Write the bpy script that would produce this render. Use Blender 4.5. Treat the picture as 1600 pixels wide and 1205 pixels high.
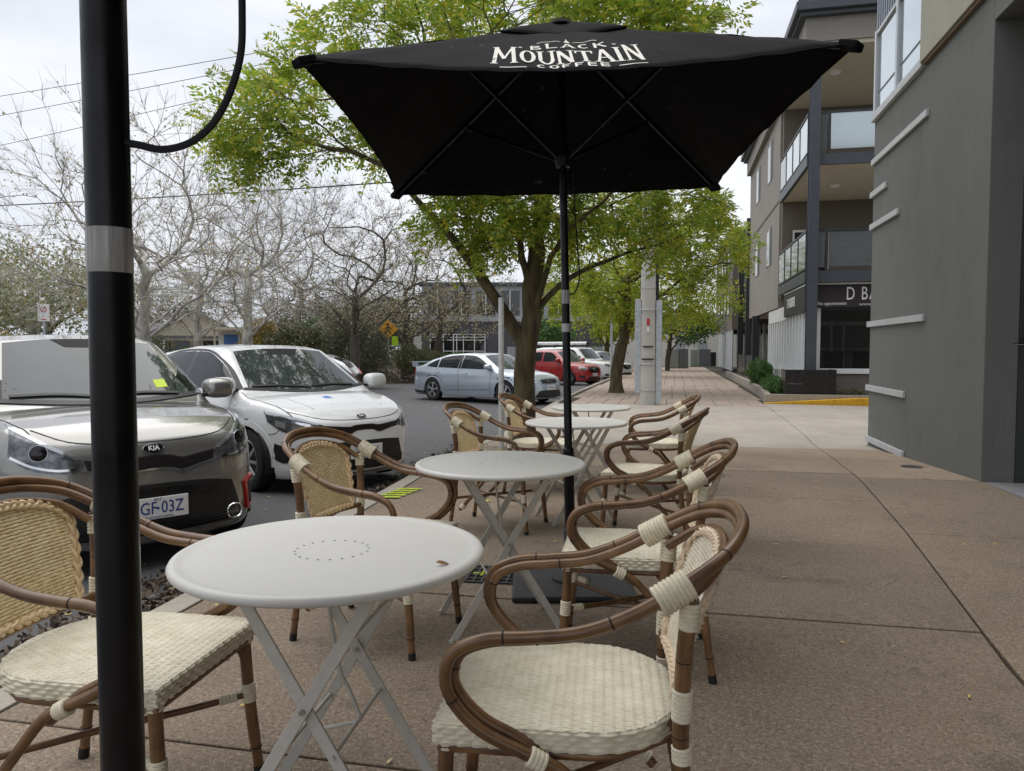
import bpy, math, random
import numpy as np
from mathutils import Vector, Matrix

R = math.radians
for o in list(bpy.data.objects):
    bpy.data.objects.remove(o, do_unlink=True)
scene = bpy.context.scene
col = scene.collection
random.seed(11)
rng = np.random.default_rng(11)

# ------------------------------------------------------------------ camera
cam_d = bpy.data.cameras.new('camera')
cam = bpy.data.objects.new('camera', cam_d)
col.objects.link(cam)
cam_d.sensor_width = 36.0
cam_d.lens = 36.0 * 1170 / 1600
cam_d.clip_start = 0.05
cam_d.clip_end = 2000
cam.location = (0, 0, 1.245)
cam.rotation_euler = (R(90 - 2.8136), 0, R(12.0613))
scene.camera = cam

# ------------------------------------------------------------------ sky and sun (overcast)
SUN_EL, SUN_AZ = 76.0, -60.0      # azimuth measured from +Y towards +X
world = bpy.data.worlds.new('World')
scene.world = world
world.use_nodes = True
wn, wl = world.node_tree.nodes, world.node_tree.links
wn.clear()
w_out = wn.new('ShaderNodeOutputWorld')
w_bg = wn.new('ShaderNodeBackground')
w_bg.inputs['Strength'].default_value = 0.10
w_sky = wn.new('ShaderNodeTexSky')
w_sky.sky_type = 'NISHITA'
w_sky.sun_disc = False
w_sky.sun_elevation = R(SUN_EL)
w_sky.sun_rotation = R(SUN_AZ)
w_tc = wn.new('ShaderNodeTexCoord')
w_map = wn.new('ShaderNodeMapping')
w_map.inputs['Scale'].default_value = (1.0, 1.0, 2.6)
w_noise = wn.new('ShaderNodeTexNoise')
w_noise.inputs['Scale'].default_value = 1.7
w_noise.inputs['Detail'].default_value = 7
w_noise.inputs['Roughness'].default_value = 0.52
w_ramp = wn.new('ShaderNodeValToRGB')
w_ramp.color_ramp.elements[0].position = 0.36
w_ramp.color_ramp.elements[0].color = (3.35, 3.55, 4.05, 1)
w_ramp.color_ramp.elements[1].position = 0.62
w_ramp.color_ramp.elements[1].color = (5.6, 5.7, 5.9, 1)
w_mix = wn.new('ShaderNodeMixRGB')
w_mix.inputs['Fac'].default_value = 0.93          # cloud cover
wl.new(w_tc.outputs['Generated'], w_map.inputs['Vector'])
wl.new(w_map.outputs['Vector'], w_noise.inputs['Vector'])
wl.new(w_noise.outputs['Fac'], w_ramp.inputs['Fac'])
wl.new(w_sky.outputs['Color'], w_mix.inputs['Color1'])
wl.new(w_ramp.outputs['Color'], w_mix.inputs['Color2'])
wl.new(w_mix.outputs['Color'], w_bg.inputs['Color'])
wl.new(w_bg.outputs['Background'], w_out.inputs['Surface'])

sun_d = bpy.data.lights.new('sun', 'SUN')
sun_d.energy = 1.5
sun_d.angle = R(80)
sun_d.color = (1.0, 0.97, 0.93)
sun = bpy.data.objects.new('sun', sun_d)
col.objects.link(sun)
sd = Vector((math.sin(R(SUN_AZ)) * math.cos(R(SUN_EL)), math.cos(R(SUN_AZ)) * math.cos(R(SUN_EL)), math.sin(R(SUN_EL))))
sun.rotation_euler = (-sd).to_track_quat('-Z', 'Y').to_euler()
sun.location = sd * 30

vs = scene.view_settings
vs.view_transform = 'Standard'
vs.look = 'None'
vs.gamma = 1.0
vs.use_curve_mapping = False
vs.exposure = 0.88
scene.cycles.use_denoising = True
scene.cycles.max_bounces = 8
scene.cycles.transparent_max_bounces = 12
scene.cycles.use_adaptive_sampling = True

# ------------------------------------------------------------------ materials
def srgb(*c):
    return tuple(((v / 255) / 12.92 if v / 255 <= .04045 else ((v / 255 + .055) / 1.055) ** 2.4) for v in c)

MATS = {}
def mat(name, color, rough=.6, metal=0.0, var=0.0, vscale=8.0, bump=0.0, bscale=60.0, bdist=.004, coat=0.0, ior=None,
        stretch=None, color2=None, cscale=None, spec=None, rvar=0.0):
    """principled material with noise-driven colour variation and fine relief"""
    m = bpy.data.materials.new(name)
    m.use_nodes = True
    nt = m.node_tree
    b = nt.nodes['Principled BSDF']
    b.inputs['Base Color'].default_value = (*color, 1)
    b.inputs['Roughness'].default_value = rough
    b.inputs['Metallic'].default_value = metal
    if coat:
        b.inputs['Coat Weight'].default_value = coat
        b.inputs['Coat Roughness'].default_value = .04
    if ior: b.inputs['IOR'].default_value = ior
    if spec is not None: b.inputs['Specular IOR Level'].default_value = spec
    vec = None
    if var or bump or color2 or rvar:
        tc = nt.nodes.new('ShaderNodeTexCoord')
        vec = tc.outputs['Object']
        if stretch:
            mp = nt.nodes.new('ShaderNodeMapping')
            mp.inputs['Scale'].default_value = stretch
            nt.links.new(vec, mp.inputs['Vector'])
            vec = mp.outputs['Vector']
    if var or color2:
        n = nt.nodes.new('ShaderNodeTexNoise')
        n.inputs['Scale'].default_value = cscale or vscale
        n.inputs['Detail'].default_value = 6
        n.inputs['Roughness'].default_value = .62
        nt.links.new(vec, n.inputs['Vector'])
        rp = nt.nodes.new('ShaderNodeValToRGB')
        rp.color_ramp.elements[0].position = .32
        rp.color_ramp.elements[1].position = .70
        c1 = tuple(max(0, c * (1 - var)) for c in color)
        c2 = color2 if color2 else tuple(min(1, c * (1 + var)) for c in color)
        rp.color_ramp.elements[0].color = (*c1, 1)
        rp.color_ramp.elements[1].color = (*c2, 1)
        nt.links.new(n.outputs['Fac'], rp.inputs['Fac'])
        nt.links.new(rp.outputs['Color'], b.inputs['Base Color'])
    if rvar:
        n3 = nt.nodes.new('ShaderNodeTexNoise')
        n3.inputs['Scale'].default_value = vscale * 1.7
        n3.inputs['Detail'].default_value = 5
        nt.links.new(vec, n3.inputs['Vector'])
        mr = nt.nodes.new('ShaderNodeMapRange')
        mr.inputs['From Min'].default_value = .3
        mr.inputs['From Max'].default_value = .7
        mr.inputs['To Min'].default_value = max(.02, rough - rvar)
        mr.inputs['To Max'].default_value = min(1, rough + rvar)
        nt.links.new(n3.outputs['Fac'], mr.inputs['Value'])
        nt.links.new(mr.outputs['Result'], b.inputs['Roughness'])
    if bump:
        n2 = nt.nodes.new('ShaderNodeTexNoise')
        n2.inputs['Scale'].default_value = bscale
        n2.inputs['Detail'].default_value = 4
        nt.links.new(vec, n2.inputs['Vector'])
        bp = nt.nodes.new('ShaderNodeBump')
        bp.inputs['Strength'].default_value = bump
        bp.inputs['Distance'].default_value = bdist
        nt.links.new(n2.outputs['Fac'], bp.inputs['Height'])
        nt.links.new(bp.outputs['Normal'], b.inputs['Normal'])
    MATS[name] = m
    return m

def layered(name, base, layers, rough=.85, bump=.5, bscale=200., bdist=.003, coord='Object'):
    """base colour overlaid with noise layers: (scale, detail, lo, hi, colour, amount, kind)"""
    m = bpy.data.materials.new(name)
    m.use_nodes = True
    nt = m.node_tree
    b = nt.nodes['Principled BSDF']
    b.inputs['Roughness'].default_value = rough
    tc = nt.nodes.new('ShaderNodeTexCoord')
    vec = tc.outputs[coord]
    cur = None
    for (sc_, det, lo, hi, c, amt, kind) in layers:
        if kind == 'v':
            n = nt.nodes.new('ShaderNodeTexVoronoi')
            n.inputs['Scale'].default_value = sc_
            src = n.outputs['Color']
            sep = nt.nodes.new('ShaderNodeSeparateColor')
            nt.links.new(src, sep.inputs['Color'])
            src = sep.outputs['Red']
        else:
            n = nt.nodes.new('ShaderNodeTexNoise')
            n.inputs['Scale'].default_value = sc_
            n.inputs['Detail'].default_value = det
            n.inputs['Roughness'].default_value = .6
            src = n.outputs['Fac']
        if kind == 's':
            mp = nt.nodes.new('ShaderNodeMapping')
            mp.inputs['Scale'].default_value = (1, 1, .06)
            nt.links.new(vec, mp.inputs['Vector'])
            nt.links.new(mp.outputs['Vector'], n.inputs['Vector'])
        else:
            nt.links.new(vec, n.inputs['Vector'])
        mr = nt.nodes.new('ShaderNodeMapRange')
        mr.inputs['From Min'].default_value = lo
        mr.inputs['From Max'].default_value = hi
        mr.inputs['To Max'].default_value = amt
        nt.links.new(src, mr.inputs['Value'])
        mx = nt.nodes.new('ShaderNodeMixRGB')
        mx.inputs['Color1'].default_value = (*base, 1)
        mx.inputs['Color2'].default_value = (*c, 1)
        if cur: nt.links.new(cur, mx.inputs['Color1'])
        nt.links.new(mr.outputs['Result'], mx.inputs['Fac'])
        cur = mx.outputs['Color']
    nt.links.new(cur, b.inputs['Base Color'])
    if bump:
        n2 = nt.nodes.new('ShaderNodeTexNoise')
        n2.inputs['Scale'].default_value = bscale
        n2.inputs['Detail'].default_value = 3
        nt.links.new(vec, n2.inputs['Vector'])
        bp = nt.nodes.new('ShaderNodeBump')
        bp.inputs['Strength'].default_value = bump
        bp.inputs['Distance'].default_value = bdist
        nt.links.new(n2.outputs['Fac'], bp.inputs['Height'])
        nt.links.new(bp.outputs['Normal'], b.inputs['Normal'])
    MATS[name] = m
    return m

def leaf_mat(name, c1, c2, c3, trans=.35, rough=.5):
    """leaves: random colour per leaf island, light shining through"""
    m = bpy.data.materials.new(name)
    m.use_nodes = True
    nt = m.node_tree
    b = nt.nodes['Principled BSDF']
    b.inputs['Roughness'].default_value = rough
    g = nt.nodes.new('ShaderNodeNewGeometry')
    rp = nt.nodes.new('ShaderNodeValToRGB')
    e = rp.color_ramp.elements
    e[0].position = 0; e[0].color = (*c1, 1)
    e[1].position = 1; e[1].color = (*c3, 1)
    k = e.new(.62); k.color = (*c2, 1)
    nt.links.new(g.outputs['Random Per Island'], rp.inputs['Fac'])
    nt.links.new(rp.outputs['Color'], b.inputs['Base Color'])
    t = nt.nodes.new('ShaderNodeBsdfTranslucent')
    nt.links.new(rp.outputs['Color'], t.inputs['Color'])
    mx = nt.nodes.new('ShaderNodeMixShader')
    mx.inputs['Fac'].default_value = trans
    nt.links.new(b.outputs['BSDF'], mx.inputs[1])
    nt.links.new(t.outputs['BSDF'], mx.inputs[2])
    nt.links.new(mx.outputs['Shader'], nt.nodes['Material Output'].inputs['Surface'])
    MATS[name] = m
    return m

# ------------------------------------------------------------------ mesh helpers
def catmull(pts, n=8, closed=False):
    P = [np.array(p, float) for p in pts]
    out = []
    N = len(P)
    rngi = range(N) if closed else range(N - 1)
    for i in rngi:
        if closed:
            p0, p1, p2, p3 = P[(i - 1) % N], P[i], P[(i + 1) % N], P[(i + 2) % N]
        else:
            p1, p2 = P[i], P[i + 1]
            p0 = P[i - 1] if i > 0 else 2 * p1 - p2
            p3 = P[i + 2] if i + 2 < N else 2 * p2 - p1
        for k in range(n):
            t = k / n
            out.append(.5 * (2 * p1 + (p2 - p0) * t + (2 * p0 - 5 * p1 + 4 * p2 - p3) * t * t + (3 * p1 - p0 - 3 * p2 + p3) * t ** 3))
    if not closed: out.append(P[-1])
    return out

class MB:
    def __init__(s):
        s.v = []; s.f = []; s.uv = {}
    def add(s, verts, faces):
        n = len(s.v)
        s.v.extend([tuple(map(float, p)) for p in verts])
        s.f.extend([tuple(i + n for i in q) for q in faces])
        return n
    def box(s, x0, x1, y0, y1, z0, z1):
        s.add([(x0, y0, z0), (x1, y0, z0), (x1, y1, z0), (x0, y1, z0), (x0, y0, z1), (x1, y0, z1), (x1, y1, z1), (x0, y1, z1)],
              [(0, 3, 2, 1), (4, 5, 6, 7), (0, 1, 5, 4), (1, 2, 6, 5), (2, 3, 7, 6), (3, 0, 4, 7)])
        return s
    def bar(s, p, q, w, h, up=(0, 0, 1)):
        """flat bar from p to q, width w (sideways) and height h (along up)"""
        p, q = Vector(p), Vector(q)
        d = (q - p).normalized()
        sd_ = d.cross(Vector(up))
        if sd_.length < 1e-4: sd_ = d.cross(Vector((1, 0, 0)))
        sd_.normalize()
        u = sd_.cross(d).normalized()
        vs_ = []
        for c in (p, q):
            for a, b in ((-1, -1), (1, -1), (1, 1), (-1, 1)):
                vs_.append(c + sd_ * (a * w / 2) + u * (b * h / 2))
        s.add(vs_, [(0, 1, 2, 3), (7, 6, 5, 4), (0, 4, 5, 1), (1, 5, 6, 2), (2, 6, 7, 3), (3, 7, 4, 0)])
        return s
    def tube(s, pts, r, n=8, caps=True, closed=False):
        P = [Vector(p) for p in pts]
        N = len(P)
        rr = r if hasattr(r, '__len__') else [r] * N
        t0 = (P[1] - P[0]).normalized()
        nrm = t0.orthogonal().normalized()
        base = len(s.v)
        L = 0.0
        for i in range(N):
            if closed: t = (P[(i + 1) % N] - P[i - 1])
            elif i == 0: t = P[1] - P[0]
            elif i == N - 1: t = P[-1] - P[-2]
            else: t = P[i + 1] - P[i - 1]
            if t.length < 1e-9: t = t0
            t = t.normalized()
            nrm = nrm - t * nrm.dot(t)
            if nrm.length < 1e-6: nrm = t.orthogonal()
            nrm.normalize()
            b = t.cross(nrm)
            if i: L += (P[i] - P[i - 1]).length
            for k in range(n):
                a = 2 * math.pi * k / n
                q = P[i] + (nrm * math.cos(a) + b * math.sin(a)) * rr[i]
                s.v.append((q.x, q.y, q.z))
                s.uv[len(s.v) - 1] = (k / n, L)
        M = N if closed else N - 1
        for i in range(M):
            j = (i + 1) % N
            for k in range(n):
                k2 = (k + 1) % n
                s.f.append((base + i * n + k, base + i * n + k2, base + j * n + k2, base + j * n + k))
        if caps and not closed:
            s.f.append(tuple(base + k for k in range(n))[::-1])
            s.f.append(tuple(base + (N - 1) * n + k for k in range(n)))
        return s
    def lathe(s, prof, n=24, o=(0, 0, 0), axis='z', caps=False):
        """profile (radius, height) spun about an axis"""
        base = len(s.v)
        for (r, h) in prof:
            for k in range(n):
                a = 2 * math.pi * k / n
                c, d = r * math.cos(a), r * math.sin(a)
                if axis == 'z': p = (c, d, h)
                elif axis == 'y': p = (c, h, -d)
                else: p = (h, c, d)
                s.v.append((p[0] + o[0], p[1] + o[1], p[2] + o[2]))
        for i in range(len(prof) - 1):
            for k in range(n):
                k2 = (k + 1) % n
                s.f.append((base + i * n + k, base + i * n + k2, base + (i + 1) * n + k2, base + (i + 1) * n + k))
        if caps:
            s.f.append(tuple(base + k for k in range(n))[::-1])
            s.f.append(tuple(base + (len(prof) - 1) * n + k for k in range(n)))
        return s
    def prism(s, poly, a0, a1, plane='xy'):
        """polygon extruded from a0 to a1 along the third axis"""
        N = len(poly)
        vs_ = []
        for a in (a0, a1):
            for (p, q) in poly:
                vs_.append((p, q, a) if plane == 'xy' else ((p, a, q) if plane == 'xz' else (a, p, q)))
        fs = [tuple(range(N))[::-1], tuple(range(N, 2 * N))]
        for i in range(N):
            j = (i + 1) % N
            fs.append((i, j, N + j, N + i))
        s.add(vs_, fs)
        return s
    def grid(s, fn, nu, nv, flip=False):
        base = len(s.v)
        for i in range(nu + 1):
            for j in range(nv + 1):
                s.v.append(tuple(map(float, fn(i / nu, j / nv))))
        for i in range(nu):
            for j in range(nv):
                a = base + i * (nv + 1) + j
                q = (a, a + nv + 1, a + nv + 2, a + 1)
                s.f.append(q[::-1] if flip else q)
        return s
    def mesh(s, name, m, smooth=True, angle=38):
        me = bpy.data.meshes.new(name)
        me.from_pydata(s.v, [], s.f)
        if m: me.materials.append(m)
        if s.uv:
            uvl = me.uv_layers.new(name='UVMap')
            li = np.zeros(len(me.loops), dtype=np.int32)
            me.loops.foreach_get('vertex_index', li)
            tab = np.zeros((len(s.v), 2), dtype=np.float32)
            for k, q in s.uv.items(): tab[k] = q
            uvl.data.foreach_set('uv', tab[li].ravel())
        fin(me, smooth, angle)
        return me
    def build(s, name, m, parent=None, smooth=True, angle=38, **kw):
        return link(name, s.mesh(name, m, smooth, angle), parent, **kw)

def fin(me, smooth=True, angle=38):
    if smooth:
        me.shade_smooth()
        me.set_sharp_from_angle(angle=R(angle))
    me.update()

def npmesh(name, V, Fq, m, smooth=True, angle=None):
    """numpy mesh: V (n,3), Fq (k,3 or 4)"""
    V = np.asarray(V, dtype=np.float32); Fq = np.asarray(Fq, dtype=np.int32)
    me = bpy.data.meshes.new(name)
    k, c = Fq.shape
    me.vertices.add(len(V)); me.vertices.foreach_set('co', V.ravel())
    me.loops.add(k * c); me.loops.foreach_set('vertex_index', Fq.ravel())
    me.polygons.add(k)
    me.polygons.foreach_set('loop_start', np.arange(0, k * c, c, dtype=np.int32))
    me.update(calc_edges=True)
    if m: me.materials.append(m)
    if smooth:
        me.shade_smooth()
        if angle: me.set_sharp_from_angle(angle=R(angle))
    me.update()
    return me

def tag(o, label=None, cat=None, group=None, kind=None):
    if label: o['label'] = label
    if cat: o['category'] = cat
    if group: o['group'] = group
    if kind: o['kind'] = kind
    return o

def link(name, me, parent=None, loc=None, rot=None, label=None, cat=None, group=None, kind=None, bevel=0):
    o = bpy.data.objects.new(name, me)
    col.objects.link(o)
    if parent: o.parent = parent
    if loc is not None: o.location = loc
    if rot is not None: o.rotation_euler = rot
    if bevel:
        b = o.modifiers.new('bevel', 'BEVEL')
        b.width = bevel; b.segments = 2; b.limit_method = 'ANGLE'; b.angle_limit = R(40)
    return tag(o, label, cat, group, kind)

def thing(name, label, cat, loc=(0, 0, 0), rotz=0.0, group=None):
    o = bpy.data.objects.new(name, None)
    o.empty_display_size = .1
    col.objects.link(o)
    o.location = loc; o.rotation_euler = (0, 0, rotz)
    return tag(o, label, cat, group)

KIDS = {}
def copy_tree(o, parent=None):
    c = o.copy(); col.objects.link(c); c.parent = parent
    for ch in o.children:
        copy_tree(ch, c)
    return c

def box(name, b, m, parent=None, bevel=0, **kw):
    return MB().box(*b).build(name, m, parent, smooth=False, bevel=bevel, **kw)

def text_mesh(txt, size=1.0, ext=.0, align='CENTER', spacing=1.0, offset=0.0):
    """letters as plain geometry (verts, faces) in the XY plane"""
    cu = bpy.data.curves.new('txt', 'FONT')
    cu.body = txt; cu.size = size; cu.extrude = ext; cu.offset = offset
    cu.align_x = align; cu.align_y = 'CENTER'; cu.space_character = spacing
    cu.resolution_u = 3
    o = bpy.data.objects.new('txt', cu)
    col.objects.link(o)
    dg = bpy.context.evaluated_depsgraph_get()
    me = o.evaluated_get(dg).to_mesh()
    V = [tuple(v.co) for v in me.vertices]
    Fc = [tuple(p.vertices) for p in me.polygons]
    o.evaluated_get(dg).to_mesh_clear()
    bpy.data.objects.remove(o); bpy.data.curves.remove(cu)
    return V, Fc

# ------------------------------------------------------------------ ground levels
def zf(y):   # footpath surface along the street
    return float(np.interp(y, [-8, 3, 5.6, 8.1, 10.6, 12.5, 16, 20, 60, 90], [0, 0, -.04, -.07, -.18, -.27, -.22, -.2, -.28, -.3]))
def zr(y):   # road surface
    return float(np.interp(y, [-8, 3, 7, 12, 20, 26, 36, 60, 90], [-.11, -.11, -.16, -.275, -.31, -.33, -.46, -.6, -.7]))
def kx(y):   # kerb line, outer edge
    return float(np.interp(y, [-8, 3, 6.7, 9, 12, 20, 26, 40, 90], [-2.2, -2.41, -2.6, -2.78, -2.95, -3.15, -3.2, -3.1, -3.0]))
def jx(y):   # long joint in the footpath
    return float(np.interp(y, [-8, 3.1, 5.65, 8.0, 11, 13.5, 18.7, 19.6], [.8, 1.29, 1.62, 1.86, 2.1, 2.26, 2.33, 2.36]))
# ------------------------------------------------------------------ shared materials
M = MATS
for k_, (nm_, f_) in enumerate((('footpath_concrete', 1.0), ('footpath_concrete_tone_lit', 1.13), ('footpath_concrete_lit', 1.55))):  # lighter copies: slab tone, plus daylight beyond canopy and overhang painted in
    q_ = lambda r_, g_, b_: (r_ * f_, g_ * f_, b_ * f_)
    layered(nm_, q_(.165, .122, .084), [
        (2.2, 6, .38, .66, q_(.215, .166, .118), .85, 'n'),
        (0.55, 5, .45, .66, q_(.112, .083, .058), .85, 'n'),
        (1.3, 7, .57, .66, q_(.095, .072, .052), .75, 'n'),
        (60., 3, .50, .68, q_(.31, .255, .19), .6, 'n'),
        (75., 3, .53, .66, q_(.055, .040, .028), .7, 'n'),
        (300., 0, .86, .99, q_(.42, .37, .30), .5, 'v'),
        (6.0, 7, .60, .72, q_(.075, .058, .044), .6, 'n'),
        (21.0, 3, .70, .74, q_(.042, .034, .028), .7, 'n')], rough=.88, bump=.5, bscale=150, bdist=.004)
layered('kerb_concrete', (.33, .30, .255), [
    (5.0, 5, .35, .70, (.24, .21, .175), .8, 'n'),
    (40., 4, .55, .75, (.15, .13, .11), .6, 'n'),
    (150., 2, .5, .75, (.45, .42, .36), .4, 'n')], rough=.9, bump=.5, bscale=120, bdist=.003)
layered('driveway_concrete', (.37, .33, .28), [
    (1.2, 5, .35, .70, (.27, .24, .205), .9, 'n'),
    (14., 5, .52, .75, (.20, .175, .15), .5, 'n'),
    (120., 2, .5, .8, (.45, .42, .37), .4, 'n')], rough=.9, bump=.35, bscale=120, bdist=.003)
layered('paver', (.34, .27, .215), [
    (2.2, 4, .3, .70, (.26, .205, .165), .9, 'n'),
    (22., 5, .5, .75, (.42, .35, .285), .6, 'n')], rough=.9, bump=.3, bscale=90, bdist=.003)
layered('joint_dirt', (.035, .028, .02), [(40., 4, .4, .7, (.075, .065, .04), .8, 'n')], rough=1, bump=.5, bscale=150)
layered('asphalt', (.060, .060, .064), [
    (.35, 4, .35, .7, (.085, .084, .086), .9, 'n'),
    (3.5, 5, .5, .75, (.042, .042, .046), .7, 'n'),
    (110., 2, .5, .78, (.13, .13, .13), .8, 'n')], rough=.82, bump=.6, bscale=140, bdist=.004)
layered('soil', (.055, .038, .026), [(18., 5, .4, .7, (.11, .075, .05), .8, 'n'), (120., 3, .5, .8, (.16, .11, .075), .5, 'n')], rough=1, bump=.8, bscale=60, bdist=.02)
layered('grass_ground', (.06, .075, .03), [(2., 5, .4, .7, (.10, .085, .045), .8, 'n')], rough=1, bump=.6, bscale=40, bdist=.02)
layered('render_grey', (.125, .130, .121), [
    (.45, 6, .42, .62, (.165, .166, .152), .7, 'n'),
    (2.6, 6, .55, .70, (.088, .092, .086), .6, 'n'),
    (1.1, 5, .35, .72, (.150, .154, .142), .8, 'n'),
    (7., 4, .50, .80, (.18, .178, .163), .38, 's'),
    (16., 4, .56, .80, (.088, .091, .085), .35, 's'),
    (90., 2, .5, .8, (.14, .14, .13), .35, 'n')], rough=.9, bump=.5, bscale=110, bdist=.004)
layered('render_cream', (.36, .345, .29), [(1.3, 5, .4, .75, (.29, .28, .235), .8, 'n'), (9., 4, .55, .8, (.22, .21, .17), .5, 's')], rough=.9, bump=.4, bscale=110, bdist=.003)
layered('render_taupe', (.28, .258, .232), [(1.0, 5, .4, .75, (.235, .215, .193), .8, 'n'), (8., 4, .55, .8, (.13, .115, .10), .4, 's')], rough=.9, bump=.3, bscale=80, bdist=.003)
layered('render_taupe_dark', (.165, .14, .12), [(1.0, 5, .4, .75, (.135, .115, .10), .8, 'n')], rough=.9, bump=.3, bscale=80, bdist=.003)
mat('wall_dark_grey', (.040, .043, .041), .85, var=.15, vscale=3, bump=.3, bscale=120)
mat('steel_blue_grey', (.060, .068, .083), .5, var=.12, vscale=4, bump=.1, bscale=30)
mat('steel_dark', (.030, .032, .036), .5, var=.12, vscale=4)
mat('trim_pale', (.47, .48, .49), .55, var=.08, vscale=6)
mat('frame_white', (.72, .73, .74), .45, var=.05, vscale=5)
mat('frame_silver', (.50, .52, .54), .4, metal=.2, var=.06)
mat('soffit_plaster', (.56, .51, .43), .9, var=.06, vscale=2)
mat('soffit_brown', (.16, .11, .075), .8, var=.12, vscale=3)
mat('mirror_glass', (.50, .56, .60), .05, metal=.9, var=.03, vscale=.6)
mat('pale_glass', (.50, .57, .60), .12, metal=.45, var=.05, vscale=.8)
mat('green_glass', (.045, .065, .055), .06, ior=2.0)
mat('dark_glass', (.012, .014, .015), .06, ior=1.7)
mat('cladding', (.20, .225, .26), .5, metal=.3, var=.06)
mat('sign_purple', (.030, .020, .028), .6, var=.08)
mat('sign_black', (.022, .022, .024), .55, var=.08)
mat('white_paint', (.80, .80, .79), .5)
mat('yellow_paint', (.62, .33, .012), .7, var=.2, vscale=9, color2=(.70, .40, .02), bump=.4, bscale=70)
mat('granite_black', (.020, .018, .018), .25, var=.4, vscale=14)
mat('shade_cloth', (.115, .12, .125), .95, var=.12, vscale=3, bump=.4, bscale=90, stretch=(1, 1, 6))
mat('tile_grey', (.22, .22, .23), .6, var=.08, vscale=2)
mat('poster_green', (.015, .16, .10), .5)
mat('rubber_seat', (.03, .03, .035), .5)
mat('wall_white_dim', (.20, .19, .18), .9, var=.1)
mat('poster_blue', (.34, .46, .56), .5)

# ------------------------------------------------------------------ ground, road
gm = MB()
gm.add([(-600, -300, -.95), (600, -300, -.95), (600, 900, -.95), (-600, 900, -.95)], [(0, 1, 2, 3)])
gm.build('ground', M['grass_ground'], smooth=False, kind='structure')

ys = [-8, -4, 0, 3, 5, 7, 9.5, 12, 16, 20, 23, 26, 31, 36, 48, 60, 75, 90]
rd = MB()
V = []; Fq = []
for y in ys:
    V += [(-75, y, zr(y)), (-20, y, zr(y)), (-9, y, zr(y)), (kx(y) + .10, y, zr(y))]
for i in range(len(ys) - 1):
    for j in range(3):
        a = i * 4 + j
        Fq.append((a, a + 1, a + 5, a + 4))
rd.add(V, Fq)
rd.build('road', M['asphalt'], kind='structure')

# footpath: joint bed with the slabs cast on it
fp = MB()
ys = [-8, -3, 0, 3, 4.5, 5.6, 7, 8.1, 9.5, 10.6, 11.6, 12.5, 14, 16, 18, 20, 26, 34, 44, 60, 90]
V = []; Fq = []
for y in ys:
    V += [(kx(y), y, zf(y) - .028), (8.0, y, zf(y) - .028), (kx(y), y, zf(y) - .45), (8.0, y, zf(y) - .45)]
for i in range(len(ys) - 1):
    a = i * 4
    Fq += [(a, a + 1, a + 5, a + 4), (a, a + 4, a + 6, a + 2)]
fp.add(V, Fq)
footpath = fp.build('footpath', M['joint_dirt'], smooth=False, kind='structure')

def slab(name, xa, xb, y0, y1, m, parent, gap=.006, dz=0.0, n=4, th=.026, tilt=0.0):
    """a cast slab that follows the fall of the path"""
    mb = MB()
    y0 += gap; y1 -= gap
    V = []
    for i in range(n + 1):
        y = y0 + (y1 - y0) * i / n
        x0, x1 = xa(y) + gap, xb(y) - gap
        z = zf(y) + dz
        V += [(x0, y, z), (x1, y, z + tilt), (x0, y, z - th), (x1, y, z - th)]
    Fq = []
    for i in range(n):
        a = i * 4
        Fq += [(a, a + 1, a + 5, a + 4), (a + 1, a + 3, a + 7, a + 5), (a, a + 4, a + 6, a + 2)]
    Fq += [(0, 2, 3, 1), (n * 4, n * 4 + 1, n * 4 + 3, n * 4 + 2)]
    mb.add(V, Fq)
    return mb.build(name, m, parent, angle=25, bevel=.004)

kin = lambda y: kx(y) + .15
midj = lambda y: kx(y) + 1.16
yl = [-4.2, -2.6, -1.05, .5, 2.05, 3.62, 5.2, 6.85, 8.5, 10.1, 11.7]
for i in range(len(yl) - 1):
    slab('concrete_slab', kin, jx, yl[i], yl[i + 1], M[('footpath_concrete', 'footpath_concrete', 'footpath_concrete', 'footpath_concrete_tone_lit', 'footpath_concrete', 'footpath_concrete', 'footpath_concrete_tone_lit', 'footpath_concrete_tone_lit', 'footpath_concrete_lit', 'footpath_concrete_lit')[i]], footpath, dz=rng.uniform(-.002, .002))
yr_ = [-4.0, -1.2, 1.6, 2.95, 5.62, 8.2, 11.75]
for i in range(len(yr_) - 1):
    wx = (lambda y: 6.0) if yr_[i] < 5 else ((lambda y: 3.04 if y > 8.1 else 3.02))
    if yr_[i] < 5: wx = lambda y: 3.02
    slab('concrete_slab', jx, wx, yr_[i], yr_[i + 1], M[('footpath_concrete', 'footpath_concrete', 'footpath_concrete_tone_lit', 'footpath_concrete_tone_lit', 'footpath_concrete_tone_lit', 'footpath_concrete_lit')[i]], footpath, dz=.003 + rng.uniform(-.002, .002))
# crossing
wall_x = lambda y: 8.0
slab('driveway_slab', kin, jx, 11.7, 15.7, M['driveway_concrete'], footpath, dz=.001)
slab('driveway_slab', kin, jx, 15.7, 19.62, M['driveway_concrete'], footpath, dz=.0)
slab('driveway_slab', jx, wall_x, 11.75, 15.6, M['driveway_concrete'], footpath, dz=.002)
slab('driveway_slab', jx, wall_x, 15.6, 20.6, M['driveway_concrete'], footpath, dz=.001)
# tiled threshold of the recessed shop entrance
for i in range(5):
    for j in range(4):
        x0, y0 = 3.03 + j * .75, 4.4 + i * .75
        slab('floor_tile', (lambda y, a=x0: a), (lambda y, a=x0: a + .75), y0, y0 + .75, M['tile_grey'], footpath, gap=.003, dz=.004, n=1)

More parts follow.
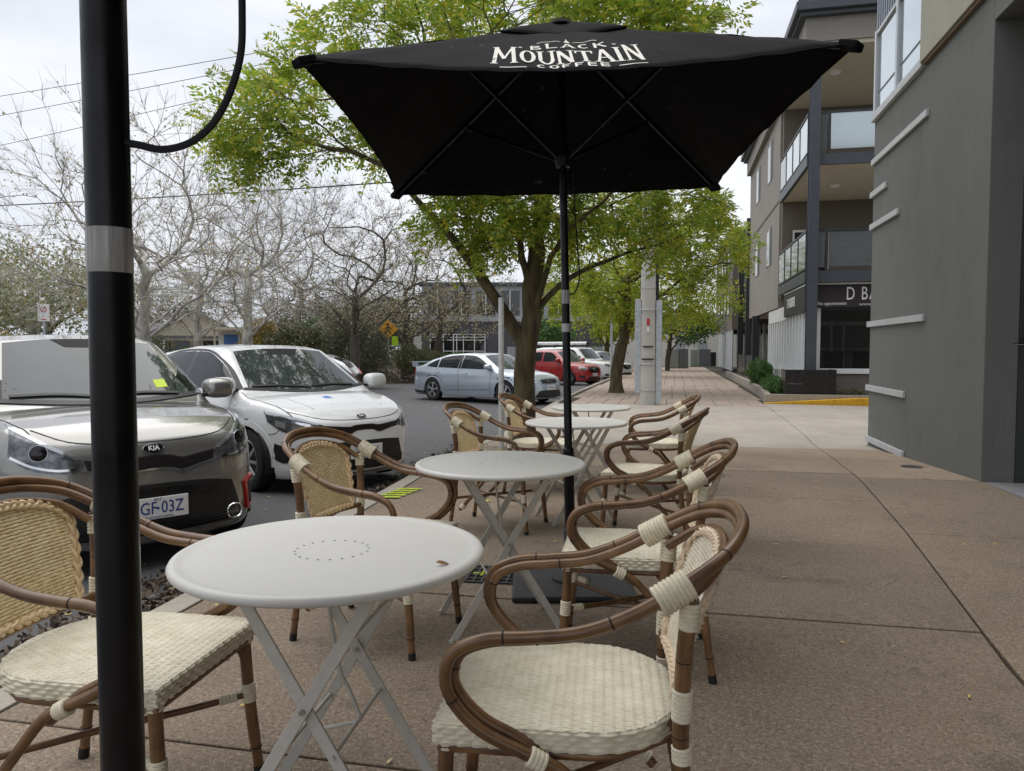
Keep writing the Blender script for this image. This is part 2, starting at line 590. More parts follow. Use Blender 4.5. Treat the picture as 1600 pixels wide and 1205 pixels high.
# kerb stones
kerb = MB().box(-2.35, -2.3, -8, -7.9, -.3, -.05).build('kerb', M['kerb_concrete'], smooth=False, kind='structure')
y = -7.5
while y < 60:
    L_ = 1.55 if y < 30 else 6.2
    slab('kerb_stone', kx, kin, y, y + L_, M['kerb_concrete'], kerb, gap=.004, dz=.004 if not 11.5 < y < 19.5 else -.01, th=.30, n=2)
    y += L_

# long pavers beyond the crossing
PW, PL = .415, .83
r = 0
y = 19.66
while y < 30.2:
    c = 0
    x = 2.36 if y < 22 else 2.5
    while x - PW > kin(y) + .02:
        x0 = x - PW
        slab('paver', (lambda q, a=x0: a), (lambda q, a=x0: a + PW), y, y + PL, M['paver'], footpath, gap=.007, dz=rng.uniform(-.004, .004), n=1)
        x = x0; c += 1
    y += PL; r += 1
far = MB()
while y < 62:
    x = 2.6
    while x - PW > kin(y) + .02:
        z = zf(y) + rng.uniform(-.004, .004)
        far.box(x - PW + .008, x - .008, y + .008, y + PL * 2 - .008, z - .02, z)
        x -= PW
    y += PL * 2
far.build('paver_field', M['paver'], footpath, smooth=False, kind='stuff')

# drain grate set in the slab beside the second table, spray-painted marks around it
dg_ = thing('drain_grate', 'black metal drain grate set in the paving under the second table', 'drain', (-1.0, 3.98, zf(4.0) + .002), R(4))
box('pit', (-.19, .19, -.15, .15, -.012, .0035), M['joint_dirt'], dg_)
for i in range(9):
    xx = -.18 + i * .045
    box('grate_bar', (xx - .006, xx + .006, -.15, .15, .004, .012), M['steel_dark'], dg_)
for i in range(6):
    yy = -.145 + i * .058
    box('cross_bar', (-.186, .186, yy - .005, yy + .005, .0045, .0125), M['steel_dark'], dg_)
mat('spray_yellow', (.42, .52, .04), .85, var=.7, vscale=45, color2=(.60, .72, .06))
box('paint_mark', (-.07, .04, -.006, .006, .0127, .0137), M['spray_yellow'], dg_)
box('paint_mark', (-.022, -.012, -.05, .05, .0138, .0145), M['spray_yellow'], dg_)
mk = MB()
for i in range(5):
    x0 = -2.50 + .012 * i
    y0 = 6.02 + i * .105
    mk.add([(x0 - .01, y0, zf(y0) + .0105), (x0 + .20, y0 + .02, zf(y0) + .0105), (x0 + .22, y0 + .085, zf(y0) + .0105), (x0 + .02, y0 + .07, zf(y0) + .0105)], [(0, 1, 2, 3)])
mk.build('spray_mark', M['spray_yellow'], smooth=False, label='patch of fluorescent yellow spray paint on the kerb edge', cat='paint mark')
mk = MB()
mk.add([(-1.62, 6.05, zf(6.05) + .006), (-1.50, 6.06, zf(6.05) + .006), (-1.49, 6.13, zf(6.1) + .006), (-1.60, 6.12, zf(6.1) + .006)], [(0, 1, 2, 3)])
mk.build('spray_mark', M['spray_yellow'], smooth=False, label='small dab of fluorescent yellow paint on the footpath slabs', cat='paint mark')

# ------------------------------------------------------------------ near building on the right
ca = thing('cafe_building', 'grey rendered corner building with pale horizontal bars and cream upper panel', 'building', (3.0, 8.17, 0))
def cab(name, b, m, bevel=0, parent=None, **kw):
    x0, x1, y0, y1, z0, z1 = b
    return box(name, (x0 - 3, x1 - 3, y0 - 8.17, y1 - 8.17, z0, z1), m, parent or ca, bevel, **kw)
cab('wall', (3.0, 3.3, 8.17, 12.55, -.45, 4.70), M['render_grey'], .008)
cab('wall', (3.303, 7.5, 8.17, 8.45, -.3, 4.39), M['wall_dark_grey'])
cab('wall', (3.303, 12, 12.25, 12.55, -.45, 8.6), M['render_grey'])
cab('beam', (3.0, 3.3, -6, 8.168, 4.40, 4.70), M['render_grey'], .006)
cab('soffit', (3.303, 7.5, -6, 8.168, 4.41, 4.5), M['soffit_brown'])
cab('upper_wall', (2.93, 3.25, -6, 10.2, 4.74, 8.6), M['render_cream'], .006)
cab('drip_edge', (2.955, 3.24, -6, 10.15, 4.702, 4.737), M['soffit_brown'])
cab('roof', (2.9, 12, -6, 12.6, 8.602, 8.8), M['steel_blue_grey'])
cab('shopfront', (6.2, 6.4, -6, 8.16, -.1, 4.405), M['dark_glass'])
cab('window_sill', (2.945, 3.2, 10.203, 12.57, 4.702, 4.79), M['trim_pale'], .004)
wn_ = cab('window', (3.02, 3.06, 10.22, 12.52, 4.80, 6.02), M['frame_silver'])
for (y0, y1) in ((10.24, 11.34), (11.40, 12.46)):
    cab('pane', (3.005, 3.018, y0 + .03, y1 - .02, 5.12, 5.98), M['mirror_glass'], parent=wn_)
    cab('pane', (3.005, 3.018, y0 + .03, y1 - .02, 4.84, 5.07), M['mirror_glass'], parent=wn_)
for (y0, y1) in ((10.21, 10.262), (11.33, 11.42), (12.45, 12.53)):
    cab('frame', (2.965, 3.03, y0, y1, 4.795, 6.05), M['frame_silver'], .004, parent=wn_)
for z0 in (4.793, 5.98):
    cab('frame', (2.972, 3.028, 10.264, 11.328, z0, z0 + .05), M['frame_silver'], .003, parent=wn_)
    cab('frame', (2.972, 3.028, 11.422, 12.448, z0, z0 + .05), M['frame_silver'], .003, parent=wn_)
cl = MB()
yy = 10.22
while yy < 12.5:
    cl.box(.0, .05, yy - 8.17, yy + .07 - 8.17, 6.06, 8.59)
    cl.box(.02, .05, yy + .07 - 8.17, yy + .12 - 8.17, 6.06, 8.59)
    yy += .12
cl.build('cladding', M['cladding'], ca, smooth=False)
for (y0, y1, z) in ((10.02, 12.58, 4.05), (11.76, 12.61, 3.56), (11.13, 12.60, 3.07), (9.98, 12.62, 1.58), (10.67, 12.61, .60), (10.65, 12.58, -.19)):
    cab('trim_bar', (2.962, 2.998, y0, y1, z, z + .085), M['trim_pale'], .004)
# edge of the shop entrance at the right
ps = thing('notice_board', 'poster with green foot in a dark frame on the charcoal return wall', 'poster', (3.30, 8.12, 1.35))
box('frame', (0, .55, 0, .045, 0, 1.15), M['steel_dark'], ps)
box('poster', (.03, .52, -.006, -.002, .25, 1.0), M['poster_blue'], ps)
box('poster', (.03, .52, -.006, -.002, .03, .245), M['poster_green'], ps)
mat('chrome', (.62, .63, .64), .12, metal=1.0)
dh = MB().tube([(3.22, 8.10, 1.29), (3.34, 8.10, 1.29)], .012, 8)
dh.build('bracket', M['chrome'], label='small metal bracket below the poster on the charcoal wall', cat='bracket')

# ------------------------------------------------------------------ apartment building across the driveway
ap = thing('apartment_building', 'three storey taupe apartment building with steel balconies above a barber shop', 'building', (3.55, 21.5, -.2))
OX, OY, OZ = 3.55, 21.5, -.2
def apb(name, b, m, bevel=0, parent=None, **kw):
    x0, x1, y0, y1, z0, z1 = b
    return box(name, (x0 - OX, x1 - OX, y0 - OY, y1 - OY, z0 - OZ, z1 - OZ), m, parent or ap, bevel, **kw)
# corner column with flanges
cl = MB()
for b in ((3.53, 3.79, 21.40, 21.43, -.2, 9.3), (3.53, 3.79, 21.63, 21.66, -.2, 9.3), (3.64, 3.68, 21.43, 21.63, -.2, 9.3)):
    cl.box(b[0] - OX, b[1] - OX, b[2] - OY, b[3] - OY, b[4] - OZ, b[5] - OZ)
cl.build('column', M['steel_blue_grey'], ap, smooth=False)
# shop front facing the driveway
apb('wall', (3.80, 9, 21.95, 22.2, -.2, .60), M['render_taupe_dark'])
m_ = bpy.data.materials.new('shop_glass'); m_.use_nodes = True; MATS['shop_glass'] = m_
nt_ = m_.node_tree
tr_ = nt_.nodes.new('ShaderNodeBsdfTransparent'); tr_.inputs['Color'].default_value = (.55, .58, .56, 1)
gl_ = nt_.nodes.new('ShaderNodeBsdfGlossy'); gl_.inputs['Roughness'].default_value = .03
fz_ = nt_.nodes.new('ShaderNodeFresnel'); fz_.inputs['IOR'].default_value = 1.6
mx_ = nt_.nodes.new('ShaderNodeMixShader')
nt_.links.new(fz_.outputs['Fac'], mx_.inputs['Fac']); nt_.links.new(tr_.outputs['BSDF'], mx_.inputs[1]); nt_.links.new(gl_.outputs['BSDF'], mx_.inputs[2])
nt_.links.new(mx_.outputs['Shader'], nt_.nodes['Material Output'].inputs['Surface'])
sw = apb('shop_window', (3.94, 9, 22.0, 22.03, .60, 2.36), M['shop_glass'])
apb('shop_floor', (3.75, 9, 22.21, 27.0, -.02, .02), M['tile_grey'])
apb('shop_back_wall', (3.75, 9, 25.8, 25.9, .02, 2.98), M['wall_white_dim'] if 'wall_white_dim' in MATS else mat('wall_white_dim', (.20, .19, .18), .9, var=.1))
for x in (4.25, 4.75, 5.1, 5.9):  # added white posts and crosspiece imitate mullion reflections in the shop glass
    apb('mullion_reflection', (x, x + .07, 24.6, 24.67, .02, 2.1), M['frame_white'])
apb('mullion_reflection', (4.25, 5.97, 24.59, 24.60, 1.95, 2.08), M['frame_white'])
apb('wall_shelf', (4.1, 6.2, 25.5, 25.79, 1.2, 1.26), M['frame_silver'])
for x in (4.5, 5.3):
    apb('barber_chair', (x, x + .5, 23.6, 24.1, .45, .60), M['rubber_seat'] if 'rubber_seat' in MATS else mat('rubber_seat', (.03, .03, .035), .5))
    apb('barber_chair', (x, x + .5, 24.0, 24.12, .62, 1.15), M['rubber_seat'])
    apb('barber_chair_stem', (x + .2, x + .3, 23.8, 23.9, .02, .449), M['chrome'])
apb('frame', (3.80, 3.97, 21.90, 21.998, .60, 2.36), M['frame_white'], .006, parent=sw)
apb('frame', (3.972, 9, 21.90, 21.998, .56, .70), M['frame_white'], .006, parent=sw)
apb('frame', (3.972, 9, 21.92, 21.998, 2.30, 2.36), M['steel_dark'], parent=sw)
apb('frame', (5.38, 5.44, 21.94, 21.998, .702, 2.298), M['frame_white'], parent=sw)
sg = apb('sign', (3.80, 9, 21.80, 21.89, 2.37, 2.985), M['sign_purple'])
apb('sign_edge', (3.80, 9, 21.79, 21.89, 2.988, 3.03), M['frame_white'])
def wall_text(txt, size, loc, rot, parent, m, name='lettering', **kw):
    V, Fc = text_mesh(txt, size, .006, 'LEFT', kw.get('spacing', 1.0), kw.get('offset', 0))
    mb = MB(); mb.add(V, Fc)
    o = mb.build(name, m, parent, smooth=False)
    sx = kw.get('sx', 1)
    o.location = loc; o.rotation_euler = rot; o.scale = (sx, 1, 1)
    return o
wall_text('D BARBER', .50, (4.58 - OX, 21.785 - OY, 2.72 - OZ), (R(90), 0, 0), sg, M['white_paint'], sx=.62, spacing=1.2)
wall_text('No appointment', .13, (3.86 - OX, 21.785 - OY, 2.47 - OZ), (R(90), 0, 0), sg, M['white_paint'], sx=.85)
wall_text('services', .09, (4.92 - OX, 21.785 - OY, 2.445 - OZ), (R(90), 0, 0), sg, M['white_paint'])
# white shopfront along the street
sf = apb('shopfront', (3.66, 3.69, 21.70, 30.0, .05, 2.30), M['pale_glass'])
apb('frame', (3.58, 3.70, 21.70, 30.0, .0, .10), M['frame_white'], parent=sf)
apb('frame', (3.585, 3.655, 21.70, 30.0, .52, .60), M['frame_white'], parent=sf)
apb('frame', (3.58, 3.70, 25.6, 30.0, 2.18, 2.62), M['frame_white'], parent=sf)
yy = 21.8
while yy < 30:
    apb('mullion', (3.575, 3.653, yy, yy + .13, .10, 2.30 if yy < 25.5 else 2.18), M['frame_white'], parent=sf)
    yy += .58
ss = apb('sign', (3.52, 3.60, 21.72, 25.6, 2.25, 2.96), M['sign_black'])
wall_text('D BARBER', .42, (3.512 - OX, 24.9 - OY, 2.62 - OZ), (R(90), 0, R(-90)), ss, M['white_paint'], sx=.8)
apb('sign_edge', (3.52, 3.60, 21.72, 25.6, 2.963, 3.0), M['trim_pale'])
# slabs, beams, ceilings
for (zb, zt) in ((3.04, 3.34), (6.17, 6.46)):
    apb('beam', (3.80, 9, 21.60, 21.70, zb, zt), M['steel_blue_grey'])
    apb('beam', (3.50, 3.60, 21.67, 27.0, zb, zt), M['steel_blue_grey'])
    apb('balcony_floor', (3.61, 9, 21.71, 27.0, zb + .03, zt - .02), M['soffit_plaster'])
apb('ceiling', (3.40, 9, 21.55, 27.0, 9.28, 9.38), M['soffit_plaster'])
apb('parapet', (3.38, 9, 21.50, 37.4, 9.383, 10.0), M['render_taupe'])
apb('eave', (3.22, 9, 21.32, 37.5, 10.003, 10.10), M['steel_blue_grey'])
apb('eave', (3.10, 9, 21.20, 37.6, 10.103, 10.34), M['steel_blue_grey'], .02)
apb('roof', (3.16, 9, 21.26, 37.5, 10.343, 10.42), M['steel_dark'])
for (x, y, z) in ((4.55, 23.6, 9.28), (4.75, 24.4, 6.19)):
    d = MB().lathe([(.0, -.09), (.10, -.08), (.15, -.04), (.16, 0)], 16, (x - OX, y - OY, z - OZ))
    d.build('ceiling_light', M['white_paint'], ap)
# walls behind the balconies
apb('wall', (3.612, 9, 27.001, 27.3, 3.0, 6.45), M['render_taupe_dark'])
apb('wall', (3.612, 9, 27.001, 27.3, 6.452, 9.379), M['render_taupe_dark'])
bw = apb('window', (3.98, 5.05, 26.95, 26.998, 3.9, 5.22), M['dark_glass'])
for b in ((3.94, 5.09, 26.90, 26.948, 5.16, 5.24), (3.94, 4.0, 26.90, 26.948, 3.9, 5.158), (5.03, 5.09, 26.90, 26.948, 3.9, 5.158), (4.34, 4.40, 26.90, 26.948, 3.9, 5.158)):
    apb('frame', b, M['frame_white'], parent=bw)
# balustrades
for (z0, kind) in ((3.34, 1), (6.46, 2)):
    bl = apb('balustrade', (3.79, 9, 21.60, 21.66, z0 + 1.06, z0 + 1.12), M['steel_dark'])
    apb('rail', (3.51, 3.57, 21.68, 26.99, z0 + 1.06, z0 + 1.12), M['steel_dark'], parent=bl)
    apb('rail', (3.51, 3.57, 21.68, 26.99, z0 + .05, z0 + .09), M['steel_dark'], parent=bl)
    for x in (4.0, 5.3, 6.6):
        apb('post', (x, x + .07, 21.60, 21.66, z0, z0 + 1.057), M['steel_dark'], parent=bl)
    for x in (4.09, 5.39):
        apb('panel', (x, x + 1.19, 21.62, 21.64, z0 + .12, z0 + 1.055), M['pale_glass'] if kind == 2 else M['shade_cloth'], parent=bl)
    apb('panel', (3.80, 3.985, 21.61, 21.63, z0 + .1, z0 + 1.055), M['shade_cloth'], parent=bl)
    for k in range(4):
        ya = 21.72 + k * 1.32
        apb('post', (3.515, 3.565, ya, ya + .05, z0 + .092, z0 + 1.057), M['steel_dark'], parent=bl)
        apb('panel', (3.53, 3.545, ya + .06, ya + 1.30, z0 + .10, z0 + 1.05), (M['pale_glass'] if k < 3 else M['green_glass']) if kind == 2 else M['green_glass'], parent=bl)
# street wall with windows
apb('wall', (3.55, 3.85, 27.302, 37.4, 2.66, 9.38), M['render_taupe'])
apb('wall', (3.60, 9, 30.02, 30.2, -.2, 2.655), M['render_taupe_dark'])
apb('soffit', (3.86, 9, 30.2, 37.4, 2.66, 2.70), M['soffit_plaster'])
for y0 in (29.2, 33.2):
    for (z0, z1) in ((4.35, 5.75), (7.5, 8.95)):
        w_ = apb('window', (3.542, 3.60, y0, y0 + 1.5, z0, z1), M['steel_dark'])
        apb('pane', (3.536, 3.541, y0 + .55, y0 + 1.42, z0 + .05, z1 - .05), M['dark_glass'], parent=w_)
        apb('frame', (3.50, 3.54, y0 + .42, y0 + .52, z0, z1), M['frame_white'], parent=w_)
apb('wall', (3.53, 3.549, 27.3, 37.4, 6.28, 6.36), M['render_taupe_dark'])
# arcade columns and screens
for y0 in (34.0, 37.2, 41.5):
    apb('column', (3.40, 3.68, y0, y0 + .28, -.2, 7.4 if y0 > 37 else 2.655), M['steel_dark'])
apb('shopfront', (4.8, 4.84, 30.2, 60, .0, 2.65), M['dark_glass'])
for k in range(10):
    apb('mullion', (4.72, 4.79, 31.5 + k * 2.6, 31.58 + k * 2.6, 0, 2.6), M['frame_white'])
for (y0, y1, h) in ((30.3, 33.6, .72), (34.4, 37.0, .95), (37.6, 41.2, .95)):
    apb('screen_wall', (3.42, 3.50, y0, y1, -.2, h), M['granite_black'])
# the farther wing
apb('wall', (4.0, 9, 37.6, 47, 2.75, 7.6), M['wall_dark_grey'])
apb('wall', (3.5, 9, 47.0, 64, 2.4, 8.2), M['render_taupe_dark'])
apb('eave', (3.3, 9, 47.0, 64.2, 8.203, 8.5), M['steel_dark'])
for (y0, z0) in ((38.6, 3.3), (38.6, 5.6), (43.0, 3.3), (43.0, 5.6)):
    w_ = apb('window', (3.95, 3.998, y0, y0 + 2.2, z0, z0 + 1.5), M['green_glass'])
    apb('frame', (3.92, 3.948, y0, y0 + 2.2, z0 + 1.42, z0 + 1.5), M['steel_dark'], parent=w_)
    apb('frame', (3.92, 3.948, y0, y0 + 2.2, z0 - .1, z0), M['frame_silver'], parent=w_)
for y0 in (49, 52, 55, 58):
    for z0 in (3.4, 5.9):
        apb('window', (3.45, 3.498, y0, y0 + 1.4, z0, z0 + 1.4), M['dark_glass'])
sf2 = apb('shopfront', (3.56, 3.6, 47.0, 60.0, -.1, 2.398), M['pale_glass'])
for k in range(9):
    apb('mullion', (3.48, 3.55, 47.1 + k * 1.5, 47.3 + k * 1.5, -.1, 2.39), M['frame_white'], parent=sf2)

# raised garden bed with its concrete edge and yellow kerb
bd = MB()
BE = [(2.42, 20.75), (2.62, 24), (2.80, 30), (2.85, 42)]
bed = [(p[0] + .14, p[1]) for p in BE] + [(3.5, 42), (3.5, 21.95), (9, 21.93), (9, 20.4)]
V = [(x, y, -.03) for x, y in bed]
bd.add(V, [tuple(range(len(V)))])
bd.build('garden_bed', M['soil'], smooth=False, kind='structure')
be = MB()
pth = [(x, y) for x, y in BE]
prev = None
for (x0, y0), (x1, y1) in zip(BE[:-1], BE[1:]):
    be.add([(x0, y0, -.3), (x1, y1, -.3), (x1, y1, .04), (x0, y0, .04), (x0 + .16, y0 + .02, -.3), (x1 + .16, y1, -.3), (x1 + .16, y1, .04), (x0 + .16, y0 + .02, .04)],
           [(0, 3, 2, 1), (3, 7, 6, 2), (4, 5, 6, 7)])
be.add([(2.42, 20.75, -.3), (9, 20.2, -.3), (9, 20.2, .05), (2.42, 20.75, .04), (2.58, 20.95, -.3), (9, 20.4, -.3), (9, 20.4, .05), (2.58, 20.95, .04)],
       [(0, 1, 2, 3), (3, 2, 6, 7), (4, 7, 6, 5)])
be.build('bed_edging', M['kerb_concrete'], smooth=False, label='pale concrete edging of the garden bed by the barber shop', cat='edging')
yk = MB()
yk.add([(2.36, 20.58, -.24), (9, 19.75, -.24), (9, 19.75, .01), (4.6, 20.28, -.02), (2.36, 20.58, -.185), (2.40, 20.742, -.24), (9, 20.19, -.24), (9, 20.19, .015), (4.6, 20.55, -.015), (2.40, 20.742, -.18)],
       [(0, 1, 2, 3, 4), (4, 3, 8, 9), (3, 2, 7, 8)])
yk.build('yellow_kerb', M['yellow_paint'], smooth=False, label='yellow painted kerb at the edge of the driveway', cat='kerb')
pl = thing('planter_box', 'black granite planter box in front of the barber shop corner', 'planter', (2.95, 21.0, -.03))
box('panel', (0, 1.28, 0, .04, 0, .34), M['granite_black'], pl, .004)
box('panel', (0, 1.28, 0, .04, .345, .72), M['granite_black'], pl, .004)
box('panel', (0, .04, .043, .80, 0, .72), M['granite_black'], pl, .004)
box('panel', (1.24, 1.28, .043, .80, 0, .72), M['granite_black'], pl, .004)
box('rim', (.042, 1.238, .043, .80, .60, .68), M['soil'], pl)
# ------------------------------------------------------------------ bistro chairs
def uv_streak(name, c1, c2, rough=.42, su=9.0, sv=5.0, coat=.15):
    """lacquered cane: colour streaks that run along each tube"""
    m = bpy.data.materials.new(name); m.use_nodes = True
    nt = m.node_tree; b = nt.nodes['Principled BSDF']
    b.inputs['Roughness'].default_value = rough
    b.inputs['Coat Weight'].default_value = coat
    b.inputs['Coat Roughness'].default_value = .25
    uv = nt.nodes.new('ShaderNodeUVMap')
    mp = nt.nodes.new('ShaderNodeMapping')
    mp.inputs['Scale'].default_value = (su, sv, 1)
    n = nt.nodes.new('ShaderNodeTexNoise')
    n.inputs['Scale'].default_value = 1.0; n.inputs['Detail'].default_value = 5
    tc = nt.nodes.new('ShaderNodeTexCoord')
    n2 = nt.nodes.new('ShaderNodeTexNoise')
    n2.inputs['Scale'].default_value = 14; n2.inputs['Detail'].default_value = 4
    ad = nt.nodes.new('ShaderNodeMath'); ad.operation = 'ADD'
    hf = nt.nodes.new('ShaderNodeMath'); hf.operation = 'MULTIPLY'; hf.inputs[1].default_value = .5
    rp = nt.nodes.new('ShaderNodeValToRGB')
    rp.color_ramp.elements[0].position = .36; rp.color_ramp.elements[0].color = (*c1, 1)
    rp.color_ramp.elements[1].position = .66; rp.color_ramp.elements[1].color = (*c2, 1)
    nt.links.new(uv.outputs['UV'], mp.inputs['Vector']); nt.links.new(mp.outputs['Vector'], n.inputs['Vector'])
    nt.links.new(tc.outputs['Object'], n2.inputs['Vector'])
    nt.links.new(n.outputs['Fac'], ad.inputs[0]); nt.links.new(n2.outputs['Fac'], ad.inputs[1])
    nt.links.new(ad.outputs[0], hf.inputs[0]); nt.links.new(hf.outputs[0], rp.inputs['Fac'])
    nt.links.new(rp.outputs['Color'], b.inputs['Base Color'])
    MATS[name] = m
    return m
uv_streak('cane_brown', (.075, .036, .015), (.26, .135, .055), .36, su=7, sv=3.2, coat=.2)
mat('cane_node', (.022, .011, .006), .6)
mat('binding_cream', (.72, .66, .50), .55, var=.12, vscale=60)
mat('weave_cream', (.74, .68, .50), .5, var=.12, vscale=25, color2=(.82, .77, .62))
mat('weave_tan', (.82, .63, .34), .5, var=.10, vscale=22, color2=(.90, .75, .48))
mat('weave_pale', (.70, .62, .46), .5, var=.15, vscale=22, color2=(.80, .73, .58))
mat('braid_tan', (.74, .54, .30), .55, var=.15, vscale=60, color2=(.84, .66, .42))
mat('braid_peach', (.72, .54, .37), .55, var=.15, vscale=60, color2=(.82, .67, .50))
mat('rubber_black', (.010, .010, .010), .7)

def weave_h(a, b, p=.0085, q=.0085, amp=.0016):
    """height of a twill weave at surface coordinates a, b (metres): weft rows along a, pits where strands dive"""
    i = np.floor(a / p).astype(int); j = np.floor(b / q).astype(int)
    fa = a / p - i; fb = b / q - j
    rb = 1 - np.abs(2 * fb - 1) ** 3.0; ra = 1 - np.abs(2 * fa - 1) ** 3.0
    k = (i + 2 * j) % 4
    up = np.sin((k + fa) / 2 * np.pi)          # > 0 while the weft floats on top
    hw = rb * amp * .7 + up * amp * .75
    hv = ra * amp * .55 - up * amp * .75 - amp * .1
    h = np.maximum(hw, hv)
    gap = np.minimum(1, np.maximum(0, np.abs(2 * fb - 1) - .62) / .22)
    dive = np.clip(1 - np.abs(((k + fa) - 2.0) / 1.15), 0, 1)
    return h - gap * dive * amp * 5.0

def woven_grid(name, fn, la, lb, mask, m, ra_=.0024, rb_=.0015, p=.0085, q=.0085, amp=.0016):
    """woven panel: fn(a,b)->(P, N) arrays, kept where mask(a,b)"""
    na, nb = int(la / ra_), int(lb / rb_)
    a = np.linspace(-la / 2, la / 2, na); b = np.linspace(-lb / 2, lb / 2, nb)
    A, B = np.meshgrid(a, b, indexing='ij')
    P, N = fn(A, B)
    H = weave_h(A + 5, B + 5, p, q, amp)
    Pt = P + N * H[..., None]
    keep = mask(A, B)
    idx = np.arange(na * nb).reshape(na, nb)
    f = np.stack([idx[:-1, :-1], idx[1:, :-1], idx[1:, 1:], idx[:-1, 1:]], -1)
    kq = keep[:-1, :-1] & keep[1:, :-1] & keep[1:, 1:] & keep[:-1, 1:]
    f = f[kq]
    used = np.unique(f)
    rm = -np.ones(na * nb, int); rm[used] = np.arange(len(used))
    return npmesh(name, Pt.reshape(-1, 3)[used], rm[f], m, smooth=True)

SEAT_Z = .455
def seat_half(x):
    """half width of the D-shaped seat at depth x (front +)"""
    x = np.asarray(x, float)
    hw = np.full_like(x, .232)
    back = x < -.02
    t = np.clip((-.02 - x) / .225, 0, 1)
    hw = np.where(back, .232 * np.sqrt(np.maximum(0, 1 - t ** 2.3)), hw)
    return hw
def seat_outline(n=26, inset=0.0):
    pts = [(.280 - inset, -.232 + inset), (.280 - inset, .232 - inset)]
    xs = [-.02 - .225 * math.sin(t * math.pi / 2) for t in np.linspace(0, 1, n)]
    up = [(x + (inset if x < -.1 else 0), float(seat_half(x)) - inset) for x in xs]
    up = [(x, max(y, 0)) for x, y in up]
    return pts + up + [(x, -y) for x, y in up[::-1][1:]]

CH = thing('bistro_chair', 'tmp', 'chair')
def seat_fn(A, B):
    dome = .006 * np.cos(A * 5) * np.cos(B * 5)
    P = np.stack([A + .0175, B, np.full_like(A, SEAT_Z) + dome], -1)
    N = np.zeros_like(P); N[..., 2] = 1
    return P, N
seat_me = woven_grid('seat', seat_fn, .528, .470, lambda A, B: np.abs(B) < seat_half(A + .0175) + .003, MATS['weave_cream'], p=.0110, q=.0105, amp=.0024)
ch_seat = link('seat', seat_me, CH)
# woven rim of the seat: stacked strands round the edge
rim = MB()
ol = seat_outline(22)
for lev in range(4):
    zz = SEAT_Z - .003 - lev * .0108
    pts = []
    N_ = len(ol)
    dens = []
    for i in range(N_):
        p, q = np.array(ol[i]), np.array(ol[(i + 1) % N_])
        d = np.linalg.norm(q - p); k = max(1, int(d / .011))
        for t in range(k): dens.append(p + (q - p) * t / k)
    for i, p in enumerate(dens):
        s_ = 1 + .0025 / .2 * math.sin(math.pi * (i / 1.5 + lev))
        pts.append((p[0] * s_, p[1] * s_, zz))
    rim.tube(pts, .0064, 5, closed=True)
rim.build('rim', MATS['weave_cream'], ch_seat)
box('seat_core', (-.22, .268, -.14, .14, SEAT_Z - .03, SEAT_Z - .006), MATS['cane_brown'], ch_seat)

TR = .0132
def mirror(pts): return [(p[0], -p[1], p[2]) for p in pts]
# one side of the hoop: foot of the brace, front curl, arm, up to the top of the back
side = [(-.205, .225, .145), (-.12, .235, .235), (.0, .25, .375), (.09, .262, .425), (.185, .272, .478), (.243, .278, .555), (.232, .282, .628),
        (.165, .285, .664), (.07, .286, .674), (-.03, .284, .688), (-.13, .280, .727), (-.225, .266, .782), (-.312, .222, .834), (-.362, .124, .866)]
hoop = side + [(-.375, 0, .877)] + mirror(side)[::-1]
def inward(p, dist):
    x, y, z = p
    if x > 0:
        v = np.array([.12 - x, .56 - z]); v /= np.linalg.norm(v) + 1e-6
        k = min(1, x / .08); v = v * k + np.array([.15, -1]) * (1 - k) if z > .56 else v
    else: v = np.array([.15, -1.])
    yd = -math.copysign(min(1, abs(y) / .16), y) if y else 0
    o_ = np.array([v[0] * .55, yd * .85 if abs(y) > .2 else yd * .5, v[1] * .55])
    o_ /= np.linalg.norm(o_)
    return (x + o_[0] * dist, y + o_[1] * dist, z + o_[2] * dist)
hoop2 = [inward(p, .0245) for p in hoop[2:-2]]
def nodes(path, ks, r, mb):
    for k in ks:
        i = min(len(path) - 2, int(k * (len(path) - 1)))
        p, q = Vector(path[i]), Vector(path[i + 1])
        d = (q - p).normalized()
        mb.tube([p - d * .0022, p - d * .001, p + d * .001, p + d * .0022], [r, r + .0011, r + .0011, r], 12)
hp = catmull(hoop, 7); hp2 = catmull(hoop2, 7)
mb = MB().tube(hp, TR, 12); fr = mb.build('arm_hoop', MATS['cane_brown'], CH)
nd = MB(); nodes(hp, (.17, .27, .345, .655, .73, .83, .43, .57), TR, nd); nd.build('cane_nodes', MATS['cane_node'], fr, kind='stuff')
mb = MB().tube(hp2, TR * .95, 12); fr2 = mb.build('inner_hoop', MATS['cane_brown'], CH)
nd = MB(); nodes(hp2, (.15, .26, .36, .64, .74, .85), TR * .95, nd); nd.build('cane_nodes', MATS['cane_node'], fr2, kind='stuff')
third = [(-.235, .214, .735), (-.297, .175, .785), (-.330, .09, .812), (-.338, 0, .820)]
third = third + mirror(third)[::-1][1:]
MB().tube(catmull(third, 6), .0120, 10).build('back_arch', MATS['cane_brown'], CH)
def wrap(p, q, r, turns, w=.0045):
    """a binding of flat cane wound round a tube from p to q"""
    mb = MB()
    p, q = Vector(p), Vector(q); d = (q - p).normalized()
    L_ = (q - p).length; n_ = max(2, int(L_ / (w * 1.9)))
    prof_p, prof_r = [], []
    for i in range(n_):
        c = p + (q - p) * ((i + .5) / n_)
        h = L_ / n_ / 2
        prof_p += [c - d * h * .98, c - d * h * .5, c + d * h * .5]; prof_r += [r, r + .0028, r + .0028]
    prof_p.append(q); prof_r.append(r)
    mb.tube(prof_p, prof_r, 12)
    mb.build('binding', MATS['binding_cream'], CH)
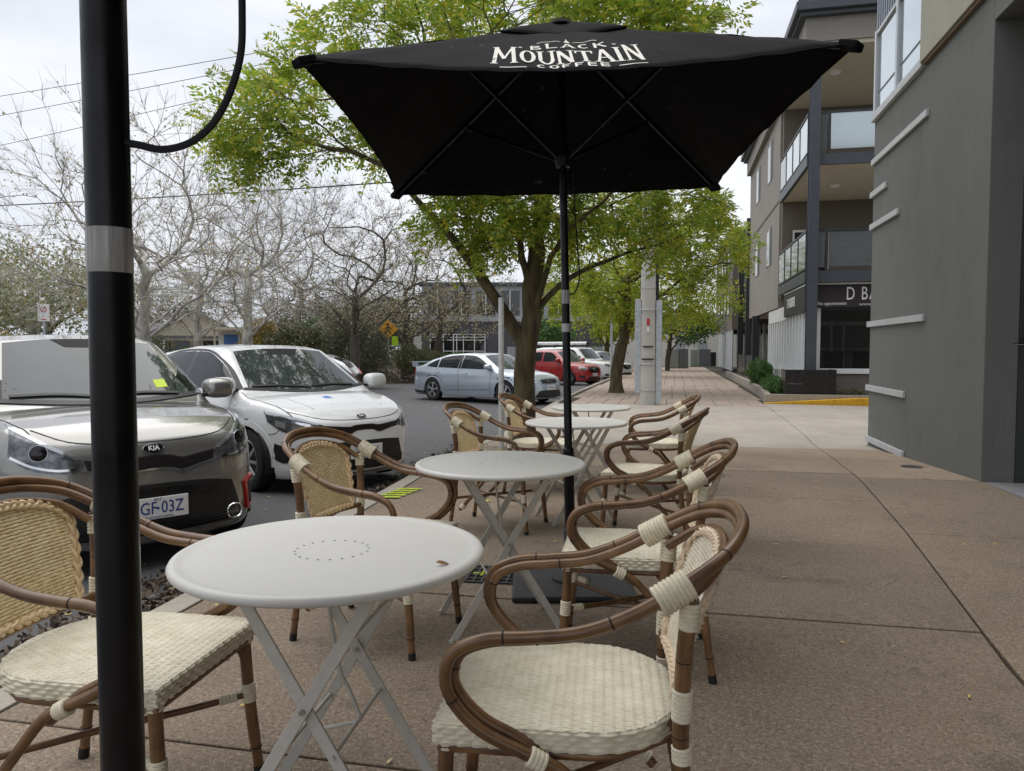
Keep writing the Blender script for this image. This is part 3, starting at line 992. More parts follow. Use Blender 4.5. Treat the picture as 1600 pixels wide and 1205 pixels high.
for sgn in (1, -1):
    m_ = (lambda pts: pts) if sgn == 1 else mirror
    # rear leg, continuous to the arm joint
    rear = catmull(m_([(-.285, .222, 0), (-.262, .222, .16), (-.238, .222, .33), (-.228, .225, .46), (-.232, .234, .62), (-.243, .246, .752)]), 5)
    lg = MB().tube(rear, [.0145] * 6 + [.0170] * (len(rear) - 6), 12).build('rear_leg', MATS['cane_brown'], CH)
    nd = MB(); nodes(rear, (.12, .35, .62, .80), .0163, nd); nd.build('cane_nodes', MATS['cane_node'], lg, kind='stuff')
    MB().tube([rear[0], rear[1]], .0158, 12).build('foot_cap', MATS['rubber_black'], lg)
    front = catmull(m_([(.292, .222, 0), (.278, .214, .14), (.266, .209, .28), (.258, .206, .435)]), 5)
    lg = MB().tube(front, [.0145] * 4 + [.0170] * (len(front) - 4), 12).build('front_leg', MATS['cane_brown'], CH)
    nd = MB(); nodes(front, (.22, .55), .0163, nd); nd.build('cane_nodes', MATS['cane_node'], lg, kind='stuff')
    MB().tube([front[0], front[1]], .0158, 12).build('foot_cap', MATS['rubber_black'], lg)
    # diagonal stretchers that cross under the seat
    st = m_([(.268, .207, .245), (.13, .10, .235), (0, 0, .232), (-.12, -.105, .228), (-.246, -.219, .225)])
    if sgn == -1: st = [(x, y, z - .02) for x, y, z in st]
    MB().tube(catmull(st, 4), .0098, 10).build('stretcher', MATS['cane_brown'], CH)
    br = m_([(.263, .205, .30), (.25, .185, .385), (.17, .14, .415), (.05, .11, .42)])
    MB().tube(catmull(br, 5), .009, 8).build('corner_brace', MATS['cane_brown'], CH)
    a = Vector(m_([(-.165, .268, .765)])[0]); b_ = Vector(m_([(-.222, .246, .815)])[0])
    wrap(m_([(-.176, .264, .7455)])[0], m_([(-.240, .252, .7835)])[0], .0295, 5)
    wrap(m_([(-.238, .240, .688)])[0], m_([(-.243, .246, .745)])[0], .0185, 4)
    wrap(m_([(-.229, .2275, .495)])[0], m_([(-.231, .2315, .56)])[0], .0185, 5)
    wrap(m_([(-.232, .2235, .405)])[0], m_([(-.230, .224, .44)])[0], .0187, 4)
    wrap(m_([(.259, .2065, .395)])[0], m_([(.2585, .206, .43)])[0], .0187, 4)
    wrap(m_([(.2695, .2105, .222)])[0], m_([(.266, .209, .278)])[0], .0180, 5)
    wrap(m_([(.243, .187, .2435)])[0], m_([(.205, .158, .2405)])[0], .0108, 3)
    wrap(m_([(.045, .255, .40)])[0], m_([(.078, .26, .418)])[0], .0185, 3)
    wrap(m_([(-.19, .227, .160)])[0], m_([(-.165, .230, .187)])[0], .0180, 3)
# rail under the seat
ro = seat_outline(14, .012)
MB().tube([(x, y, SEAT_Z - .052) for x, y in ro], .0105, 10, closed=True).build('seat_rail', MATS['cane_brown'], CH)
MB().tube(catmull([(-.224, -.228, .505), (-.236, -.1, .508), (-.240, 0, .509), (-.236, .1, .508), (-.224, .228, .505)], 5), .0125, 10).build('back_rail', MATS['cane_brown'], CH)
# woven back panel between the rail and the arch
BZ0, BZ1 = .520, .815
def back_half(z):
    t = np.clip((z - BZ0) / (BZ1 - BZ0), 0, 1)
    w_ = .148 + .062 * t ** .9
    top = np.clip((z - .715) / (BZ1 - .715), 0, 1)
    return w_ * np.sqrt(np.maximum(0, 1 - top ** 2.4))
def back_pos(Y, Z):
    t = (Z - BZ0) / (BZ1 - BZ0)
    return -.236 - .060 * t - .035 * t ** 2 + .35 * Y ** 2
def back_fn(A, B):
    Z = B + (BZ0 + BZ1) / 2
    P = np.stack([back_pos(A, Z), A, Z], -1)
    N = np.stack([np.ones_like(A), -.7 * A, np.full_like(A, .3)], -1)
    N /= np.linalg.norm(N, axis=-1, keepdims=True)
    return P, N
back_me = woven_grid('back_panel', back_fn, .43, BZ1 - BZ0, lambda A, B: np.abs(A) < back_half(B + (BZ0 + BZ1) / 2) + .002, MATS['weave_tan'], p=.0120, q=.0092, amp=.0021)
back_me2 = back_me.copy(); back_me2.materials[0] = MATS['weave_pale']
ch_back = link('back_panel', back_me, CH)
sm = ch_back.modifiers.new('thickness', 'SOLIDIFY'); sm.thickness = .004; sm.offset = -1
# braided edge
ed = []
for z in np.linspace(BZ1 - .0005, BZ0, 46):
    ed.append((float(back_half(np.array(z))), z))
edge = [(-w_, z) for w_, z in ed[::-1]] + [(w_, z) for w_, z in ed]
edge = [(y_, z_) for y_, z_ in edge]
bot = [(t, BZ0) for t in np.linspace(.148, -.148, 16)[1:-1]]
loop = edge + bot
dens = []
for i in range(len(loop)):
    p, q = np.array(loop[i]), np.array(loop[(i + 1) % len(loop)])
    k = max(1, int(np.linalg.norm(q - p) / .004))
    for t in range(k): dens.append(p + (q - p) * t / k)
br = MB()
for ph in range(3):
    pts = []
    for i, p in enumerate(dens):
        a_ = i * .36 + ph * 2 * math.pi / 3
        cx_, cz_ = -p[0], (.69 - p[1])
        ln = math.hypot(cx_, cz_) + 1e-6
        off = .0075 * math.cos(a_)
        yy, zz = p[0] + cx_ / ln * off, p[1] + cz_ / ln * off
        pts.append((float(back_pos(np.array(yy), np.array(zz))) + .0055 + .0050 * math.sin(2 * a_), yy, zz))
    br.tube(pts, .0058, 6, closed=True)
braid_me = br.mesh('braid', MATS['braid_tan'])
braid_me2 = braid_me.copy(); braid_me2.materials[0] = MATS['braid_peach']
link('braid', braid_me, ch_back)

chairs = [
    (-.222, 1.725, 185, 1, 'bistro chair nearest the camera on the right, pale woven back, its arm cut by no table'),
    (-.135, 3.04, 183, 1, 'second bistro chair along the right side, in front of the umbrella pole base'),
    (-.14, 5.16, 172, 0, 'third bistro chair along the right side, its tan back turned edge on'),
    (-.13, 6.98, 183, 0, 'farthest bistro chair on the right side of the tables, nearest the driveway'),
    (-1.45, 1.70, 3, 0, 'bistro chair at the far left behind the black foreground pole, with tan back'),
    (-1.26, 3.06, -9, 0, 'bistro chair with tan back in front of the white hatchback, left of the second table'),
    (-1.22, 5.24, -8, 0, 'bistro chair with tan back at the third table, left of the white post'),
    (-1.17, 6.75, -6, 0, 'bistro chair with tan back in front of the street tree trunk'),
]
chairs[0] = chairs[0][:4] + ('bistro chair nearest the camera on the right, with pale woven back and cream seat',)
for i, (x, y, a, pale, lab) in enumerate(chairs):
    o = CH if i == 0 else copy_tree(CH)
    o.location = (x, y, zf(y)); o.rotation_euler = (0, 0, R(a))
    tag(o, lab, 'chair', 'rattan bistro chairs at the pavement tables')
    for c in o.children:
        if c.name.startswith('back_panel'):
            c.data = back_me2 if pale else back_me
            for g in c.children: g.data = braid_me2 if pale else braid_me

# ------------------------------------------------------------------ folding bistro tables
layered('table_enamel', (.60, .588, .55), [(7., 6, .60, .68, (.52, .51, .475), .5, 'n'), (35., 5, .66, .70, (.40, .37, .32), .45, 'n'), (2.5, 4, .35, .7, (.62, .61, .575), .8, 'n'), (60., 4, .66, .76, (.40, .38, .35), .35, 'n')], rough=.42, bump=.05, bscale=40)
mat('table_leg_enamel', (.52, .50, .455), .45, var=.10, vscale=18)
mat('bolt_steel', (.45, .45, .44), .3, metal=.9)
mat('hole_dark', (.10, .095, .085), .9)
TB = thing('bistro_table', 'tmp', 'table')
TR_ = .385
top = MB().lathe([(0.0001, .7355), (.20, .7355), (.340, .7352), (.356, .7365), (.366, .7395), (.374, .7395), (.381, .736), (.385, .729), (.383, .721), (.376, .716), (.366, .7165), (.358, .722), (.34, .727), (.0001, .727)], 96)
tt = top.build('table_top', MATS['table_enamel'], TB, angle=50)
hl = MB()
for k in range(20):
    a = 2 * math.pi * k / 20
    hl.lathe([(.0001, .7362), (.0034, .7361)], 8, (.092 * math.cos(a), .092 * math.sin(a), 0))
hl.build('hole_ring', MATS['hole_dark'], tt, kind='stuff')
rods = MB()
XS, XB = .185, .24
for s_ in (-1, 1):
    for (nm, d, yo) in (('leg', 1, .175), ('leg', -1, .188)):
        y_ = s_ * yo
        l_ = MB().bar((-d * XS, y_, .716), (d * XB, y_, .012), .008, .030, up=(1, 0, .5))
        lg = l_.build(nm, MATS['table_leg_enamel'], TB, smooth=False, bevel=.002)
        MB().bar((d * XB, y_ , .012), (d * (XB + .02), y_, .004), .012, .02, up=(1, 0, .5)).build('foot', MATS['table_leg_enamel'], lg, smooth=False, bevel=.003)
    c = MB()
    zc = .716 - .704 * XS / (XS + XB)
    c.lathe([(.0001, -.02), (.006, -.02), (.0065, 0), (.006, .02), (.0001, .02)], 10, (0, s_ * .182, zc), 'y')
    for xx, zz in ((-XS + .015, .69), (XS - .015, .69)):
        c.lathe([(.0001, -.012), (.007, -.012), (.0075, 0), (.007, .012), (.0001, .012)], 10, (xx, s_ * .182, zz), 'y')
    c.build('bolt', MATS['bolt_steel'], TB)
    MB().bar((-.24, s_ * .165, .718), (.24, s_ * .165, .718), .018, .012).build('top_rail', MATS['table_leg_enamel'], TB, smooth=False)
for d, z in ((1, .30), (-1, .27), (-1, .55)):
    t = (.716 - z) / .704
    x_ = -d * XS + d * (XS + XB) * t
    MB().tube([(x_, -.186, z), (x_, .186, z)], .0055, 8).build('cross_rod', MATS['table_leg_enamel'], TB)
t = (.716 - .30) / .704; xa = -XS + (XS + XB) * t
MB().tube(catmull([(xa, .01, .30), (xa - .03, .012, .37), (.012, .012, .42), (-.01, .012, .55), (-.03, .012, .725)], 4), .0055, 8).build('lock_rod', MATS['table_leg_enamel'], TB)
MB().tube([(xa, -.012, .30), (-xa + .02, -.012, .27)], .005, 8).build('lock_rod', MATS['table_leg_enamel'], TB)
tables = [(-.838, 1.740, 4, 'round grey folding table nearest the camera, with a ring of small holes'),
          (-.75, 3.27, 24, 'second round grey folding table, standing over the drain grate'),
          (-.70, 5.59, 30, 'third round grey folding table, behind the umbrella pole'),
          (-.77, 7.31, 12, 'farthest round grey folding table, nearest the driveway')]
for i, (x, y, a, lab) in enumerate(tables):
    o = TB if i == 0 else copy_tree(TB)
    o.location = (x, y, zf(y)); o.rotation_euler = (0, 0, R(a))
    tag(o, lab, 'table', 'round folding bistro tables in a row')
lf_me = MB().add

# ------------------------------------------------------------------ umbrellas
layered('canvas_black', (.0052, .0052, .0064), [(3., 5, .4, .75, (.0095, .0095, .0118), .8, 'n'), (14., 4, .68, .71, (.10, .10, .10), .5, 'n'), (60., 2, .76, .80, (.12, .12, .12), .35, 'n')], rough=.92, bump=.35, bscale=420, bdist=.001)
MATS['canvas_black'].node_tree.nodes['Principled BSDF'].inputs['Specular IOR Level'].default_value = .12
mat('pole_black', (.006, .006, .0075), .36, var=.3, vscale=9, bump=.1, bscale=30, rvar=.14, spec=.32)
mat('base_black', (.020, .021, .025), .55, var=.3, vscale=6, bump=.2, bscale=60)
mat('tape_white', (.46, .46, .45), .5, var=.75, vscale=110, stretch=(1, 1, .06), color2=(.66, .66, .65))
mat('logo_cream', (.66, .64, .58), .8, var=.15, vscale=30)
UA, UE, UH = 1.085, 2.37, .60
def canopy_point(q, s_, t):
    """panel q, s_ along the edge -1..1, t from edge 0 to apex 1"""
    inw = .085 * (1 - s_ * s_) * (1 - t)
    sag = -.045 * (1 - s_ * s_) * (1 - t) ** 2 + .004 * (1 - t) * math.sin(17 * s_ + 3 * q) * math.sin(9 * t + q) + .003 * math.sin(31 * s_ * (1 - t) + 7 * t)
    w_ = UA * (1 - t)
    x, y = s_ * w_, -(UA * (1 - t) - inw)
    z = UE + UH * t + sag
    a = q * math.pi / 2
    return (x * math.cos(a) - y * math.sin(a), x * math.sin(a) + y * math.cos(a), z)
def letters(txt_strokes): pass
def make_umbrella(base):
    U_ = thing('patio_umbrella', 'tmp', 'umbrella')
    cn = MB()
    for q in range(4):
        cn.grid(lambda i, j, q=q: canopy_point(q, 2 * i - 1, j * .985), 24, 14)
    co = cn.build('canopy', MATS['canvas_black'], U_, angle=28)
    sm = co.modifiers.new('thickness', 'SOLIDIFY'); sm.thickness = .004; sm.offset = 0
    hm = MB()
    for q in range(4):
        hm.tube([canopy_point(q, -1 + 2 * i / 24, .004) for i in range(25)], .0045, 6)
    hm.build('hem', MATS['canvas_black'], co)
    # vent cap
    vc = MB()
    for q in range(4):
        def cp(i, j, q=q):
            s_ = 2 * i - 1; t = j
            w_ = .31 * (1 - t)
            x, y = s_ * w_, -(w_ - .03 * (1 - s_ * s_) * (1 - t))
            z = UE + UH * (1 - .31 / UA) + .012 + (UH * .31 / UA + .012) * t ** .9 - .018 * (1 - s_ * s_) * (1 - t) + .006 * math.sin(9 * i + q) * (1 - t)
            a = q * math.pi / 2
            return (x * math.cos(a) - y * math.sin(a), x * math.sin(a) + y * math.cos(a), z)
        vc.grid(cp, 12, 6)
    vo = vc.build('vent_cap', MATS['canvas_black'], U_, angle=40)
    sm = vo.modifiers.new('thickness', 'SOLIDIFY'); sm.thickness = .004; sm.offset = 0
    MB().lathe([(.0001, UE + UH + .034), (.03, UE + UH + .031), (.055, UE + UH + .018), (.085, UE + UH - .012), (.06, UE + UH - .03), (.0001, UE + UH - .03)], 14).build('finial', MATS['canvas_black'], U_)
    hub_z = 2.27
    for k in range(4):
        a = math.pi / 4 + k * math.pi / 2
        dx, dy = math.cos(a), math.sin(a)
        rr = UA * math.sqrt(2)
        MB().bar((dx * .03, dy * .03, UE + UH - .035), (dx * (rr - .01), dy * (rr - .01), UE - .012), .016, .026).build('rib', MATS['pole_black'], U_, smooth=False, bevel=.003)
        f_ = .50
        MB().bar((dx * .035, dy * .035, hub_z), (dx * rr * f_, dy * rr * f_, UE + UH * (1 - f_) - .04), .013, .022).build('strut', MATS['pole_black'], U_, smooth=False, bevel=.003)
        pk = MB().box(-.05, .03, -.035, .035, -.03, .004)
        po = pk.build('corner_pocket', MATS['canvas_black'], U_, smooth=False, bevel=.008)
        po.location = (dx * (rr - .02), dy * (rr - .02), UE + .006); po.rotation_euler = (0, R(22), a)
    MB().lathe([(.024, hub_z - .05), (.036, hub_z - .045), (.046, hub_z - .015), (.046, hub_z + .015), (.03, hub_z + .03), (.03, hub_z + .08), (.024, hub_z + .085)], 18).build('hub', MATS['pole_black'], U_)
    pm = MB().lathe([(.0275, .03), (.0275, .70), (.0290, .705), (.0290, .725), (.0275, .73), (.0213, .735), (.0213, 1.60), (.0208, 1.62), (.0208, UE + UH - .02)], 22)
    pole = pm.build('pole', MATS['pole_black'], U_, angle=50)
    b_ = MB()
    b_.lathe([(.0001, -.008), (.008, -.006), (.009, 0), (.009, .012)], 10, (.0, -.034, .66), 'y')
    b_.build('bolt', MATS['bolt_steel'], pole)
    if base:
        bp = MB().box(-.31, .31, -.31, .31, 0, .03)
        bo = bp.build('base_plate', MATS['base_black'], U_, smooth=False, bevel=.01)
        MB().lathe([(.10, .03), (.10, .045), (.045, .05), (.034, .07), (.034, .30), (.029, .31)], 20).build('socket', MATS['base_black'], bo)
    return U_, pole
UMB, pole1 = make_umbrella(True)
umb2 = copy_tree(UMB)
pole2 = [c for c in umb2.children if c.name.startswith('pole')][0]
tag(UMB, 'open black square patio umbrella with white coffee lettering, standing past the second table', 'umbrella', 'black patio umbrellas')
tag(umb2, 'black umbrella pole with a pale tape band right in front of the camera', 'umbrella', 'black patio umbrellas')
UMB.location = (-.515, 3.92, zf(4)); UMB.rotation_euler = (R(-2.2), R(-1.2), R(11))
umb2.location = (-.563, .668, 0); umb2.rotation_euler = (0, 0, R(8))
# tape bands and stickers
MB().lathe([(.0215, 1.322), (.0218, 1.323), (.0218, 1.366), (.0215, 1.367)], 24).build('tape_band', MATS['tape_white'], pole2)
MB().lathe([(.0220, 1.50), (.0224, 1.502), (.0224, 1.57), (.0220, 1.572)], 24).build('tape_band', MATS['tape_white'], pole1)
MB().lathe([(.0220, 1.35), (.0224, 1.352), (.0224, 1.392), (.0220, 1.394)], 24).build('sticker', MATS['trim_pale'], pole1)
# pull cord loops
cord = MB().tube(catmull([(.022, .0, 1.55), (.05, .0, 1.56), (.075, 0, 1.64), (.066, .0, 1.85), (.055, 0, 2.10), (.05, 0, 2.3)], 8), .004, 6)
cord.build('pull_cord', MATS['rubber_black'], UMB)
mat('cord_navy', (.008, .008, .016), .6)
def wp(u, v, d):   # straight ahead of the photographer's stand
    pass
loopc = [(-.553, .65, 1.452), (-.525, .654, 1.447), (-.5, .662, 1.443), (-.47, .668, 1.452), (-.444, .673, 1.478), (-.425, .677, 1.524), (-.420, .678, 1.570), (-.424, .677, 1.65), (-.45, .67, 1.85), (-.50, .66, 2.15), (-.53, .65, 2.3)]
lc = MB().tube(catmull([(p[0] - .006, p[1] + .018, p[2] + .004) for p in loopc], 8), .0038, 8)
o = lc.build('pull_cord', MATS['cord_navy'], umb2)
o.matrix_parent_inverse = (Matrix.Translation(umb2.location) @ Matrix.Rotation(R(8), 4, 'Z')).inverted()

# lettering printed on the canopy panel that faces the camera
def stroke(mb, p, q, w, w2=None):
    p, q = Vector((*p, 0)), Vector((*q, 0)); d = (q - p).normalized(); n_ = Vector((-d.y, d.x, 0))
    w2 = w2 or w
    k = 6
    for i in range(k):
        a, b = i / k, (i + 1) / k
        wa, wb = w + (w2 - w) * a, w + (w2 - w) * b
        A, B = p + (q - p) * a, p + (q - p) * b
        mb.add([A - n_ * wa / 2, B - n_ * wb / 2, B + n_ * wb / 2, A + n_ * wa / 2], [(0, 1, 2, 3)])
def arcs(mb, cx, cy, rx, ry, a0, a1, w, n=16):
    P = []
    for i in range(n + 1):
        a = R(a0 + (a1 - a0) * i / n)
        P.append(((cx + rx * math.cos(a), cy + ry * math.sin(a)), (cx + (rx - w) * math.cos(a), cy + (ry - w * .8) * math.sin(a))))
    for i in range(n):
        (a, b), (c, d) = P[i], P[i + 1]
        mb.add([(*a, 0), (*c, 0), (*d, 0), (*b, 0)], [(0, 1, 2, 3)])
def glyph(mb, ch, x, y, w, h, t):
    se = t * .45
    def serif(px, py, l=1.9): stroke(mb, (x + px * w - t * l / 2, y + py), (x + px * w + t * l / 2, y + py), se)
    S = lambda a, b, ww=t: stroke(mb, (x + a[0] * w, y + a[1] * h), (x + b[0] * w, y + b[1] * h), ww)
    if ch == 'M':
        S((.1, 0), (.16, 1)); S((.16, 1), (.5, .25), t * .9); S((.5, .25), (.84, 1), t * .6); S((.84, 1), (.9, 0))
        serif(.1, 0); serif(.9, 0); serif(.13, h, 1.6); serif(.87, h, 1.6)
    elif ch == 'O': arcs(mb, x + w / 2, y + h * .5, w * .5, h * .5, 0, 360, t)
    elif ch == 'U':
        S((.12, 1), (.12, .4)); S((.88, 1), (.88, .4), t * .8); arcs(mb, x + w / 2, y + h * .4, w * .38 + t / 2, h * .4, 180, 360, t); serif(.12, h); serif(.88, h)
    elif ch == 'N':
        S((.12, 0), (.12, 1), t * .7); S((.12, 1), (.88, 0), t * 1.1); S((.88, 0), (.88, 1), t * .7); serif(.12, 0); serif(.88, h)
    elif ch == 'T':
        S((.5, 0), (.5, 1)); S((0, .95), (1, .95), t * .7); serif(.5, 0); S((.02, .95), (.02, .74), t * .5); S((.98, .95), (.98, .74), t * .5)
    elif ch == 'A':
        S((.06, 0), (.47, 1), t * .7); S((.94, 0), (.5, 1), t * 1.05); S((.22, .33), (.8, .33), t * .55); serif(.06, 0); serif(.94, 0)
    elif ch == 'I': S((.5, 0), (.5, 1)); serif(.5, 0); serif(.5, h)
    elif ch == 'B':
        S((.12, 0), (.12, 1)); arcs(mb, x + w * .12, y + h * .27, w * .8, h * .27, -90, 90, t * .9); arcs(mb, x + w * .12, y + h * .76, w * .7, h * .24, -90, 90, t * .9)
    elif ch == 'L': S((.12, 0), (.12, 1)); S((.12, .06), (.9, .06), t * .8); serif(.12, h)
    elif ch == 'C': arcs(mb, x + w * .52, y + h * .5, w * .48, h * .5, 50, 310, t)
    elif ch == 'K': S((.12, 0), (.12, 1)); S((.18, .45), (.9, 1), t * .7); S((.38, .6), (.95, 0), t * .9)
    elif ch == 'F': S((.15, 0), (.15, 1)); S((.15, .94), (.9, .94), t * .8); S((.15, .52), (.7, .52), t * .8)
    elif ch == 'E':
        S((.15, 0), (.15, 1))
        for q in (.06, .52, .94): S((.15, q), (.9, q), t * .8)
lg = MB()
def word(txt, x0, y0, ws, h, t, gap, rise=None):
    x = x0
    for i, c in enumerate(txt):
        w_ = ws.get(c, ws['*'])
        y = y0 + (rise(i / max(1, len(txt) - 1)) if rise else 0)
        glyph(lg, c, x, y, w_, h if not isinstance(h, list) else h[i], t)
        x += w_ + gap
    return x
# panel coordinates: x along the edge, y up the slope from the hem (metres)
word('MOUNTAIN', -.335, .078, {'*': .068, 'M': .105, 'I': .034, 'T': .072}, [.235, .190, .180, .172, .172, .180, .190, .235], .017, .012, None)
word('BLACK', -.170, .292, {'*': .055}, .075, .012, .016, lambda t: .012 - .048 * (t - .5) ** 2)
word('COFFEE', -.150, .018, {'*': .041}, .046, .010, .011)
stroke(lg, (-.30, .03), (-.19, .022), .007); stroke(lg, (.185, .022), (.30, .03), .007)
for (x, y) in ((-.215, .325), (.205, .325)):
    for k in range(5):
        a = R(90 + 72 * k)
        stroke(lg, (x, y), (x + .013 * math.cos(a), y + .013 * math.sin(a)), .007, .001)
lg.add([(-.016, .405, 0), (.016, .405, 0), (.005, .44, 0), (0, .49, 0), (-.005, .44, 0)], [(0, 1, 2, 3, 4)])
for sgn in (-1, 1):
    for k in range(5):
        stroke(lg, (sgn * (.028 + k * .022), .415 + .008 * math.sin(k * 2.1)), (sgn * (.05 + k * .022), .415 + .008 * math.sin(k * 2.1 + 2.1)), .006)
SL = math.hypot(UA, UH)
out = []
for (x, y, _) in lg.v:
    t = (y * 1.42 + .03) / SL
    s_ = max(-1, min(1, (x - .0) / (UA * (1 - t))))
    p = Vector(canopy_point(0, s_, t))
    e = 1e-3
    pa = Vector(canopy_point(0, s_ + e, t)) - p; pb = Vector(canopy_point(0, s_, t + e)) - p
    n_ = pa.cross(pb).normalized()
    if n_.z < 0: n_ = -n_
    out.append(tuple(p + n_ * .0042))
lg.v = out
cn1 = [c for c in UMB.children if c.name.startswith('canopy')][0]
lg.build('lettering', MATS['logo_cream'], cn1, smooth=False, kind='stuff')
# ------------------------------------------------------------------ vehicles
mat('paint_champagne', (.285, .278, .262), .25, metal=.62, coat=1.0, var=.04, vscale=2)
mat('paint_white', (.74, .75, .75), .30, coat=1.0, var=.02, vscale=2)
mat('paint_silver', (.42, .47, .53), .28, metal=.5, coat=1.0, var=.03, vscale=2)
mat('paint_red', (.34, .012, .014), .3, coat=1.0, var=.05, vscale=2)
mat('paint_pearl', (.62, .64, .65), .3, metal=.1, coat=1.0)
mat('windscreen', (.040, .050, .055), .03, ior=1.52, var=.3, vscale=1.5)
mat('side_glass', (.010, .012, .013), .03, ior=1.5, spec=.3)
mat('black_plastic', (.014, .014, .015), .5, var=.2, vscale=20)
mat('gloss_black', (.010, .010, .011), .12)
mat('seam_dark', (.012, .012, .012), .8)
mat('lamp_dark', (.15, .155, .165), .12, metal=.6, var=.6, vscale=22)
mat('lamp_clear', (.50, .52, .54), .08, metal=.75)
mat('lamp_chrome', (.72, .73, .74), .10, metal=1)
mat('tyre', (.013, .013, .013), .85, bump=.3, bscale=90)
mat('alloy', (.48, .49, .50), .3, metal=.85)
mat('accent_red', (.42, .012, .010), .35, coat=.5)
mat('plate_white', (.72, .72, .70), .5)
mat('plate_blue', (.012, .035, .22), .5)
mat('grille_mesh', (.020, .013, .013), .4)
mat('hi_vis', (.55, .70, .05), .6)

def smax(a, b, k):
    h = np.maximum(k - np.abs(a - b), 0) / k
    return np.maximum(a, b) + h * h * k * .25
def smin(a, b, k): return -smax(-a, -b, k)

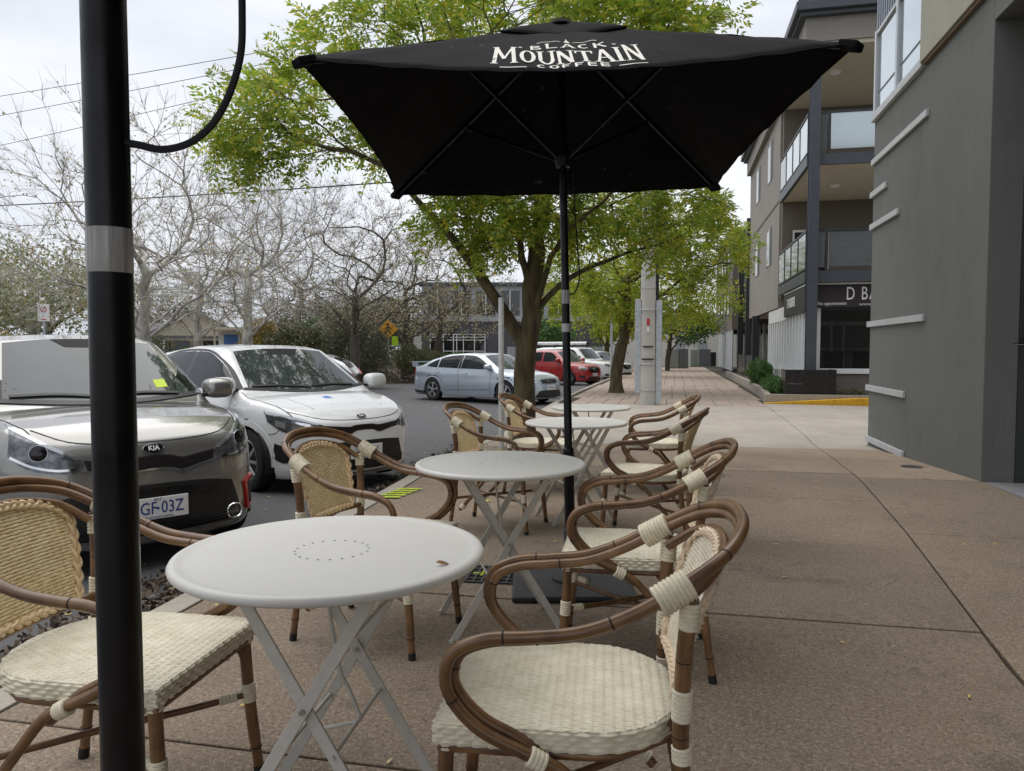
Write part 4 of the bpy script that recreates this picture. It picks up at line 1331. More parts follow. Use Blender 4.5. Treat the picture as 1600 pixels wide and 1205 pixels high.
class Car:
    """body from an implicit solid: lower body + greenhouse, wheel wells carved; x forward with the nose at 0"""
    def __init__(s, name, label, paint, P, loc, heading, hi=True, group=None):
        s.P = P; s.hi = hi
        s.o = thing(name, label, 'car', loc, heading, group)
        s.paint = paint
        s.body()
    def f(s, p, wells=True):
        P = s.P
        x, y, z = p[..., 0], p[..., 1], p[..., 2]
        ay = np.abs(y); W2 = P['W'] / 2
        ny = ay / W2
        wl = np.interp(z, *P['wl']) * np.interp(x, *P['plan']) * W2
        lo = smax(ay - wl, (z - np.interp(x, *P['top']) + P.get('crown', .05) * ny ** 2) * .9, .09)
        xf = np.interp(z, *P['xf']) - P['cf'][0] * ny ** 2 - P['cf'][1] * np.maximum(0, ny - .55) ** 2 * 4
        xr = np.interp(z, *P['xr']) + P['cr'][0] * ny ** 2 + P['cr'][1] * np.maximum(0, ny - .55) ** 2 * 4
        lo = smax(lo, x - xf, .07)
        lo = smax(lo, xr - x, .07)
        lo = smax(lo, P['zb'] - z, .04)
        xs = x + P.get('bow', .10) * ny ** 2
        gh = smax((z - np.interp(xs, *P['roof'], left=-5, right=-5) + .05 * ny ** 2) * .8, ay - np.interp(z, *P['wg']) * W2, .09)
        gh = smax(gh, .78 - z, .03)
        r = smin(lo, gh, .035)
        if wells:
            for wx in P['wheels']:
                d = np.sqrt((x - wx) ** 2 + (z - P['wr'] - .005) ** 2) - (P['wr'] + .045)
                well = np.maximum(d, (W2 - .27) - ay)
                r = np.maximum(r, -well)
        return r
    def march(s, O, D, T, steps=140, inside=True, wells=True):
        """first crossing along rays (inside->out or outside->in)"""
        n = O.shape[0]
        lo = np.zeros(n); hi_ = np.full(n, T); found = np.zeros(n, bool)
        prev = np.zeros(n)
        for k in range(1, steps + 1):
            t = np.full(n, T * k / steps)
            v = s.f(O + D * t[:, None], wells)
            c = (v > 0) if inside else (v < 0)
            new = c & ~found
            lo[new] = T * (k - 1) / steps; hi_[new] = T * k / steps
            found |= c
            if found.all(): break
        for _ in range(14):
            m = (lo + hi_) / 2
            v = s.f(O + D * m[:, None], wells)
            c = (v > 0) if inside else (v < 0)
            hi_ = np.where(c, m, hi_); lo = np.where(c, lo, m)
        return O + D * hi_[:, None], found
    def body(s):
        P = s.P; L = P['L']
        nt = 220 if s.hi else 100
        nx = 210 if s.hi else 110
        nc = 34 if s.hi else 18
        z0 = .60
        th = np.linspace(0, 2 * np.pi, nt, endpoint=False)
        xa, xb = -.45, -L + .45
        rows_O, rows_D = [], []
        for i in range(nc):                   # front cap, pole excluded
            ph = (i + .35) / nc * np.pi / 2
            rows_O.append(np.tile([xa, 0, z0], (nt, 1)))
            rows_D.append(np.stack([np.full(nt, math.cos(ph)), np.sin(th) * math.sin(ph), np.cos(th) * math.sin(ph)], -1))
        for i in range(nx + 1):
            x = xa + (xb - xa) * i / nx
            rows_O.append(np.tile([x, 0, z0], (nt, 1)))
            rows_D.append(np.stack([np.zeros(nt), np.sin(th), np.cos(th)], -1))
        for i in range(nc):
            ph = np.pi / 2 - (i + .65) / nc * np.pi / 2
            rows_O.append(np.tile([xb, 0, z0], (nt, 1)))
            rows_D.append(np.stack([np.full(nt, -math.cos(ph)), np.sin(th) * math.sin(ph), np.cos(th) * math.sin(ph)], -1))
        O = np.concatenate(rows_O); D = np.concatenate(rows_D)
        Vp, _ = s.march(O, D, 2.2, 110)
        nr = len(rows_O)
        idx = np.arange(nr * nt).reshape(nr, nt)
        r2 = np.roll(idx, -1, 1)
        F = np.stack([idx[:-1], idx[1:], r2[1:], r2[:-1]], -1).reshape(-1, 4)
        me = npmesh('body', Vp, F, MATS[s.paint], True, 42)
        # close the two poles
        s.b = link('body', me, s.o)
        cap = MB()
        for row in (0, nr - 1):
            ring = Vp[idx[row]]
            c = ring.mean(0)
            k0 = len(cap.v); cap.v.append(tuple(c)); cap.v.extend(map(tuple, ring))
            for j in range(nt):
                q = (k0, k0 + 1 + j, k0 + 1 + (j + 1) % nt)
                cap.f.append(q if row else q[::-1])
        cap.build('nose_cap', MATS[s.paint], s.b)
    def project(s, A, B, view, side=1):
        """A,B: view coordinates -> points on the body and normals"""
        A = np.asarray(A, float); B = np.asarray(B, float)
        sh = A.shape; A = A.ravel(); B = B.ravel(); n = len(A)
        if view == 'front': O = np.stack([np.full(n, .3), A, B], -1); D = np.tile([-1., 0, 0], (n, 1)); T = 2.6
        elif view == 'rear': O = np.stack([np.full(n, -s.P['L'] - .3), A, B], -1); D = np.tile([1., 0, 0], (n, 1)); T = 2.6
        elif view == 'side': O = np.stack([A, np.full(n, side * 1.3), B], -1); D = np.tile([0, -float(side), 0], (n, 1)); T = 1.25
        else: O = np.stack([A, B, np.full(n, 2.2)], -1); D = np.tile([0, 0, -1.], (n, 1)); T = 2.1
        Q, ok = s.march(O, D, T, 180, inside=False, wells=False)
        e = .012
        g = np.stack([s.f(Q + np.array(d) * e, False) - s.f(Q - np.array(d) * e, False) for d in ((1, 0, 0), (0, 1, 0), (0, 0, 1))], -1)
        g /= np.linalg.norm(g, axis=-1, keepdims=True) + 1e-9
        return Q.reshape(*sh, 3), g.reshape(*sh, 3)
    def patch(s, name, a, b, m, view='front', off=.005, parent=None, sides=(1, -1), ns=18, ntt=8, skirt=.012, side=None):
        """strip between two curves (lists of view coordinates) laid on the body"""
        objs = []
        a = np.array(catmull(a, 6)) if len(a) > 2 else np.array(a, float)
        b = np.array(catmull(b, 6)) if len(b) > 2 else np.array(b, float)
        def rs(c, n):
            d = np.r_[0, np.cumsum(np.linalg.norm(np.diff(c, axis=0), axis=1))]
            t = np.linspace(0, d[-1], n + 1)
            return np.stack([np.interp(t, d, c[:, 0]), np.interp(t, d, c[:, 1])], -1)
        A, B = rs(a, ns), rs(b, ns)
        t = np.linspace(0, 1, ntt + 1)
        G = A[:, None] * (1 - t)[None, :, None] + B[:, None] * t[None, :, None]
        if view == 'front' and 'zwarp' in s.P: G[..., 1] += np.interp(G[..., 1], *s.P['zwarp'])
        for sg in sides:
            if view in ('front', 'rear'): Q, N = s.project(G[..., 0] * sg, G[..., 1], view)
            elif view == 'side': Q, N = s.project(G[..., 0], G[..., 1], view, sg)
            else: Q, N = s.project(G[..., 0], G[..., 1] * sg, view)
            V = Q + N * off
            n1, n2 = V.shape[:2]
            idx = np.arange(n1 * n2).reshape(n1, n2)
            F = np.stack([idx[:-1, :-1], idx[1:, :-1], idx[1:, 1:], idx[:-1, 1:]], -1).reshape(-1, 4)
            per = np.r_[idx[:, 0], idx[-1, 1:], idx[::-1, -1][1:], idx[0, ::-1][1:-1]]
            Vs = (Q - N * skirt).reshape(-1, 3)[per]
            base = n1 * n2
            k = np.arange(len(per)); k2 = (k + 1) % len(per)
            Fs = np.stack([per, base + k, base + k2, per[k2]], -1)
            VV = np.concatenate([V.reshape(-1, 3), Vs]); FF = np.concatenate([F, Fs])
            # orient outwards
            c0 = VV[F[0]]; nn = np.cross(c0[1] - c0[0], c0[2] - c0[0])
            if nn @ N.reshape(-1, 3)[F[0][0]] < 0: FF = FF[:, ::-1]
            objs.append(link(name, npmesh(name, VV, FF, MATS[m], True, 40), parent or s.b))
        return objs
    def line(s, name, pts, m='seam_dark', view='side', w=.006, off=.0015, sides=(1, -1), parent=None):
        p = np.array(pts, float)
        d = np.gradient(p, axis=0); d /= np.linalg.norm(d, axis=1, keepdims=True) + 1e-9
        n = np.stack([-d[:, 1], d[:, 0]], -1) * w / 2
        return s.patch(name, list(p + n), list(p - n), m, view, off, parent, sides, ns=22, ntt=1, skirt=.004)
    def wheels(s, spokes=10, rim_m='alloy', tw=.19, twist=0.0, dual=False):
        r = s.P['wr']; W2 = s.P['W'] / 2
        root = None
        for wx in s.P['wheels']:
            for sg in (1, -1):
                loc = (wx, sg * (W2 - .012), r)
                if root is None:
                    w_ = bpy.data.objects.new('wheel', None); col.objects.link(w_); w_.parent = s.o
                    t = MB().lathe([(r * .66, -tw), (r * .80, -tw - .004), (r * .95, -tw + .01), (r, -tw + .035), (r, -.035), (r * .965, -.010), (r * .86, .002), (r * .70, -.002), (r * .665, -.012)], 40, axis='y')
                    t.build('tyre', MATS['tyre'], w_)
                    rr = r * .665
                    rm = MB().lathe([(rr, -tw), (rr, -.03), (rr, -.006), (rr * .955, -.004), (rr * .93, -.022), (rr * .90, -.10)], 40, axis='y')
                    rm.build('rim', MATS[rim_m], w_)
                    MB().lathe([(rr * .94, -.085), (.0001, -.085)], 24, axis='y').build('brake_cover', MATS['black_plastic'], w_)
                    for k in range(spokes):
                        a0 = 2 * math.pi * k / spokes
                        for da in ((-.13, .13) if dual else (0,)):
                            a = a0 + da; b_ = a0 + da * .5 + twist
                            p = (rr * .95 * math.cos(a), -.020, rr * .95 * math.sin(a)); q = (.03 * math.cos(b_), -.010, .03 * math.sin(b_))
                            MB().bar(q, p, .030 if not dual else .026, .022, up=(0, 1, 0)).build('spoke', MATS[rim_m], w_, smooth=False, bevel=.004)
                    MB().lathe([(.045, -.03), (.045, -.006), (.03, .0), (.0001, .001)], 18, axis='y').build('hub_cap', MATS[rim_m], w_)
                    root = w_; o = w_
                else:
                    o = copy_tree(root, s.o)
                o.location = loc; o.rotation_euler = (0, rng.uniform(0, 1), 0 if sg > 0 else math.pi)
                if sg < 0: o.rotation_euler = (0, rng.uniform(0, 1), math.pi)
                # arch lip
            for sg in (1, -1):
                arc = lambda rad: [(wx + rad * math.cos(a_), max(r + .005 + rad * math.sin(a_), s.P['zb'] + .01)) for a_ in np.linspace(-.04 * math.pi, 1.04 * math.pi, 25)]
                s.patch('arch_lip', arc(r + .028), arc(r + .085), s.paint, 'side', .004, s.b, (sg,), ns=40, ntt=3, skirt=.02)
                ln = MB()
                # dark liner inside the well
                prof = []
                for k in range(19):
                    a = math.pi * (-.1 + 1.2 * k / 18)
                    for yy in (W2 - .03, W2 - .26):
                        prof.append((wx + (r + .04) * math.cos(a), sg * yy, r + .005 + (r + .04) * math.sin(a)))
                ln.add(prof, [(2 * k, 2 * k + 1, 2 * k + 3, 2 * k + 2) for k in range(18)])
                ln.build('wheel_liner', MATS['black_plastic'], s.b)
    def mirrors(s, x, z, m, size=(.10, .17, .125), out=.10):
        W2 = s.P['W'] / 2
        for sg in (1, -1):
            y = sg * (W2 * float(np.interp(z, *s.P['wg'])) + out)
            mb = MB()
            def fn(i, j):
                a, b = math.pi * (i - .5), 2 * math.pi * j
                c = lambda v, e: math.copysign(abs(v) ** e, v)
                return (c(math.cos(a), .6) * c(math.cos(b), .6) * size[0] * (1.0), c(math.cos(a), .6) * c(math.sin(b), .6) * size[1] / 1.6, c(math.sin(a), .7) * size[2] / 1.6)
            mb.grid(fn, 10, 18)
            o = mb.build('mirror', MATS[m], s.o, angle=60); o.location = (x, y, z)
            MB().bar((.0, -sg * (out + .03), -.05), (0, -sg * .02, -.05), .05, .03).build('mirror_arm', MATS['black_plastic'], o, smooth=False, bevel=.006)
    def plate(s, z, txt, w=.372, h=.134, x=None, y0=0):
        Q, N = s.project(np.array([y0]), np.array([z]), 'front')
        px_ = Q[0, 0] + .012
        p = MB().box(-.004, .006, -w / 2, w / 2, -h / 2, h / 2)
        o = p.build('number_plate', MATS['plate_white'], s.o, smooth=False, bevel=.003)
        o.location = (px_, y0, z)
        box('plate_dot', (.0062, .0082, -.007, .007, -.007, .007), MATS['plate_blue'], o)
        for (t, size, zz, sx) in ((txt.replace('\u00b7', ' '), h * .80, 0, .78), ('ACT', h * .16, h * .40, 1.1), ("THE NATION'S CAPITAL", h * .13, -h * .41, 1.0)):
            if size < .01 or (not s.hi and zz): continue
            V, Fc = text_mesh(t, size, .0006, 'CENTER')
            mb = MB(); mb.add([(.0075 + q[2], q[0] * sx, q[1] + zz) for q in V], Fc)
            mb.build('plate_lettering', MATS['plate_blue'], o, smooth=False, kind='stuff')
        return o
    def badge(s, z, dark=False, w=.125, h=.062, txt='KIA'):
        Q, N = s.project(np.array([0.]), np.array([z]), 'front')
        o = bpy.data.objects.new('badge', None)
        mb = MB()
        n = 28
        mb.v = [(.0, w / 2 * math.cos(2 * math.pi * k / n), h / 2 * math.sin(2 * math.pi * k / n)) for k in range(n)] + [(.007, w / 2 * .93 * math.cos(2 * math.pi * k / n), h / 2 * .9 * math.sin(2 * math.pi * k / n)) for k in range(n)]
        mb.f = [(k, (k + 1) % n, n + (k + 1) % n, n + k) for k in range(n)] + [tuple(range(n, 2 * n))]
        o = mb.build('badge', MATS['gloss_black'] if not dark else MATS['gloss_black'], s.b)
        nn = N[0]
        o.location = tuple(Q[0] + nn * .002); o.rotation_euler = (0, -math.asin(max(-1, min(1, nn[2]))), 0)
        rg = MB().tube([(.006, w / 2 * .96 * math.cos(2 * math.pi * k / n), h / 2 * .95 * math.sin(2 * math.pi * k / n)) for k in range(n)], .0035, 6, closed=True)
        rg.build('badge_ring', MATS['lamp_chrome'], o)
        V, Fc = text_mesh(txt, h * .72, .001, 'CENTER', offset=.0012)
        mb = MB(); mb.add([(.0085 + q[2], q[0] * .95, q[1]) for q in V], Fc)
        mb.build('badge_lettering', MATS['plate_white'], o, smooth=False, kind='stuff')

def disc(c, r, n, th, mb, k=20):
    """short cylinder facing n at c"""
    n = Vector(n).normalized(); c = Vector(c)
    mb.tube([c - n * th, c + n * th * .6, c + n * th], [r, r, r * .9], k)

HD = math.atan2(-.545, .839)

# --- champagne small hatch with its nose to the kerb
P1 = dict(zwarp=([.50, .56, .88, .95], [0, .052, .045, 0]), L=3.60, W=1.595, zb=.16, wr=.29, wheels=(-.66, -3.06), crown=.05, bow=.12,
          wl=([.1, .2, .45, .60, .78, .95, 1.05], [.90, .95, 1.0, 1.0, .985, .95, .93]),
          plan=([-3.6, -3.2, -2.6, -1.0, -.5, -.2, 0], [.90, .95, 1.0, 1.0, .985, .955, .93]),
          top=([-3.6, -3.3, -2.0, -1.02, -.85, -.55, -.30, -.14, 0, .2], [.98, 1.0, 1.0, 1.0, .995, .968, .925, .872, .80, .66]),
          xf=([.1, .18, .25, .36, .54, .65, .73, .81, .89, 1.0], [-.10, -.045, -.01, .0, .0, -.012, -.03, -.055, -.11, -.28]),
          xr=([.1, .3, .6, .8, 1.0, 1.1], [-3.50, -3.58, -3.60, -3.58, -3.52, -3.45]),
          cf=(.12, .30), cr=(.12, .35),
          roof=([-3.75, -3.58, -3.42, -3.05, -2.3, -1.75, -1.50, -.82, -.7, -.5], [.5, .95, 1.24, 1.43, 1.485, 1.475, 1.44, 1.00, .90, .6]),
          wg=([.8, .98, 1.2, 1.40, 1.5], [.985, .955, .87, .755, .70]))
c1 = Car('small_hatchback', 'champagne grey small hatchback with red bumper trim, partly hidden by the black pole', 'paint_champagne', P1, (-3.10, 4.02, zr(4.0)), HD, group='cars parked nose to the kerb')
c1.patch('windscreen', [(-.60, 1.035), (-.3, 1.012), (0, 1.005), (.3, 1.012), (.60, 1.035)], [(-.49, 1.405), (-.25, 1.43), (0, 1.435), (.25, 1.43), (.49, 1.405)], 'windscreen', sides=(1,), ns=24, ntt=12)
c1.patch('cowl', [(-.66, 1.015), (-.3, .992), (0, .985), (.3, .992), (.66, 1.015)], [(-.63, 1.038), (-.3, 1.016), (0, 1.009), (.3, 1.016), (.63, 1.038)], 'black_plastic', sides=(1,), ns=24, ntt=2, off=.008)
c1.patch('sun_band', [(-.20, 1.432), (0, 1.436), (.20, 1.432)], [(-.13, 1.375), (0, 1.372), (.13, 1.375)], 'seam_dark', sides=(1,), ns=10, ntt=3, off=.0065, skirt=.001)
c1.patch('headlamp', [(.385, .655), (.44, .695), (.53, .75), (.62, .815), (.685, .87)], [(.405, .60), (.47, .592), (.56, .60), (.65, .63), (.715, .70)], 'lamp_dark', off=.006, ns=16, ntt=10)
c1.patch('lamp_brow', [(.40, .672), (.45, .707), (.53, .755), (.62, .822), (.685, .876)], [(.42, .664), (.46, .694), (.54, .738), (.62, .797), (.685, .846)], 'lamp_clear', off=.010, ntt=3)
c1.patch('lamp_strip', [(.43, .622), (.52, .622), (.62, .648), (.70, .70)], [(.435, .608), (.52, .608), (.62, .633), (.705, .684)], 'lamp_chrome', off=.011, ntt=2)
for sg in (1, -1):
    for (yy, zz, rr) in ((.585, .764, .046),):
        Q, N = c1.project(np.array([sg * yy]), np.array([zz]), 'front')
        mb = MB(); disc(Q[0] + N[0] * .010, rr, (.9, sg * .35, .15), .008, mb); mb.build('projector', MATS['gloss_black'], c1.b)
        c = Vector(Q[0] + N[0] * .016); ax = Vector((.9, sg * .35, .15)).normalized(); u_ = ax.orthogonal().normalized(); v_ = ax.cross(u_)
        MB().tube([c + (u_ * math.cos(a) + v_ * math.sin(a)) * rr * 1.02 for a in np.linspace(0, 2 * math.pi, 25)[:-1]], .0025, 6, closed=True).build('projector_ring', MATS['lamp_clear'], c1.b)
c1.patch('grille', [(-.385, .665), (-.28, .65), (-.17, .635), (-.10, .655), (0, .662), (.10, .655), (.17, .635), (.28, .65), (.385, .665)],
         [(-.37, .605), (-.28, .585), (-.17, .560), (-.10, .575), (0, .582), (.10, .575), (.17, .560), (.28, .585), (.37, .605)], 'grille_mesh', sides=(1,), ns=40, ntt=6, off=.004)
for k in range(5):
    o_ = .006 + k * .0125
    c1.line('grille_bar', [(-.37, .66 - o_), (-.28, .645 - o_), (-.17, .630 - o_ * 1.05), (-.10, .650 - o_ * 1.08), (0, .657 - o_ * 1.08), (.10, .650 - o_ * 1.08), (.17, .630 - o_ * 1.05), (.28, .645 - o_), (.37, .66 - o_)], 'seam_dark', 'front', .0028, .0075, (1,))
c1.line('chrome_strip', [(-.40, .600), (-.28, .580), (-.17, .553), (-.10, .570), (0, .577), (.10, .570), (.17, .553), (.28, .580), (.40, .600)], 'lamp_chrome', 'front', .010, .008, (1,))
c1.line('bonnet_seam', [(-.60, .845), (-.45, .775), (-.25, .75), (0, .745), (.25, .75), (.45, .775), (.60, .845)], view='front', sides=(1,))
c1.line('bonnet_seam', [(-.20, .60), (-.45, .655), (-.75, .70), (-.95, .69)], view='top')
c1.patch('lower_grille', [(-.50, .50), (-.3, .515), (0, .52), (.3, .515), (.50, .50)], [(-.60, .245), (-.3, .225), (0, .22), (.3, .225), (.60, .245)], 'black_plastic', sides=(1,), ns=30, ntt=12, off=.003)
c1.patch('intake', [(-.40, .495), (0, .505), (.40, .495)], [(-.33, .452), (0, .455), (.33, .452)], 'gloss_black', sides=(1,), ns=20, ntt=3, off=.010)
for k in range(4):
    c1.line('intake_bar', [(-.52, .30 - k * .018), (0, .285 - k * .018), (.52, .30 - k * .018)], 'gloss_black', 'front', .006, .008, (1,))
c1.patch('chin', [(-.60, .245), (-.42, .225), (-.3, .195), (0, .19), (.3, .195), (.42, .225), (.60, .245)], [(-.58, .20), (-.42, .195), (-.3, .172), (0, .17), (.3, .172), (.42, .195), (.58, .20)], 'paint_champagne', sides=(1,), ns=24, ntt=3, off=.012)
c1.patch('air_vent', [(.63, .44), (.67, .46), (.715, .475)], [(.645, .28), (.68, .265), (.72, .27)], 'black_plastic', off=.004, ns=8, ntt=8)
c1.patch('vent_trim', [(.612, .455), (.630, .37), (.645, .272)], [(.638, .445), (.654, .37), (.668, .285)], 'accent_red', off=.016, ns=12, ntt=3)
c1.patch('vent_trim', [(.614, .462), (.67, .482), (.725, .495)], [(.618, .436), (.67, .454), (.725, .466)], 'accent_red', off=.016, ns=10, ntt=3)
c1.patch('vent_trim', [(.643, .292), (.68, .28), (.722, .282)], [(.647, .264), (.68, .252), (.722, .256)], 'accent_red', off=.016, ns=10, ntt=3)
for sg in (1, -1):
    Q, N = c1.project(np.array([sg * .515]), np.array([.285]), 'front')
    c = Vector(Q[0] + N[0] * .008); ax = Vector((1, sg * .15, 0)).normalized(); u_ = Vector((0, 0, 1)); v_ = ax.cross(u_)
    mb = MB(); disc(c, .038, ax, .006, mb); mb.build('fog_lamp', MATS['lamp_dark'], c1.b)
    MB().tube([c + ax * .006 + u_ * (.046 * math.copysign(abs(math.sin(a)) ** .8, math.sin(a))) + v_ * (.052 * math.copysign(abs(math.cos(a)) ** .8, math.cos(a))) for a in np.linspace(0, 2 * math.pi, 33)[:-1]], .0065, 6, closed=True).build('fog_ring', MATS['lamp_chrome'], c1.b)
c1.badge(.752)
c1.plate(.388, 'YGF\u00b703Z')
c1.patch('side_window', [(-.98, 1.06), (-1.45, 1.30), (-1.75, 1.385), (-2.1, 1.40)], [(-1.0, 1.02), (-1.45, 1.0), (-1.75, 1.0), (-2.1, 1.0)], 'side_glass', 'side', ns=14, ntt=8)
c1.patch('side_window', [(-2.15, 1.40), (-2.6, 1.38), (-3.0, 1.30)], [(-2.15, 1.0), (-2.6, 1.01), (-3.0, 1.08)], 'side_glass', 'side', ns=10, ntt=8)
c1.mirrors(-1.02, 1.06, 'paint_champagne')
c1.wheels(8)
for (a, b) in (((.50, 1.03), (-.02, 1.035)), ((-.06, 1.03), (-.56, 1.045))):
    c1.line('wiper', [(a[0], a[1]), ((a[0] + b[0]) / 2, (a[1] + b[1]) / 2 + .012), b], 'black_plastic', 'front', .014, .018, (1,))
c1.patch('parking_permit', [(.36, 1.075), (.45, 1.08)], [(.36, 1.13), (.45, 1.135)], 'hi_vis', sides=(1,), ns=4, ntt=3, off=.007, skirt=.001)

# --- white hatch beside it
P2 = dict(L=4.065, W=1.725, zb=.15, wr=.31, wheels=(-.80, -3.38), crown=.055, bow=.13,
          wl=([.1, .2, .45, .62, .80, .93, 1.05], [.90, .955, 1.0, 1.0, .985, .955, .93]),
          plan=([-4.1, -3.6, -2.8, -1.2, -.6, -.25, 0], [.90, .95, 1.0, 1.0, .99, .965, .94]),
          top=([-4.1, -3.6, -2.0, -1.18, -1.0, -.7, -.40, -.20, -.05, .2], [.95, .97, .97, .975, .965, .925, .862, .80, .74, .6]),
          xf=([.1, .17, .24, .36, .50, .60, .68, .76, .84, 1.0], [-.12, -.05, -.01, .0, .0, -.01, -.03, -.075, -.15, -.35]),
          xr=([.1, .3, .6, .8, 1.0, 1.1], [-3.95, -4.05, -4.06, -4.03, -3.95, -3.85]),
          cf=(.20, .62), cr=(.12, .40),
          roof=([-4.2, -4.02, -3.80, -3.3, -2.5, -1.95, -1.70, -.92, -.8, -.5], [.5, .92, 1.18, 1.385, 1.455, 1.445, 1.41, .965, .88, .6]),
          wg=([.8, .95, 1.15, 1.36, 1.48], [.985, .955, .875, .755, .70]))
c2 = Car('white_hatchback', 'white hatchback parked nose to the kerb behind the second left chair', 'paint_white', P2, (-2.95, 6.90, zr(6.9)), HD + R(1), group='cars parked nose to the kerb')
c2.patch('windscreen', [(-.66, 1.00), (-.3, .972), (0, .965), (.3, .972), (.66, 1.00)], [(-.53, 1.37), (-.27, 1.395), (0, 1.40), (.27, 1.395), (.53, 1.37)], 'windscreen', sides=(1,), ns=26, ntt=12)
c2.patch('cowl', [(-.72, .985), (-.3, .955), (0, .948), (.3, .955), (.72, .985)], [(-.69, 1.004), (-.3, .976), (0, .969), (.3, .976), (.69, 1.004)], 'black_plastic', sides=(1,), ns=26, ntt=2, off=.008)
c2.patch('sun_band', [(-.22, 1.398), (0, 1.402), (.22, 1.398)], [(-.14, 1.335), (0, 1.332), (.14, 1.335)], 'seam_dark', sides=(1,), ns=10, ntt=3, off=.0065, skirt=.001)
c2.patch('headlamp', [(.425, .668), (.50, .700), (.60, .738), (.70, .775), (.775, .80)], [(.445, .620), (.52, .602), (.62, .598), (.71, .615), (.775, .70)], 'lamp_dark', off=.006, ns=18, ntt=10)
c2.patch('lamp_brow', [(.46, .684), (.56, .722), (.66, .758), (.77, .798)], [(.48, .672), (.57, .705), (.67, .735), (.77, .765)], 'lamp_clear', off=.010, ntt=3)
c2.patch('lamp_reflector', [(.54, .685), (.60, .70), (.655, .71)], [(.54, .635), (.60, .630), (.655, .635)], 'lamp_chrome', off=.010, ns=8, ntt=5)
c2.patch('lamp_reflector', [(.69, .70), (.735, .72)], [(.695, .64), (.74, .665)], 'lamp_clear', off=.010, ns=6, ntt=5)
c2.patch('grille', [(-.43, .668), (-.30, .655), (-.17, .645), (-.10, .657), (0, .660), (.10, .657), (.17, .645), (.30, .655), (.43, .668)],
         [(-.43, .618), (-.30, .600), (-.17, .575), (-.10, .602), (0, .607), (.10, .602), (.17, .575), (.30, .600), (.43, .618)], 'grille_mesh', sides=(1,), ns=40, ntt=6, off=.004)
for k in range(3):
    o_ = .010 + k * .014
    c2.line('grille_bar', [(-.41, .662 - o_), (-.30, .650 - o_), (-.17, .640 - o_ * 1.2), (-.10, .652 - o_), (0, .655 - o_), (.10, .652 - o_), (.17, .640 - o_ * 1.2), (.30, .650 - o_), (.41, .662 - o_)], 'gloss_black', 'front', .003, .007, (1,))
c2.line('bonnet_seam', [(-.66, .80), (-.45, .735), (-.25, .712), (0, .707), (.25, .712), (.45, .735), (.66, .80)], view='front', sides=(1,))
c2.line('bonnet_seam', [(-.28, .64), (-.55, .70), (-.85, .75), (-1.08, .745)], view='top')
c2.line('bonnet_crease', [(-.30, .40), (-.6, .46), (-1.0, .52)], 'paint_white', 'top', .02, .004)
c2.patch('lower_grille', [(-.44, .485), (-.25, .50), (0, .503), (.25, .50), (.44, .485)], [(-.50, .255), (-.3, .225), (0, .22), (.3, .225), (.50, .255)], 'black_plastic', sides=(1,), ns=30, ntt=10, off=.003)
for k in range(4):
    c2.line('intake_bar', [(-.50 + .012 * k, .325 - k * .022), (0, .310 - k * .022), (.50 - .012 * k, .325 - k * .022)], 'gloss_black', 'front', .007, .008, (1,))
c2.patch('air_vent', [(.655, .46), (.71, .475), (.755, .50)], [(.665, .33), (.715, .315), (.765, .36)], 'black_plastic', off=.004, ns=8, ntt=8)
c2.line('chin_line', [(-.55, .205), (0, .185), (.55, .205)], 'black_plastic', 'front', .012, .003, (1,))
c2.badge(.735, True, .11, .05)
c2.plate(.395, 'YJL\u00b737Y')
c2.patch('side_window', [(-1.16, 1.00), (-1.55, 1.22), (-1.95, 1.35), (-2.30, 1.375)], [(-1.18, .98), (-1.55, .975), (-1.95, .98), (-2.30, .985)], 'side_glass', 'side', ns=16, ntt=8)
c2.patch('side_window', [(-2.40, 1.375), (-2.9, 1.35), (-3.30, 1.24), (-3.48, 1.13)], [(-2.40, .985), (-2.9, 1.0), (-3.30, 1.03), (-3.48, 1.06)], 'side_glass', 'side', ns=14, ntt=8)
c2.line('door_pillar', [(-2.35, .985), (-2.35, 1.37)], 'gloss_black', 'side', .10, .004)
c2.line('window_trim', [(-1.12, .985), (-1.55, 1.235), (-1.95, 1.365), (-2.4, 1.392), (-2.95, 1.362), (-3.34, 1.25), (-3.54, 1.11)], 'black_plastic', 'side', .018, .004)
c2.line('door_seam', [(-1.12, .95), (-1.16, .7), (-1.2, .40), (-1.35, .25)])
c2.line('door_seam', [(-2.35, .98), (-2.36, .6), (-2.33, .28)])
c2.line('door_seam', [(-1.35, .25), (-2.0, .245), (-2.9, .25)])
c2.line('bumper_seam', [(-.36, .66), (-.40, .60), (-.48, .58)], view='side')
c2.line('sill', [(-1.25, .19), (-2.9, .19)], 'black_plastic', 'side', .05, .004)
c2.patch('side_repeater', [(-1.00, .84), (-1.055, .845)], [(-1.01, .865), (-1.05, .868)], 'lamp_clear', 'side', ns=4, ntt=2)
c2.line('door_handle', [(-2.05, .86), (-2.25, .87)], 'paint_white', 'side', .03, .02)
c2.mirrors(-1.14, 1.035, 'paint_white', (.10, .20, .135), .13)
c2.wheels(8, twist=.25)
for (a, b) in (((.55, .995), (.0, 1.0)), ((-.04, .99), (-.62, 1.01))):
    c2.line('wiper', [a, ((a[0] + b[0]) / 2, (a[1] + b[1]) / 2 + .012), b], 'black_plastic', 'front', .014, .018, (1,))
mat('permit_blue', (.10, .24, .62), .5)
c2.patch('blue_sticker', [(-.56, -.02), (-.56, -.10)], [(-.64, -.03), (-.63, -.10)], 'permit_blue', 'top', sides=(1,), ns=4, ntt=3, off=.003, skirt=.001)

